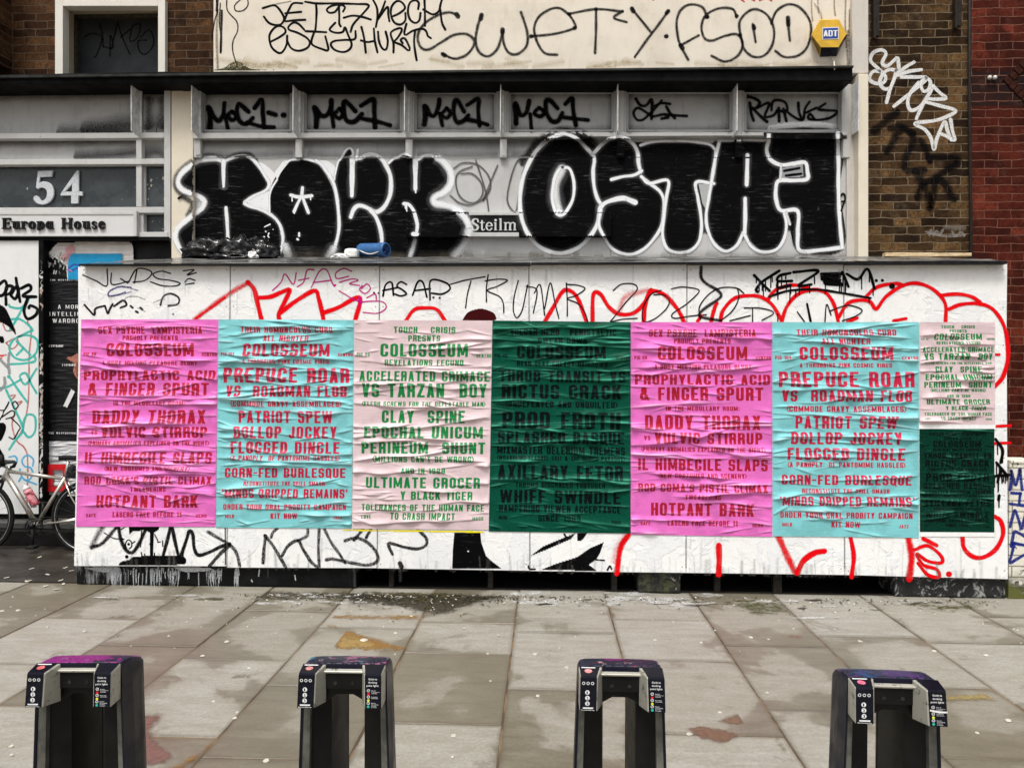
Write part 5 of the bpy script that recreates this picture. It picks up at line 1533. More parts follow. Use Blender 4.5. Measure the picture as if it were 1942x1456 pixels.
PLB = m.out(c_, m.ramp(m.noise(3), .4, .6, .4, .65), 0, .12)
m = NT('mossy_block')
c_ = m.mix(m.ramp(m.noise(16, 7, .75), .48, .6), (0.008, 0.008, 0.008, 1), (0.05, 0.055, 0.022, 1))
c_ = m.mix(m.ramp(m.noise(11, 8, .8, dist=1), .58, .66), c_, C(170, 170, 160))
m.bump(m.noise(30, 5), .7, .012)
MOSSB = m.out(c_, .75)
m = NT('black_white_block')
c_ = m.mix(m.ramp(m.noise(9, 7, .75, dist=1.0), .54, .60), (0.008, 0.008, 0.009, 1), C(150, 152, 150))
c_ = m.mix(m.ramp(m.noise(5, 5), .56, .64), c_, (0.042, 0.044, 0.018, 1))
m.bump(m.noise(26, 5), .6, .012)
BWB = m.out(c_, .7)
pb = block('long black painted block with white paint runs, at the left end of the hoarding', 143, 676, PLB)
tg = Tag(5.60).at(120, 980, 3.348)
tg.fill(C(205, 208, 210), '130,322 240,318 340,316 330,345 260,350 200,340', a=.75, row=1).fill(C(212, 214, 216), '700,318 930,322 925,340 830,348 760,345', a=.85, row=1)
for _ in range(150):
    x = random.choice([random.uniform(290, 360), random.uniform(410, 760), random.uniform(540, 740), random.uniform(910, 1010), random.uniform(1090, 1115), random.uniform(150, 900)])
    y = random.uniform(318, 360); tg.line(C(200, 204, 208), random.uniform(2, 9), f'{x:.0f},{y:.0f} {x + random.uniform(-4, 4):.0f},{y + random.uniform(4, 40):.0f} {x + random.uniform(-5, 5):.0f},{min(450, y + random.uniform(20, 115)):.0f}', .5, random.uniform(.25, .8), taper=(1, .4))
tg.line(C(210, 212, 214), 7, '1245,335 1240,375;1195,400 1200,410;1470,370 1475,400', .3, .8)
tg.done('paint_runs', pb)
block('small mossy block between the open gaps under the hoarding', 1210, 1291, MOSSB)
block('wide black and white smeared block under the right end of the hoarding', 1697, 1909, BWB)

# splashed dirt, drips and chipped edges
sp_ = Tag(YH)
for _ in range(170):
    x = random.uniform(146, 1908); y1 = 1073 + (x - 140) * .0141
    sp_.line(C(120, 116, 108), random.uniform(1.2, 7), f'{x:.0f},{y1 - random.uniform(2, 34):.1f} {x + random.uniform(-3, 3):.0f},{y1 - 1:.1f}', .95, random.uniform(.06, .26))
for i in range(1, 6):
    sp_.line(C(96, 94, 92), 2.4, f'{xt[i]},503 {(xt[i] + xb[i]) / 2},790 {xb[i]},1076', .9, .55)
for _ in range(60):
    x = random.uniform(160, 1900); y0 = random.uniform(500, 560) if random.random() < .6 else random.uniform(1010, 1050)
    sp_.line(C(150, 150, 150), random.uniform(1.5, 5), f'{x:.0f},{y0:.0f} {x + random.uniform(-2, 2):.0f},{y0 + random.uniform(15, 70):.0f}', .95, random.uniform(.08, .22))
for _ in range(70):
    x = random.uniform(160, 1900); w_ = random.uniform(2, 16)
    sp_.line(BLK if random.random() < .6 else C(170, 168, 164), random.uniform(.8, 2.2), f'{x:.0f},{503 - (x - 150) * .0034 + random.uniform(.5, 2.5):.1f} {x + w_:.0f},{503 - (x - 150) * .0034 + random.uniform(.5, 2.5):.1f}', .3, .8)
sp_.done('dirt_marks', ho)

# graffiti on the hoarding
g = Tag(YH).at(120, 980, 3.348)
g.line(BLK, 34, '250,60 220,110 200,150 182,190', .9, .7).line(BLK, 24, '182,190 240,172 300,110 345,55', .5, .9)
g.line(BLK, 26, '350,55 365,140 400,210 440,225 480,170 520,85', .45, .95).line(BLK, 24, '682,55 660,150 635,240;690,60 715,180 740,250 780,150 800,90 822,112 832,200 860,242 930,222 1000,188 1055,170', .3, .95)
g.line(BLK, 24, '1055,180 990,240 930,310', .3, .9).line(BLK, 22, '920,95 980,130 1060,180 1100,230 1120,310', .35, .75)
g.line(BLK, 22, '1280,118 1330,180 1390,280 1412,318;1285,120 1275,200 1268,290;1390,245 1430,180 1490,150 1520,200 1570,280 1612,318', .3, .85).line(BLK, 20, '1320,130 1330,100 1360,70;1490,150 1548,118 1552,70;1625,70 1620,200 1625,318;1655,70 1700,160 1750,230 1790,292', .35, .75)
g.line(BLK, 5, '1028,60 1030,300;260,100 320,135 385,140;365,80 390,65;500,60 490,190;580,110 600,150;630,150 632,185', .2, .9)
g.line(BLK, 5, '400,200 395,170 410,145 430,155 435,185 420,200;440,165 455,155;560,150 560,180;600,160 615,158', .2).line(BLK, 18, '415,173;555,172', .2).line(BLK, 22, '403,252', .2)
g.fill(BLK, '350,305 365,285 420,270 440,255 500,248 620,245 740,248 775,260 780,285 760,300 600,306')
g.fill(BLK, '415,62 610,62 605,80 575,100 570,245 550,245 550,100 520,82 440,92 420,112', smooth=False)
g.line(BLK, 5, '500,250 495,225;520,250 515,235;580,250 578,230;760,250 762,210', .2)
g.at(650, 980, 3.237)
g.line(BLK, 22, '15,145 80,128 150,155 205,215 212,270 150,295 60,282 -60,258 -100,262;125,75 70,140;172,75 145,125', .4, .8).line(BLK, 20, '455,72 512,130 510,172 460,195 380,185 288,160 285,185 305,228', .3, .9).line(BLK, 30, '352,285 360,305', .3)
g.fill(BLK, '685,96 845,96 850,155 880,240 920,275 975,316 672,316 676,200', smooth=False).line(WHT, 8, '770,210', .1)
g.fill(BLK, '1152,238 1230,180 1350,130 1430,98 1400,135 1250,200', smooth=False).fill(BLK, '1222,322 1300,290 1440,245 1520,190 1602,155 1580,220 1555,262 1510,292 1560,330', smooth=False).fill(BLK, '1440,98 1502,98 1470,142 1440,146', smooth=False)
g.line(BLK, 10, '1140,300 1145,318 1180,320;1625,325 1640,300 1650,320;1360,105 1372,125;1555,262 1605,266', .2)
g.fill(C(236, 222, 40), '0,77 865,86 865,97 0,84', smooth=False, row=1)
g.at(1140, 980, 2.421)
g.line(RED, 26, '128,80 90,140 72,258', .4).line(C(226, 8, 20), 30, '110,90 72,150 60,200', .95, .35).line(RED, 28, '540,132 542,190 540,262', .25).line(RED, 30, '815,90 850,170 890,252', .5, .9).line(RED, 28, '900,255 930,200 980,165 1025,156', .25).line(RED, 22, '1145,92 1160,180 1150,274', .3).line(RED, 32, '1410,95 1425,180 1415,282', .5, .95)
g.line(RED, 17, '1440,150 1500,132 1560,178 1562,210 1500,202 1450,170 1480,220 1540,240 1552,275 1500,265 1455,212', .25).line(RED, 20, '1480,100 1540,130', .3).line(RED, 26, '1597,262', .2).line(RED, 22, '1660,95 1665,140 1700,178 1750,186 1810,150 1845,80 1835,20 1808,-2', .25)
g.at(130, 480, 2.899)
g.line(BLK, 5, '78,120 150,152 210,180 212,88;235,110 240,172 330,155;285,140 325,165;330,160 372,90 430,90 458,112 420,150 355,160;375,95 362,165;560,112 510,100 465,115 490,140 560,150 612,165 590,180 520,180 450,158;632,98 690,92 652,120 702,108;640,160 660,140 695,150;642,172 690,165', .2)
g.line(C(72, 66, 120), 9, '342,190 280,185 225,210 220,235 270,230 312,215', .3, .85).line(C(120, 116, 150), 4, '300,225 345,212;345,195 380,205', .3, .6)
g.line(BLK, 11, '88,285 115,315 142,340 148,305 195,290;200,290 215,332 225,310 242,280;250,292 300,260 318,285 285,300;340,290 352,300;370,320 380,325;395,300 405,310', .25, .95).line(BLK, 10, '505,285 520,240 560,222 605,245 600,280 548,290;575,336', .25, .9).line(C(140, 140, 142), 4, '300,260 330,240 380,240 420,255;380,300 420,320;470,270 520,250', .4, .5)
g.line(RED, 26, '695,362 800,282 900,212 990,162', .85, .8).line(RED, 16, '700,358 800,288 860,245', .4, .9)
g.line(RED, 27, '985,160 1020,200 1040,280 1062,372', .3).line(RED, 26, '1050,245 1110,240 1170,215 1215,202 1190,262 1157,330 1160,372;1157,335 1240,270 1350,207 1375,250 1395,330 1402,372;1395,330 1480,300 1600,245 1575,372', .3)
MAG = C(196, 16, 130)
g.line(MAG, 7, '1122,205 1168,160 1190,115 1235,172 1252,108;1258,185 1292,160 1312,95 1348,92;1265,150 1322,138;1335,188 1380,100 1420,95 1450,165 1462,182;1345,162 1442,150;1556,100 1512,85 1470,110 1476,140 1540,128;1490,160 1560,142 1592,150 1545,168 1600,178;1610,195 1640,170 1660,195 1630,222 1600,200 1615,178;1488,208 1560,250 1602,268;1640,245 1685,225 1692,255;1600,300 1612,270 1720,266 1746,300 1700,330 1620,326', .25, .92).line(MAG, 12, '1465,176;1600,245 1600,262', .2)
g.at(700, 480, 3.034)
g.line(BLK, 10, '80,246 95,182 130,170 140,242;80,215 165,198;215,180 182,165 160,190 190,210 215,235 180,246 148,235;250,242 280,166 310,170 332,252;260,216 352,205;350,268 355,158 440,170 466,205 420,235 360,230', .2).line(BLK, 11, '370,255;406,258;28,228;54,230', .15)
g.line(RED, 25, '1008,398 1060,310 1110,225 1150,214 1200,260 1252,398;1285,398 1290,240 1330,235 1380,310 1440,350 1520,345 1580,290 1622,212;1580,398 1590,300 1620,220 1700,240 1780,330 1812,398', .3).line(RED, 30, '1440,330 1470,255 1530,232 1602,212', .9, .5)
g.line(RED, 23, '210,390 260,325 330,315 390,325 438,390', .3).fill(C(62, 12, 16), '535,388 570,340 640,320 700,335 725,355 715,388', row=1.2)
g.line(BLK, 5.5, '465,180 560,155 667,136;586,160 565,240 555,316;685,125 675,200 675,280;668,160 740,150 796,157 740,190 680,215 750,250 772,290 775,342;858,158 835,250 830,330 850,372 880,330 900,240 912,184;905,190 965,215 945,345;950,230 985,185 1010,358;1010,320 1042,172 1070,290 1092,376;1135,172 1140,280 1140,362;1135,180 1200,185 1242,205 1190,245 1140,262 1200,290 1240,340 1258,395;1405,215 1450,180 1520,178 1542,210 1480,280 1400,380 1392,394 1460,380 1542,375;1680,214 1620,240 1575,320 1580,392 1640,380 1710,320 1727,270 1690,240 1640,240;1740,205 1800,195 1880,205 1897,225 1830,290 1745,350 1760,375 1850,362 1940,354', .2)
g.at(1300, 470, 3.025)
g.line(RED, 23, '145,428 165,350 180,318;200,428 215,360 280,290 370,274 440,285 500,330 545,405;550,428 580,340 640,270 730,240 800,255 850,320 878,428;470,300 520,240 620,213 700,230;880,395 930,320 1000,300 1060,310 1095,350 1150,280 1250,215 1340,205 1430,245 1490,320 1492,428;1035,280 1100,225 1200,205 1250,215;1470,272 1560,265 1640,280 1690,312;1510,352 1580,325 1680,320 1760,350 1820,430 1845,520', .3).line(RED, 20, '70,420 90,390;930,425 985,402;1195,418 1265,405', .3)
g.at(1640, 480, 2.142).line(RED, 19, '575,320 582,420 562,500 528,542', .3).line(RED, 12, '528,412 546,412;528,703 592,700;528,772 590,770', .25)
g.at(1300, 470, 3.025)
g.line(BLK, 17, '395,158 440,205 482,246;538,132 440,195 405,240 415,252;602,145 540,160 530,190 610,190;530,190 530,228 602,215;620,140 762,133 650,215 722,210;780,150 900,148 780,180 890,185 800,205 900,210 780,165;900,140 935,222;925,150 990,180 1045,122 1085,232', .2, drip=4).line(BLK, 26, '800,165 880,165;800,195 880,195', .2)
g.line(BLK, 13, '480,280 600,245 760,240 900,260 1062,288', .2, drip=3).line(BLK, 20, '1095,188;1130,187', .15).line(BLK, 36, '1185,220', .15)
g.line(BLK, 22, '90,112 90,170 120,205 180,240 205,272 180,300 100,355 80,390 130,405 202,416', .4, .9, taper=(.9, .8))
g.line(BLK, 7, '335,260 290,230 200,230 130,270 80,340 85,410;300,235 305,290 270,360 200,420;338,345 420,345 490,360 502,380 440,415;385,350 385,425;255,418 372,388;642,368 682,422;800,425 810,325 835,385;830,362 930,330 1012,355 980,390 900,418;528,380 530,420', .2).line(BLK, 13, '698,322 718,422', .2)
g.at(1640, 480, 2.142)
g.line(BLK, 13, '532,755 560,800 552,850;535,850 580,905;528,905 585,900;540,930 545,900', .2, drip=5).line(BLK, 15, '546,985 544,1000', .2, drip=2)
g.done('graffiti', ho, 'red bubble outlines, thin black slogans, tags and stencilled shapes on the white boards')
# white margins the two small posters were trimmed from
each('paper_margin', [(1742.5, 804, 1888, 814, YH - .0044, .0042), (1745, 1008, 1886, 1017, YH - .0044, .0042)], plain('white_paper', C(240, 240, 240), .6, .05, 30), ho)
make_posters()
# ------------------------------------------------------------------ doorway: tags and torn posters
h = Tag(7.06).at(0, 500, 3.467)
TEAL = C(40, 190, 176)
RBR = C(196, 90, 80)
h.line(RBR, 10, '180,380 205,450 192,600 186,900 150,1080 110,1160 160,1210 182,1300 175,1640;0,385 40,380 90,420 100,460;20,400 40,440 80,440;40,520 100,490 120,520 80,560 40,520;-20,610 40,600;60,870 100,865 70,900;110,915 145,905 110,950 80,1050 100,1150', .5, .7)
h.line(C(226, 30, 36), 12, '-40,600 20,605;-20,640 10,620', .4, .8)
for s_ in ('190,225 140,290 70,285 60,270', '150,290 100,380 60,440', '30,375 130,365 212,432 180,452 90,500 62,560 100,620 180,630 240,580 242,500 180,470 120,480', '110,510 160,560 200,600;150,560 110,600', '70,660 160,655 230,640 225,600', '60,740 120,830 180,912', '240,690 170,792 130,740 170,720 205,790 240,850', '-40,815 40,812 140,760', '40,830 100,960 150,1090 100,1160 60,1222', '150,1090 160,1020 190,990 230,1010 230,1100 190,1140 150,1100'):
    h.line(TEAL, 14, s_, .4, .88)
h.line(TEAL, 24, '58,742;186,232 170,262', .4, .8)
h.line(C(70, 180, 226), 11, '215,1330 218,1285 180,1258 145,1290 160,1330 200,1340 215,1380 190,1420 150,1410 130,1350;60,1270 100,1265 110,1300 70,1350;140,1400 125,1430;160,1420 240,1450', .4, .85)
h.line(BLK, 22, '-20,150 30,112 45,160 20,205 -10,212;40,268 40,160 82,150 70,190 48,202;75,200 108,150 122,180 100,232 72,210;105,95 112,140 132,250;140,162 190,140 202,170 150,212 235,218;180,232 158,310 180,362 230,342 246,300 200,275 190,290', .2, .97)
h.fill(BLK, '-60,255 20,280 60,340 105,462 50,410 -60,340').fill(BLK, '-60,1060 20,1045 40,1080 15,1150 -10,1190 30,1290 -60,1350').fill(BLK, '-30,470 20,480 25,520 -10,510')
h.line(BLK, 6, '-20,960 30,960 60,905 20,980;10,1010 80,965 95,1000 40,1020;80,920 100,905 120,935 95,955 80,925;70,1010 130,1070 120,1100 90,1150 60,1140;-10,1040 20,990', .2)
h.line(C(150, 150, 152), 20, '60,590 55,650 62,720;-10,620 50,680;-10,840 30,800 30,750', .4, .8)
h.done('tags', wboard, 'teal, black and faded red tags')
# white strips and scuffs round the door posters
q = Tag(7.16)
q.fill(C(216, 214, 208), '256,740 310,800 296,840 286,900 300,960 296,1050 280,1120 262,1090 268,960', row=1.5) if False else None
q.at(0, 500, 3.467)
q.fill(C(206, 206, 206), '265,740 308,800 288,860 290,960 300,1040 285,1100 262,1090', row=1.5)
q.done('paper_scraps', bld, 'white paper left on the black door')
dpg = 'torn posters in the doorway'
def flat_sheet(name, label, pts, mat, y, cat='poster', grp=dpg, wav=.003, root=None):
    """a pasted sheet with a little waviness: outline by pixels, subdivided"""
    pts = np.array(pts, float)
    x0, x1, y0, y1 = pts[:, 0].min(), pts[:, 0].max(), pts[:, 1].min(), pts[:, 1].max()
    b = MB()
    ys = np.linspace(y0, y1, max(4, int((y1 - y0) / 2.2)))
    xa, ya = pts[:, 0], pts[:, 1]
    xb_, yb_ = np.roll(xa, -1), np.roll(ya, -1)
    seed = random.uniform(0, 99)
    for i in range(len(ys) - 1):
        ym = (ys[i] + ys[i + 1]) / 2
        hit = ((ya <= ym) & (yb_ > ym)) | ((yb_ <= ym) & (ya > ym))
        xs_ = np.sort(xa[hit] + (ym - ya[hit]) / (yb_[hit] - ya[hit]) * (xb_[hit] - xa[hit]))
        for k in range(0, len(xs_) - 1, 2):
            ex = np.linspace(xs_[k], xs_[k + 1], 14)
            for j in range(13):
                q4 = []
                for (x, yy) in ((ex[j], ys[i + 1]), (ex[j + 1], ys[i + 1]), (ex[j + 1], ys[i]), (ex[j], ys[i])):
                    p = P(x, yy, y)
                    p[1] -= wav * abs(mnoise.noise(Vector((p[0] * 5, p[2] * 38, seed)))) * 2 + wav * .6 * mnoise.noise(Vector((p[0] * 3, p[2] * 9, seed)))
                    q4.append(p)
                b.add(q4, [(0, 1, 2, 3)])
    o = b.build(name, mat, root, fix=False)
    if root is None:
        props(o, label, cat, grp)
    return o
ps = empty('poster', tuple(P(118, 834, 7.14)), 'glossy black poster with white capitals in the doorway, cut off by the hoarding', 'poster', dpg)
BLKP = paper_mat('glossy_black_paper', C(17, 17, 20), C(120, 120, 124), .1, .38)
flat_sheet('paper', '', [(82, 517), (190, 517), (190, 834), (86, 834), (84, 790), (86, 745), (80, 725), (82, 600)], BLKP, 7.145, wav=.006, root=ps)
def caps(name, text, x0, x1, ytop, ybot, y, mat, root, s=.12, b=.1, gap=.3, step=.0012):
    A, B_ = P(x0, ybot, y), P(x1, ytop, y)
    w, hh = B_[0] - A[0], B_[2] - A[2]
    mask = np.zeros((int(hh * 1.3 / step) + 2, int(w * 1.05 / step) + 2), bool)
    set_line(mask, text, 0, w, .1 * hh, 1.1 * hh, step, step, s, b, gap)
    mb = MB()
    for (r, a, e) in runs(mask, 10000):
        z0 = A[2] + r * step - .1 * hh
        mb.add([(A[0] + a * step, y, z0), (A[0] + e * step, y, z0), (A[0] + e * step, y, z0 + step), (A[0] + a * step, y, z0 + step)], [(0, 1, 2, 3)])
    return mb.build(name, mat, root, fix=False)
PRINT = plain('white_print', C(232, 232, 232), .5, .08, 40)
for txt, x0, x1, a, b_ in (('A MORE', 110, 156, 578, 585.5), ('INTELLIGENT', 94, 178, 591.5, 599), ('WARDROBE', 100, 166, 604.5, 612), ('THE WESTBOURNE GROVE', 95, 172, 529.5, 532.5), ('THE WESTBOURNE GROVE', 92, 168, 819.5, 822.5)):
    caps('lettering', txt, x0, x1, a, b_, 7.128, PRINT, ps)
for txt, x0, x1, a, b_ in (("L'ESTRANGE", 93, 120, 654, 658), ("L'ESTRANGE", 118, 144, 690, 694)):
    caps('lettering', txt, x0, x1, a, b_, 7.128, PRINT, ps, s=.2)
tk = Tag(7.13).at(0, 500, 3.467)
tk.fill(C(214, 214, 214), '468,825 493,840 442,945 416,935', smooth=False)
tk.fill(C(196, 130, 112), '430,618 470,612 520,600 530,760 500,745 480,700 490,660', a=.75).fill(C(150, 90, 76), '490,660 530,650 530,740 505,742', a=.7)
tk.done('torn_patches', ps)
WSTK = plain('white_vinyl', C(226, 222, 218), .35, .08, 8)
rs_ = empty('sticker', tuple(P(180, 520, 7.13)), 'curling white sheet with a blue block, stuck high in the doorway', 'sticker', dpg)
flat_sheet('sheet', '', [(112, 460), (244, 458.5), (250, 462), (253, 470), (254, 530), (128, 530), (126, 504), (104, 488), (89, 482), (98, 474), (106, 464)], WSTK, 7.135, wav=.006, root=rs_)
flat_sheet('blue_block', '', [(129, 481), (232, 481), (232, 530), (129, 530)], plain('blue_print', C(10, 146, 196), .4, .08, 20), 7.122, wav=.001, root=rs_)
tk = Tag(7.120).at(0, 440, 3.831)
tk.fill(C(236, 150, 160), '470,110 530,95 545,130 500,190 495,215 440,190 470,150', a=.5).line(C(70, 90, 180), 14, '500,260 540,235 590,250;510,285 560,262', .5, .8).line(C(200, 120, 190), 12, '495,275 520,285', .5, .8)
for _ in range(40):
    x = random.uniform(345, 490); y = random.uniform(150, 285); tk.line(random.choice([BLK, C(120, 120, 120), C(200, 200, 200)]), random.uniform(3, 8), f'{x},{y} {x + random.uniform(-10, 10)},{y + random.uniform(5, 30)}', .4, .7)
tk.done('ink_smears', rs_)
rp = empty('poster', tuple(P(120, 940, 7.14)), 'crumpled white poster with a red square frame, behind the bicycle saddle', 'poster', dpg)
flat_sheet('paper', '', [(84, 836), (190, 836), (190, 940), (82, 938), (80, 905), (86, 870)], plain('crumpled_white_paper', C(196, 196, 198), .5, .12, 8, .6), 7.142, wav=.012, root=rp)
rdm = plain('red_print', C(196, 22, 30), .5, .15, 20)
for j, pts in enumerate(([(90, 880), (128, 880), (128, 891), (90, 891)], [(90, 891), (100, 891), (100, 932), (89, 932)], [(100, 922), (130, 922), (130, 932), (100, 932)], [(119, 891), (128, 891), (128, 922), (119, 922)])):
    flat_sheet('red_frame', '', pts, rdm, 7.117, wav=.001, root=rp) if j == 0 else None
    if j:
        flat_sheet('red_frame', '', pts, rdm, 7.1165, wav=.001, root=rp)

# ------------------------------------------------------------------ alarm box
al = empty('alarm_box', tuple(P(1574, 70, 7.08)), 'yellow hexagonal alarm box with a blue badge on the cream upper wall', 'alarm box')
cc = lambda pts, y: [P(1500 + x / 2.912, yy / 2.912, y) for x, yy in pts]
front = [(160, 112), (262, 110), (305, 190), (262, 262), (165, 262), (112, 192)]
back = [(158, 108), (266, 107), (312, 195), (252, 312), (160, 316), (112, 214)]
F_, B_ = cc(front, 6.985), cc(back, 7.078)
YEL = plain('yellow_plastic', C(214, 170, 50), .4, .12, 14)
b = MB(); b.add(F_ + B_, [(5, 4, 3, 2, 1, 0), (0, 1, 7, 6), (1, 2, 8, 7), (5, 0, 6, 11), (4, 5, 11, 10)])
ab = b.build('housing', YEL, al, bevel=.003)
b = MB(); b.add([F_[2], F_[3], F_[4], B_[2], B_[3], B_[4]], [(0, 3, 4, 1), (1, 4, 5, 2)])
b.build('lower_lens', plain('dark_blue_lens', (0.012, 0.014, 0.03, 1), .25, .2, 10), al)
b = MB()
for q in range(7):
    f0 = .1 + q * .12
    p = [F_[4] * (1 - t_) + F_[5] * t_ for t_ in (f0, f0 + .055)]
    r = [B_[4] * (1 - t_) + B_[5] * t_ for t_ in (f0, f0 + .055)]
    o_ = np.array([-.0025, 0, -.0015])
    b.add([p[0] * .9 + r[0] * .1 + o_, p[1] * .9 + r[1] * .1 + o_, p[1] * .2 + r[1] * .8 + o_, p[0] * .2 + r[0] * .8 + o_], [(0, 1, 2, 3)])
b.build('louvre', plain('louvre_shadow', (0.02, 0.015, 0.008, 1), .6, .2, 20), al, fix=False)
b = MB(); b.prism(cc([(174, 220), (264, 217), (264, 150), (174, 153)], 6.982), .003)
bg_ = b.build('badge', plain('badge_white', C(222, 222, 220), .4, .05, 20), al)
b = MB(); b.prism(cc([(178, 215), (260, 212), (260, 155), (178, 158)], 6.980), .002)
b.build('badge_field', plain('badge_blue', C(20, 66, 152), .4, .1, 20), bg_)
caps('lettering', 'ADT', 1500 + 180 / 2.912, 1500 + 258 / 2.912, 168 / 2.912, 203 / 2.912, 6.9775, PRINT, al, s=.17, b=.14, gap=.05, step=.0008)
WIRE = plain('white_cable', C(214, 210, 198), .5, .1, 30)
b = MB(); b.tube([P(1500 + 130 / 2.912, 10 / 2.912, 7.07), P(1500 + 155 / 2.912, 40 / 2.912, 7.065), P(1500 + 170 / 2.912, 80 / 2.912, 7.065), P(1500 + 172 / 2.912, 110 / 2.912, 7.07)], .0045, 6)
b.tube([P(1500 + 218 / 2.912, 312 / 2.912, 7.06), P(1500 + 238 / 2.912, 340 / 2.912, 7.05), P(1500 + 240 / 2.912, 366 / 2.912, 6.87), P(1500 + 240 / 2.912, 385 / 2.912, 6.845)], .006, 6)
b.build('cable', WIRE, al, smooth=True)

# weeds and moss growing on the fascia
mo = empty('weed_clump', tuple(P(445, 130, 6.95)), 'low clump of yellow green moss and weeds on the black fascia', 'plant')
b = MB()
for _ in range(1500):
    x = random.gauss(450, 19); y0 = 133.5
    hmax = max(1.5, 17 * math.exp(-((x - 448) / 20) ** 2))
    p = P(x, y0 - random.random() ** 1.5 * hmax, random.uniform(6.92, 7.07))
    s = random.uniform(.003, .009); a = random.uniform(0, 6.28); e = random.uniform(-1, 1)
    u_ = np.array([math.cos(a), math.sin(a), e * .5]) * s; v_ = np.array([-math.sin(a) * .4, math.cos(a) * .4, 1]) * s * .8
    b.add([p - u_, p + v_ * .6, p + u_, p - v_ * .6], [(0, 1, 2, 3)])
m = NT('moss_leaf'); MOSS = m.out(m.mix(m.ramp(m.noise(30), .35, .65), (0.022, 0.030, 0.006, 1), (0.14, 0.125, 0.025, 1)), .8)
b.build('foliage', MOSS, mo, fix=False)
b = MB()
for x in (436, 447, 458): b.tube([P(x, 134, 7.0), P(x + 1, 126, 6.99), P(x + 2, 119, 7.0)], [.003, .002, .001], 5)
b.build('stems', plain('weed_stem', (0.05, 0.045, 0.02, 1), .8, .2, 30), mo)

# ------------------------------------------------------------------ things lying on the roof
def crumple(mb, c, rad, seed, n=4):
    bm = bmesh.new()
    bmesh.ops.create_icosphere(bm, subdivisions=n, radius=1)
    base = len(mb.v)
    for v_ in bm.verts:
        p = v_.co.copy()
        q = p * 1.7 + Vector((seed, seed * 2, 0))
        d = 1 + .30 * mnoise.noise(q) - .62 * (abs(mnoise.noise(q * 1.35)) - .2) - .40 * (abs(mnoise.noise(Vector((q.x * 2.2, q.y * 2.6, q.z * 4.4)) + Vector((7, 0, 3)))) - .2) - .16 * abs(mnoise.noise(q * 7.5))
        z = p.z * d
        if z < -.35:
            z = -.35 - (z + .35) * .1
        mb.v.append((c[0] + p.x * d * rad[0], c[1] + p.y * d * rad[1], c[2] + (z + .36) * rad[2]))
    for f_ in bm.faces:
        mb.f.append(tuple(base + v_.index for v_ in f_.verts))
    bm.free()
m = NT('black_bin_liner'); m.bump(m.math('ABSOLUTE', m.math('SUBTRACT', m.noise(16, 2, .5, dist=.8), .5)), .5, .02)
BAG = m.out((0.005, 0.005, 0.0055, 1), .15, 0, .6)
b = MB()
for (px, py, Y, rx, ry, rz, sd) in ((404, 488, 6.78, .240, .17, .140, 1.3), (452, 489, 6.62, .17, .12, .150, 5.1), (494, 489, 6.70, .165, .13, .132, 9.7), (440, 492, 6.50, .22, .09, .04, 12.2)):
    x = P(px, py, Y)[0]; p = roof_at(x, Y)
    crumple(b, (p[0], p[1], p[2] - .004), (rx, ry, rz), sd)
bag = b.build('bin_bag', BAG, smooth=True, fix=False)
props(bag, 'crumpled glossy black bin bag lying on the left of the felt roof', 'rubbish bag')
b = MB(); x = P(483, 489, 6.50)[0]; p = roof_at(x, 6.50); crumple(b, (p[0], 6.46, p[2]), (.045, .035, .05), 3.3, 3)
props(b.build('paper_cup', plain('white_paper_scrap', C(222, 222, 222), .6, .1, 20), fix=False), 'small crushed white paper scrap in front of the black bag', 'litter')
BLUE = NT('scuffed_blue_plastic'); sc_ = BLUE.ramp(BLUE.noise(38, 5, .75), .60, .68)
BLUEM = BLUE.out(BLUE.mix(sc_, C(46, 96, 150), C(150, 176, 200)), .35, 0, .5)
xa, xb2 = P(683, 475, 6.80)[0], P(733, 475, 6.66)[0]
pa, pb_ = roof_at(xa, 6.80), roof_at(xb2, 6.66)
r0 = .060
A, Bv = pa + np.array([0, 0, r0 + .012]), pb_ + np.array([0, 0, r0 + .016])
ax = Bv - A; L_ = np.linalg.norm(ax)
bo = empty('canister', tuple((pa + pb_) / 2), 'scuffed blue plastic canister lying on its side on the roof', 'canister')
b = MB(); b.lathe(A, ax, [(-.03, .018), (-.012, .022), (-.01, .045), (.012, r0 * .97), (.03, r0), (L_ * .72, r0), (L_ * .74, r0 * .985)], 28)
cb = b.build('body', BLUEM, bo, smooth=True)
b = MB(); b.lathe(A, ax, [(L_ * .74, r0 * 1.04), (L_ * .76, r0 * 1.09), (L_ * .97, r0 * 1.09), (L_, r0 * 1.04), (L_, r0 * .82), (L_ - .02, r0 * .78), (L_ - .022, .001)], 28)
cap = b.build('cap', BLUEM, bo, smooth=False, bevel=.002)
b = MB()
axn = ax / L_; uu = np.array([0, 0, 1.0]); ww = np.cross(axn, uu)
for q in range(3):
    th = q * math.pi / 3 + .3; d_ = math.cos(th) * uu + math.sin(th) * ww
    b.tube([A + ax * .985 - d_ * r0 * .8, A + ax * .985 + d_ * r0 * .8], .006, 6)
b.lathe(A, ax, [(L_ - .022, .016), (L_ - .002, .014), (L_, .002)], 12)
b.build('cap_ribs', plain('dark_blue_ribs', C(14, 44, 96), .4, .2, 20), cap)
b = MB(); b.lathe(A, ax, [(-.055, .015), (-.03, .016), (-.028, .013)], 14); b.build('spout', plain('grey_spout', C(150, 160, 165), .4, .1, 30), bo, smooth=True)
b = MB(); b.tube([A + ax * (.05 + .8 * t_) + np.array([0, -.062 - .006 * math.sin(t_ * 3.1), -.012 - .034 * math.sin(t_ * 3.14)]) for t_ in np.linspace(0, 1, 10)], .0055, 6)
b.build('strap', plain('white_strap', C(220, 220, 216), .5, .05, 30), bo, smooth=True)
WPL = plain('white_foam', C(226, 226, 222), .6, .08, 30, .2)
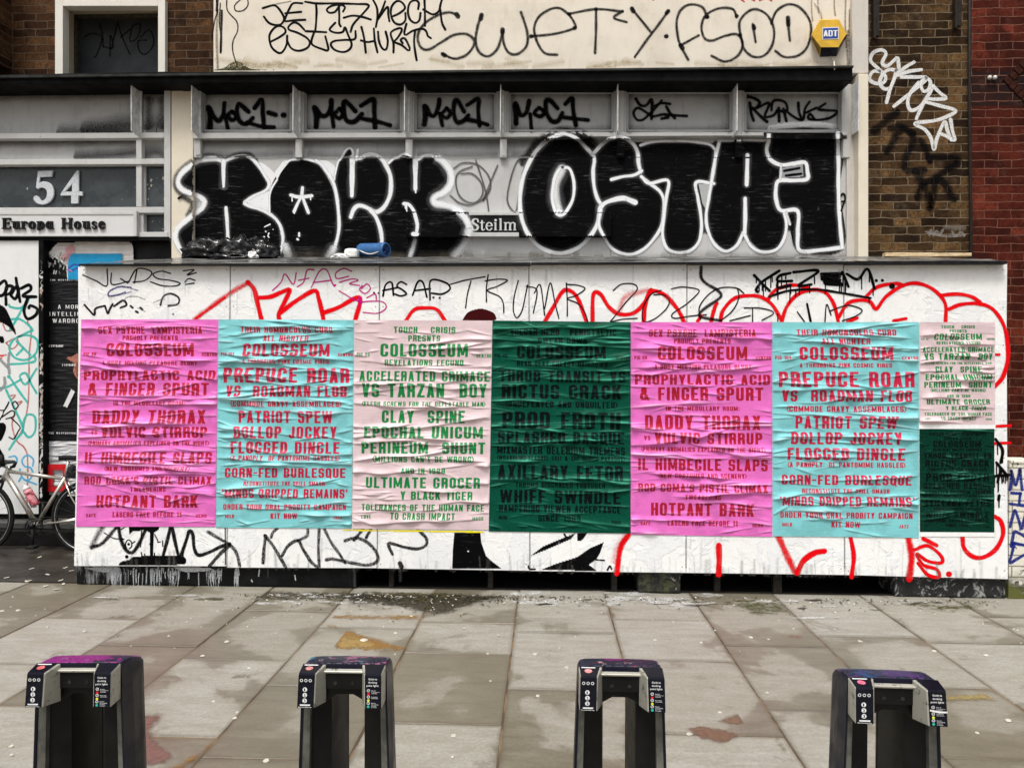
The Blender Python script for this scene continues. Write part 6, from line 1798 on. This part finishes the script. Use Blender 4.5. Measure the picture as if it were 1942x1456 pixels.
x = P(667, 480, 6.70)[0]; p = roof_at(x, 6.70)
b = MB()
for ring_z, s in ((0, .95), (.01, 1), (.05, 1), (.075, .9), (.085, .6)):
    pass
prof = [(.0, .92), (.012, 1.0), (.05, 1.0), (.072, .88), (.080, .55)]
rings = [[(p[0] + .062 * s * (abs(math.cos(t_)) ** .5) * math.copysign(1, math.cos(t_)), p[1] + .05 * s * (abs(math.sin(t_)) ** .5) * math.copysign(1, math.sin(t_)), p[2] + .006 + z) for t_ in np.linspace(0, 2 * math.pi, 24, endpoint=False)] for z, s in prof]
b.loft(rings)
props(b.build('foam_box', WPL, smooth=False, bevel=.004), 'small white foam box touching the spout of the blue canister', 'box')
x = P(645, 486, 6.62)[0]; p = roof_at(x, 6.62)
b = MB(); crumple(b, (p[0], p[1], p[2]), (.085, .05, .035), 21.3, 3)
props(b.build('foam_scrap', WPL, fix=False), 'flat broken white foam scrap left of the foam box', 'litter')
b = MB()
pts = []
for t_ in np.linspace(0, 1, 9):
    x = P(1676 + 150 * t_, 484, 6.66)[0]; q_ = roof_at(x, 6.66 - .12 * t_)
    pts.append(q_ + np.array([0, 0, .022 - .002 * math.sin(t_ * 5)]))
rings = []
for i, q_ in enumerate(pts):
    hw = .030 if i < 4 else .018
    hh = .018 if i < 5 else .014
    rings.append([q_ + np.array([0, -hw, -hh]), q_ + np.array([0, hw, -hh]), q_ + np.array([0, hw, hh]), q_ + np.array([0, -hw, hh])])
b.loft(rings)
m = NT('weathered_timber'); fz = m.noise(14, 6, .7, stretch=(.3, 4, 4))
TIMB = m.out(m.mix(m.ramp(fz, .35, .65), C(178, 148, 104), C(226, 206, 168)), .7)
props(b.build('timber_batten', TIMB, bevel=.003), 'pale split timber batten lying at the right end of the felt roof', 'plank')

# ------------------------------------------------------------------ bicycle in the doorway
BY = 6.66
W_ = lambda x, y, dy=0.0: P(x, y, BY + dy)
bk = empty('bicycle', tuple(G(65, 1052)), 'silver road bicycle parked in the doorway, its rear wheel half hidden by the hoarding', 'bicycle')
FRM = plain('brushed_silver_frame', C(196, 190, 180), .26, .05, 20, .0, .75)
BLKR = plain('black_rubber', (0.010, 0.010, 0.010, 1), .6, .3, 30)
BLKM = plain('black_anodised', (0.014, 0.014, 0.015, 1), .35, .3, 30)
ALU = plain('bare_alloy', C(190, 190, 188), .3, .15, 30, .02, .8)
FH, RH = W_(-40, 979), W_(166, 981)
RAD = 68.5 * BY / FOCAL
def wheel(c):
    n = 56
    circ = lambda r, dy=0: [c + np.array([r * math.cos(t_), dy, r * math.sin(t_)]) for t_ in np.linspace(0, 2 * math.pi, n, endpoint=False)]
    b = MB(); b.tube(circ(RAD), .0155, 10, True)
    w_ = b.build('wheel', BLKR, bk, smooth=True)
    b = MB()
    for r0, r1, y in ((RAD - .014, RAD - .040, -.0105), (RAD - .014, RAD - .040, .0105)):
        v0 = len(b.v); a_, c_ = circ(r0, y), circ(r1, y * .75); b.v += [tuple(p) for p in a_ + c_]
        b.f += [(v0 + i, v0 + (i + 1) % n, v0 + n + (i + 1) % n, v0 + n + i) for i in range(n)]
    a_, c_ = circ(RAD - .040, -.0079), circ(RAD - .040, .0079); v0 = len(b.v); b.v += [tuple(p) for p in a_ + c_]
    b.f += [(v0 + i, v0 + (i + 1) % n, v0 + n + (i + 1) % n, v0 + n + i) for i in range(n)]
    b.build('rim', BLKM, w_, smooth=False)
    b = MB(); b.tube(circ(RAD - .0205, -.0118), .0042, 6, True); b.tube(circ(RAD - .0205, .0118), .0042, 6, True)
    b.build('brake_track', ALU, w_, smooth=True)
    b = MB()
    for k_ in range(20):
        t_ = k_ * 2 * math.pi / 20
        o_ = .02 * (1 if k_ % 2 else -1)
        b.tube([c + np.array([.018 * math.cos(t_ + o_ * 30), o_, .018 * math.sin(t_ + o_ * 30)]), c + np.array([(RAD - .038) * math.cos(t_), 0, (RAD - .038) * math.sin(t_)])], .0012, 5)
    b.build('spokes', plain('dark_spoke', (.05, .05, .05, 1), .3, .1, 30, 0, .5), w_)
    b = MB(); b.lathe(c - np.array([0, .045, 0]), (0, 1, 0), [(0, .012), (.012, .012), (.016, .022), (.022, .022), (.024, .014), (.066, .014), (.068, .022), (.074, .022), (.078, .012), (.09, .012)], 14); b.build('hub', BLKM, w_, smooth=True)
wheel(FH); wheel(RH)
BB, HT, HB, ST = W_(70, 994), W_(14, 893), W_(6, 908), W_(122, 908)
b = MB()
b.tube([HT, ST], [.017, .015], 12); b.tube([W_(12, 900), BB], [.024, .022], 12); b.tube([W_(124, 905), BB], [.0155, .0155], 12); b.tube([W_(17, 888), W_(4, 912)], [.019, .021], 12)
b.lathe(BB - np.array([0, .035, 0]), (0, 1, 0), [(0, .022), (.07, .022)], 14)
for s in (-1, 1):
    b.tube([BB + np.array([.03, s * .025, 0]), RH + np.array([0, s * .06, 0])], [.010, .007], 8)
    b.tube([ST + np.array([.01, s * .014, -.005]), W_(138, 938) + np.array([0, s * .035, 0]), RH + np.array([0, s * .06, 0])], [.008, .0075, .006], 8)
b.build('frame', FRM, bk, smooth=True)
b = MB()
for s in (-1, 1):
    b.tube([W_(4, 911) + np.array([0, s * .02, 0]), W_(-8, 935) + np.array([0, s * .045, 0]), FH + np.array([0, s * .05, 0])], [.012, .011, .008], 8)
b.tube([W_(4, 911) + np.array([0, -.03, 0]), W_(4, 911) + np.array([0, .03, 0])], .016, 8)
b.build('fork', BLKM, bk, smooth=True)
b = MB(); b.tube([W_(18, 888), W_(10, 884), W_(-2, 880)], [.017, .016, .016], 8); b.tube([W_(17, 890), W_(19, 884)], .02, 8); b.build('stem', ALU, bk, smooth=True)
b = MB()
b.tube([W_(-2, 880) + np.array([0, d, 0]) for d in (-.2, 0, .2)], .014, 8)
for s in (-1, 1):
    o_ = np.array([0, s * .2, 0])
    b.tube([W_(-2, 880) + o_, W_(-20, 879) + o_, W_(-38, 884) + o_, W_(-44, 896) + o_, W_(-34, 908) + o_, W_(-14, 910) + o_], .014, 8)
    b.tube([W_(-22, 880) + o_, W_(-36, 874) + o_, W_(-40, 866) + o_], [.016, .018, .011], 8)
b.tube([W_(0, 874) + np.array([0, -.16, 0]), W_(28, 880) + np.array([0, -.18, 0])], [.014, .012], 8)
b.build('handlebar', BLKM, bk, smooth=True)
b = MB()
b.tube([W_(30, 876, -.2), W_(26, 884, -.2), W_(20, 886, -.18)], [.012, .016, .010], 8); b.tube([W_(2, 862, -.05), W_(4, 884, -.05)], [.022, .026], 10)
b.build('front_light', BLKR, bk, smooth=True)
b = MB(); b.tube([W_(124, 905), W_(130, 874)], .0135, 10); b.build('seat_post', ALU, bk, smooth=True)
b = MB()
rings = []
for t_, wd, up_ in ((0, .018, 0), (.15, .022, .004), (.45, .03, .002), (.7, .062, .004), (.9, .072, .010), (1, .05, .008)):
    c_ = W_(113 + 58 * t_, 867); c_ = c_ + np.array([0, 0, up_])
    rings.append([c_ + np.array([0, wd * math.cos(a_), .014 * math.sin(a_) - (.016 if math.sin(a_) < -.3 else 0)]) for a_ in np.linspace(0, 2 * math.pi, 12, endpoint=False)])
b.loft(rings); b.build('saddle', plain('black_saddle', (0.012, 0.012, 0.013, 1), .4, .2, 20), bk, smooth=True)
b = MB(); b.tube([W_(118, 871), W_(132, 876), W_(160, 871)], .004, 6); b.build('saddle_rail', ALU, bk, smooth=True)
b = MB(); crumple(b, W_(141, 906), (.062, .045, .085), 31.0, 3)
b.build('saddle_bag', plain('black_nylon', (0.011, 0.011, 0.012, 1), .6, .3, 30, .2), bk, fix=False)
b = MB()
c_ = BB + np.array([.008, -.05, -.02])
n = 40
b.tube([c_ + np.array([.082 * math.cos(t_), 0, .082 * math.sin(t_)]) for t_ in np.linspace(0, 2 * math.pi, n, endpoint=False)], .006, 6, True)
b.tube([c_ + np.array([.060 * math.cos(t_), .008, .060 * math.sin(t_)]) for t_ in np.linspace(0, 2 * math.pi, n, endpoint=False)], .005, 6, True)
for k_ in range(5):
    t_ = k_ * 2 * math.pi / 5; b.tube([c_, c_ + np.array([.08 * math.cos(t_), 0, .08 * math.sin(t_)])], .007, 6)
b.build('chainring', BLKM, bk, smooth=True)
b = MB(); b.tube([BB + np.array([0, -.06, 0]), W_(62, 1036, -.075)], [.014, .011], 8); b.lathe(BB + np.array([0, -.085, 0]), (0, 1, 0), [(0, .018), (.03, .018)], 14); b.tube([BB + np.array([0, .06, 0]), W_(82, 955, .075)], [.012, .010], 8)
ck = b.build('crank', BLKM, bk, smooth=True)
for q_ in ((62, 1037, -.12), (82, 954, .12)):
    p = W_(*q_); b = MB(); b.box(p[0] - .045, p[0] + .035, p[1] - .04, p[1] + .04, p[2] - .012, p[2] + .010)
    b.build('pedal', BLKR, ck, bevel=.006)
b = MB(); b.tube([c_ + np.array([.0, 0, .084]), RH + np.array([0, -.04, .034])], .0035, 5); b.tube([c_ + np.array([.0, 0, -.084]), RH + np.array([-.01, -.04, -.07])], .0035, 5); b.build('chain', plain('oily_chain', (.03, .028, .025, 1), .4, .3, 60, .1, .6), bk)
b = MB(); b.tube([W_(139, 921), W_(136, 929)], .018, 8); b.build('brake_caliper', BLKM, bk, smooth=True)
# bottle cage and bottle
b = MB()
for t_ in (-1, 1):
    b.tube([W_(48, 945, t_ * .02), W_(54, 934, t_ * .036), W_(66, 938, t_ * .036), W_(74, 950, t_ * .02)], .004, 6)
b.tube([W_(50, 940), W_(60, 962), W_(70, 960)], .005, 6); b.build('bottle_cage', BLKM, bk, smooth=True)
BT = empty('drink_bottle', tuple(W_(58, 940)), 'translucent pink and white drink bottle in the bicycle cage', 'bottle')
d_ = W_(69, 957) - W_(46, 920); Lb = np.linalg.norm(d_)
b = MB(); b.lathe(W_(46, 920), d_, [(.05, .030), (.06, .036), (.085, .036), (.09, .032), (.10, .036), (Lb - .01, .036), (Lb, .030)], 20)
m = NT('pink_bottle'); BTM = m.out(m.mix(m.ramp(m.noise(22), .45, .58), C(226, 150, 158), C(206, 84, 100)), .35)
b.build('body', BTM, BT, smooth=True)
b = MB(); b.lathe(W_(46, 920), d_, [(-.005, .010), (.012, .012), (.016, .024), (.032, .033), (.05, .033)], 18); b.build('lid', plain('white_lid', C(218, 208, 208), .4, .05, 30), BT, smooth=True)

# ------------------------------------------------------------------ cycle-hire docking points
m = NT('scuffed_navy_plastic')
sf_ = m.ramp(m.noise(60, 8, .85, stretch=(1, 1, .35)), .66, .72, 0, .5)
du_ = m.ramp(m.noise(7, 5, .6), .45, .75, 0, .35)
cN = m.mix(du_, (0.0055, 0.0056, 0.0155, 1), (0.020, 0.020, 0.030, 1))
cN = m.mix(sf_, cN, (0.16, 0.16, 0.17, 1))
m.bump(m.noise(26, 5), .08, .003)
NAVY = m.out(cN, m.ramp(m.noise(9), .35, .65, .28, .5), 0, .2)
NAVYF = plain('navy_panel', (0.0055, 0.006, 0.012, 1), .28, .2, 30, .02)
CHAN = plain('black_channel', (0.0065, 0.0065, 0.0062, 1), .42, .35, 14, .05)
STRIP = plain('worn_grey_strip', C(92, 92, 85), .45, .35, 26, .1)
m = NT('chipped_silver'); ch_ = m.ramp(m.noise(34, 7, .8), .55, .62, 0, .85)
SILV = m.out(m.mix(ch_, C(178, 176, 164), C(70, 68, 62)), .38, .35, .5)
ICW = plain('white_symbol', C(224, 226, 226), .5, .05, 40)
DOT = {'red': plain('red_dot', C(214, 20, 40), .4, .05, 40), 'yellow': plain('yellow_dot', C(222, 226, 60), .4, .05, 40), 'green': plain('green_dot', C(40, 180, 160), .4, .05, 40)}
def text_mesh(name, body, loc, h, w, mat, root, ndir=(0, -1, 0)):
    """small upright lettering from the built-in face, fitted to width w, at a local position (left, baseline)"""
    cu = bpy.data.curves.new(name, 'FONT'); cu.body = body; cu.size = 1; cu.offset = .015
    cu.resolution_u = 2
    o = bpy.data.objects.new(name, cu); scene.collection.objects.link(o)
    dg = bpy.context.evaluated_depsgraph_get(); dg.update()
    me = o.evaluated_get(dg).to_mesh()
    v = np.array([q.co[:] for q in me.vertices]); f = [tuple(p.vertices) for p in me.polygons]
    o.evaluated_get(dg).to_mesh_clear(); bpy.data.objects.remove(o); bpy.data.curves.remove(cu)
    if not len(v):
        return None
    k_ = w / (v[:, 0].max() - v[:, 0].min())
    b_ = MB(); b_.add([(loc[0] + (p[0] - v[:, 0].min()) * k_, loc[1], loc[2] + p[1] * h / .72) for p in v], f)
    return b_
def disc(b_, c, r, n=16, ri=None):
    v0 = len(b_.v)
    o_ = [(c[0] + r * math.cos(t_), c[1], c[2] + r * math.sin(t_)) for t_ in np.linspace(0, 2 * math.pi, n, endpoint=False)]
    if ri:
        i_ = [(c[0] + ri * math.cos(t_), c[1], c[2] + ri * math.sin(t_)) for t_ in np.linspace(0, 2 * math.pi, n, endpoint=False)]
        b_.v += o_ + i_; b_.f += [(v0 + k_, v0 + (k_ + 1) % n, v0 + n + (k_ + 1) % n, v0 + n + k_) for k_ in range(n)]
    else:
        b_.v += o_; b_.f.append(tuple(range(v0, v0 + n)))
def top_mat(name, cols, thr):
    m = NT(name)
    c = (0.010, 0.010, 0.022, 1)
    c = m.mix(m.ramp(m.noise(9, 4), .35, .7), c, (0.02, 0.02, 0.045, 1))
    for i, (col, sc) in enumerate(cols):
        n_ = m.noise(sc, 5, .6, stretch=(1, 1, 1), dist=i * .5)
        patch = m.ramp(n_, thr[i], thr[i] + .04)
        speck = m.ramp(m.voronoi(75), .12, .30)
        c = m.mix(m.math('MULTIPLY', patch, m.math('MULTIPLY_ADD', speck, .8, .1)), c, col)
    m.bump(m.ramp(m.voronoi(70), .1, .4), .8, .006)
    return m.out(c, .42, 0, .3)
HT_ = .785
def flare(x, z):
    """the outsides of the legs splay towards the ground, the insides stay upright"""
    k_ = min(1, max(0, (abs(x) - .05) / .06))
    return x * (1 + .30 * k_ * max(0, .77 - z))
DOCK_SIDE = [(.1175, -.002), (.1175, .06), (.1135, .10)] + [(.1135 - .055 * (1 - math.cos(t_)), .10 + .10 * math.sin(t_)) for t_ in np.linspace(.25, math.pi / 2, 6)]
def dock(loc, rz, label, topm, sticker, scrape=None):
    o = empty('docking_point', loc, label, 'docking point', 'cycle hire docking points', rz=rz)
    L_k = dict(parent=o, local=True)
    # domed shell: top cap
    def outline(k, yk=1.0, fr=0.0):
        pts = []
        hw = .1175
        for t_ in np.linspace(0, 1, 5): pts.append((-hw + 2 * hw * t_, fr))
        for x_, y_ in DOCK_SIDE[1:]: pts.append((x_, max(y_, fr)))
        half = pts[5:]
        for t_ in np.linspace(.25, .75, 3): pts.append((.0585 - .117 * t_, .20))
        for p in reversed(half): pts.append((-p[0], p[1]))
        cx, cy = 0, .09
        return [(cx + (x - cx) * k, cy + (y - cy) * (k if y > cy else 1 - (1 - k) * .16)) for x, y in pts]
    rings = []
    fall = lambda y, z: .35 * max(0, y - .05) * min(1, max(0, (z - .715) / .05))
    for z, k_ in ((.705, 1.0), (.735, 1.0), (.752, 1.0), (.761, .992), (.767, .975), (.771, .94), (.774, .85), (.775, .5)):
        rings.append([(flare(x, z) if z < .76 else x * 1.001, y, z - fall(y, z)) for x, y in outline(k_)])
    b = MB(); b.loft(rings); sh = b.build('shell', NAVY, smooth=True, **L_k); sh.data.set_sharp_from_angle(angle=R(38))
    b = MB(); rg2 = []
    for z, k_ in ((.7700, .962), (.7728, .935), (.7755, .845), (.7768, .48)):
        rg2.append([(x, y + .001, z - fall(y, z)) for x, y in outline(k_)])
    b.loft(rg2); b.build('stickered_top', topm, sh, local=True, smooth=True)
    # two hollow legs: outer skin, worn grey strip, dark inner channel
    for s in (-1, 1):
        def ext(plan, z0, z1, mat, name, par, bev=0.0):
            b_ = MB(); rr_ = []
            for z in (z0, z1):
                rr_.append([(flare(s * x, z), y, z) for x, y in plan])
            b_.loft(rr_); return b_.build(name, mat, par, local=True, bevel=bev)
        leg = ext([(.1115, .0)] + DOCK_SIDE + [(.034, .2), (.034, .192), (.056, .188), (.090, .150), (.1075, .10), (.1115, .06)], .0, .7055, NAVY, 'leg', o)
        ext([(.096, .012), (.1112, .004), (.1112, .06), (.096, .07)], .0, .704, STRIP, 'edge_strip', leg)
        ext([(.047, .045), (.0955, .030), (.0955, .145), (.060, .186), (.035, .189)], .0, .703, CHAN, 'inner_channel', leg)
    b = MB(); b.box(-.15, .15, -.03, .23, .0, .012); b.build('base_plate', CHAN, bevel=.003, **L_k)
    # lock housing in the throat
    b = MB()
    b.loft([[(-.058, .012, .664), (-.022, .012, .684), (.022, .012, .684), (.058, .012, .664), (.058, .012, .704), (-.058, .012, .704)], [(-.058, .15, .650), (-.012, .15, .690), (.012, .15, .690), (.058, .15, .650), (.058, .15, .704), (-.058, .15, .704)]])
    lk = b.build('lock_housing', CHAN, bevel=.003, **L_k)
    b = MB()
    for x in (-.024, .024): b.lathe((x, -.003, .722), (0, -1, 0), [(-.003, .0055), (.003, .0055), (.0035, .001)], 10)
    b.build('bolts', WOODK, lk, local=True)
    b = MB(); b.box(-.052, .052, -.0035, .004, .7065, .7480); b.build('throat_plate', CHAN, lk, local=True)
    # silver head: bridge and two splayed arms
    b = MB()
    b.loft([[(-.058, -.010, .7515), (.058, -.010, .7515), (.058, -.012, .7575), (-.058, -.012, .7575)], [(-.058, .0, .7495), (.058, .0, .7495), (.058, .0, .762), (-.058, .0, .762)]])
    hd = b.build('head_frame', SILV, bevel=.002, **L_k)
    for s in (-1, 1):
        fr = [(s * .068, -.056, .674), (s * .116, -.056, .674), (s * .114, -.048, .764), (s * .066, -.048, .764)]
        bk_ = [(s * .050, .0, .668), (s * .1165, .0, .676), (s * .1165, .0, .7735), (s * .050, .0, .7735)]
        b = MB(); b.add(fr + bk_, [(0, 1, 2, 3), (7, 6, 5, 4), (0, 4, 5, 1), (1, 5, 6, 2), (2, 6, 7, 3), (3, 7, 4, 0)])
        arm = b.build('head_arm', SILV, hd, local=True, bevel=.0025)
        # dark face and sloping top of the arm
        ins = lambda p, q, t_: tuple(p[i] + (q[i] - p[i]) * t_ for i in range(3))
        fa_ = [(s * .0705, -.0575, .6755), (s * .1150, -.0575, .6755), (s * .1132, -.0497, .7615), (s * .0685, -.0497, .7615)]
        ta_ = [(s * .0690, -.0475, .7668), (s * .1125, -.0475, .7668), (s * .1140, -.003, .7750), (s * .058, -.003, .7750)]
        name = 'button_panel' if s < 0 else 'guide_panel'
        b = MB(); b.add(fa_, [(0, 1, 2, 3)]); b.add(ta_, [(0, 1, 2, 3)]); b.add([fa_[3], fa_[2], ta_[1], ta_[0]], [(0, 1, 2, 3)])
        pn_ = b.build(name, NAVYF, o, local=True, fix=False)
        b = MB()
        cx = s * .0925
        yz = lambda z: -.0588 + .0078 * (z - .6755) / .086
        if s < 0:
            for i in range(3):
                disc(b, (cx - .012 + .012 * i, yz(.748), .748), .0043, 14, .0026)
                z = .724 - .0145 * i
                disc(b, (cx - .002, yz(z), z), .0062, 18)
            b.add([(cx - .014, yz(.683) - .0005, .6815), (cx + .013, yz(.683) - .0005, .6815), (cx + .014, yz(.683) - .0005, .6855), (cx - .015, yz(.683) - .0005, .6855)], [(0, 1, 2, 3)])
            tm = text_mesh('t', 'Membership key', (cx - .019, yz(.677) - .0004, .6770), .0028, .036, ICW, o)
            b.add(tm.v, tm.f)
            b.build('symbols', ICW, pn_, local=True, fix=False)
            b2 = MB()
            for i in range(3):
                z = .724 - .0145 * i
                tm = text_mesh('t', str(i + 1), (cx - .0043, yz(z) - .0006, z - .0037), .0074, .0032 if i == 0 else .0048, ICW, o)
                b2.add(tm.v, tm.f)
            b2.build('numerals', NAVYF, pn_, local=True, fix=False)
            b = MB(); disc(b, (cx + .001, 0, 0), 1, 18)
            el_ = [(cx + .002 + .0105 * math.cos(t_), -.026 + .009 * math.sin(t_), .7716 + .0020 * math.sin(t_)) for t_ in np.linspace(0, 2 * math.pi, 18, endpoint=False)]
            b = MB(); b.add(el_, [tuple(range(18))]); b.build('round_sticker', sticker, pn_, local=True, fix=False)
            b = MB(); b.add([(cx - .016, -.012, .7742), (cx + .022, -.012, .7742), (cx + .022, -.008, .7750), (cx - .016, -.008, .7750)], [(0, 1, 2, 3)]); b.build('sticker_line', ICW, pn_, local=True, fix=False)
        else:
            for i, w_ in enumerate((('Guide to', .024), ('docking', .024), ('point lights', .033))):
                z = .7515 - .0085 * i
                tm = text_mesh('t', w_[0], (cx - .0165 + (.033 - w_[1]) / 2 - .002, yz(z) - .0003, z), .0052, w_[1], ICW, o)
                b.add(tm.v, tm.f)
            for i, (nm, lines) in enumerate((('red', ('Bicycle', 'is docked not', 'available')), ('yellow', ('Processing', 'information')), ('green', ('Bicycle', 'successfully', 'returned', 'or locked')))):
                z = .7235 - .0165 * i
                disc(b, (cx - .013, yz(z), z), .0042, 14, .0029)
                b.add([(cx - .0155, yz(z) - .0002, z - .003), (cx - .0145, yz(z) - .0002, z - .003), (cx - .0105, yz(z) - .0002, z + .003), (cx - .0115, yz(z) - .0002, z + .003)], [(0, 1, 2, 3)])
                for j, tx in enumerate(lines):
                    zz = z - .001 - .0036 * j
                    tm = text_mesh('t', tx, (cx - .005, yz(zz) - .0003, zz), .0021, .0017 * len(tx), ICW, o)
                    b.add(tm.v, tm.f)
                d_ = MB(); zd = z - .0092; disc(d_, (cx - .013, yz(zd), zd), .0036, 14); d_.build('light_dot', DOT[nm], pn_, local=True, fix=False)
            b.build('symbols', ICW, pn_, local=True, fix=False)
            if scrape:
                z = .713
                b = MB(); b.add([(.0705, yz(z) - .0012, z + .001), (.094, yz(z) - .0014, z - .0035), (.1142, yz(z) - .0012, z - .0025), (.1142, yz(z) - .0012, z + .0015), (.096, yz(z) - .0014, z + .0020), (.0705, yz(z) - .0012, z + .0055)], [(0, 1, 2, 3, 4, 5)])
                b.build('torn_sticker', ICW, pn_, local=True, fix=False)
    return o
def dock_at(px, py, z, *a, **k):
    p = G(px, py, z)
    return dock((p[0], p[1], .002), *a, **k)
STK = [plain('sticker_%s' % n, c, .45, .45, 160) for n, c in (('red', C(204, 96, 96)), ('worn_red', C(190, 128, 124)), ('pink', C(210, 136, 140)), ('magenta', C(210, 100, 124)))]
T1 = top_mat('top_magenta', [(C(128, 22, 112), 7.0), (C(170, 170, 180), 34.0)], (.47, .66))
T2 = top_mat('top_teal_pink', [(C(30, 110, 130), 9.0), (C(150, 84, 120), 12.0), (C(150, 130, 140), 30.0)], (.52, .53, .64))
T3 = top_mat('top_purple', [(C(122, 26, 104), 8.0), (C(204, 196, 200), 17.0), (C(170, 24, 40), 23.0)], (.56, .60, .63))
T4 = top_mat('top_blue', [(C(26, 66, 110), 8.0), (C(70, 40, 96), 12.0), (C(80, 86, 110), 30.0)], (.50, .52, .64))
dock_at(150, 1259.5, .772, R(3), 'navy docking point with bright magenta paint over its top, nearest the bicycle', T1, STK[0])
dock_at(653, 1261.5, .772, R(1), 'navy docking point with a teal and dusty pink top', T2, STK[1])
dock_at(1177, 1267, .772, R(0), 'navy docking point with mostly bare top, purple patch and white and red sticker scraps', T3, STK[2])
dock_at(1693, 1289, .772, R(-2), 'navy docking point with blue top and a torn sticker across its guide panel', T4, STK[3], scrape=True)
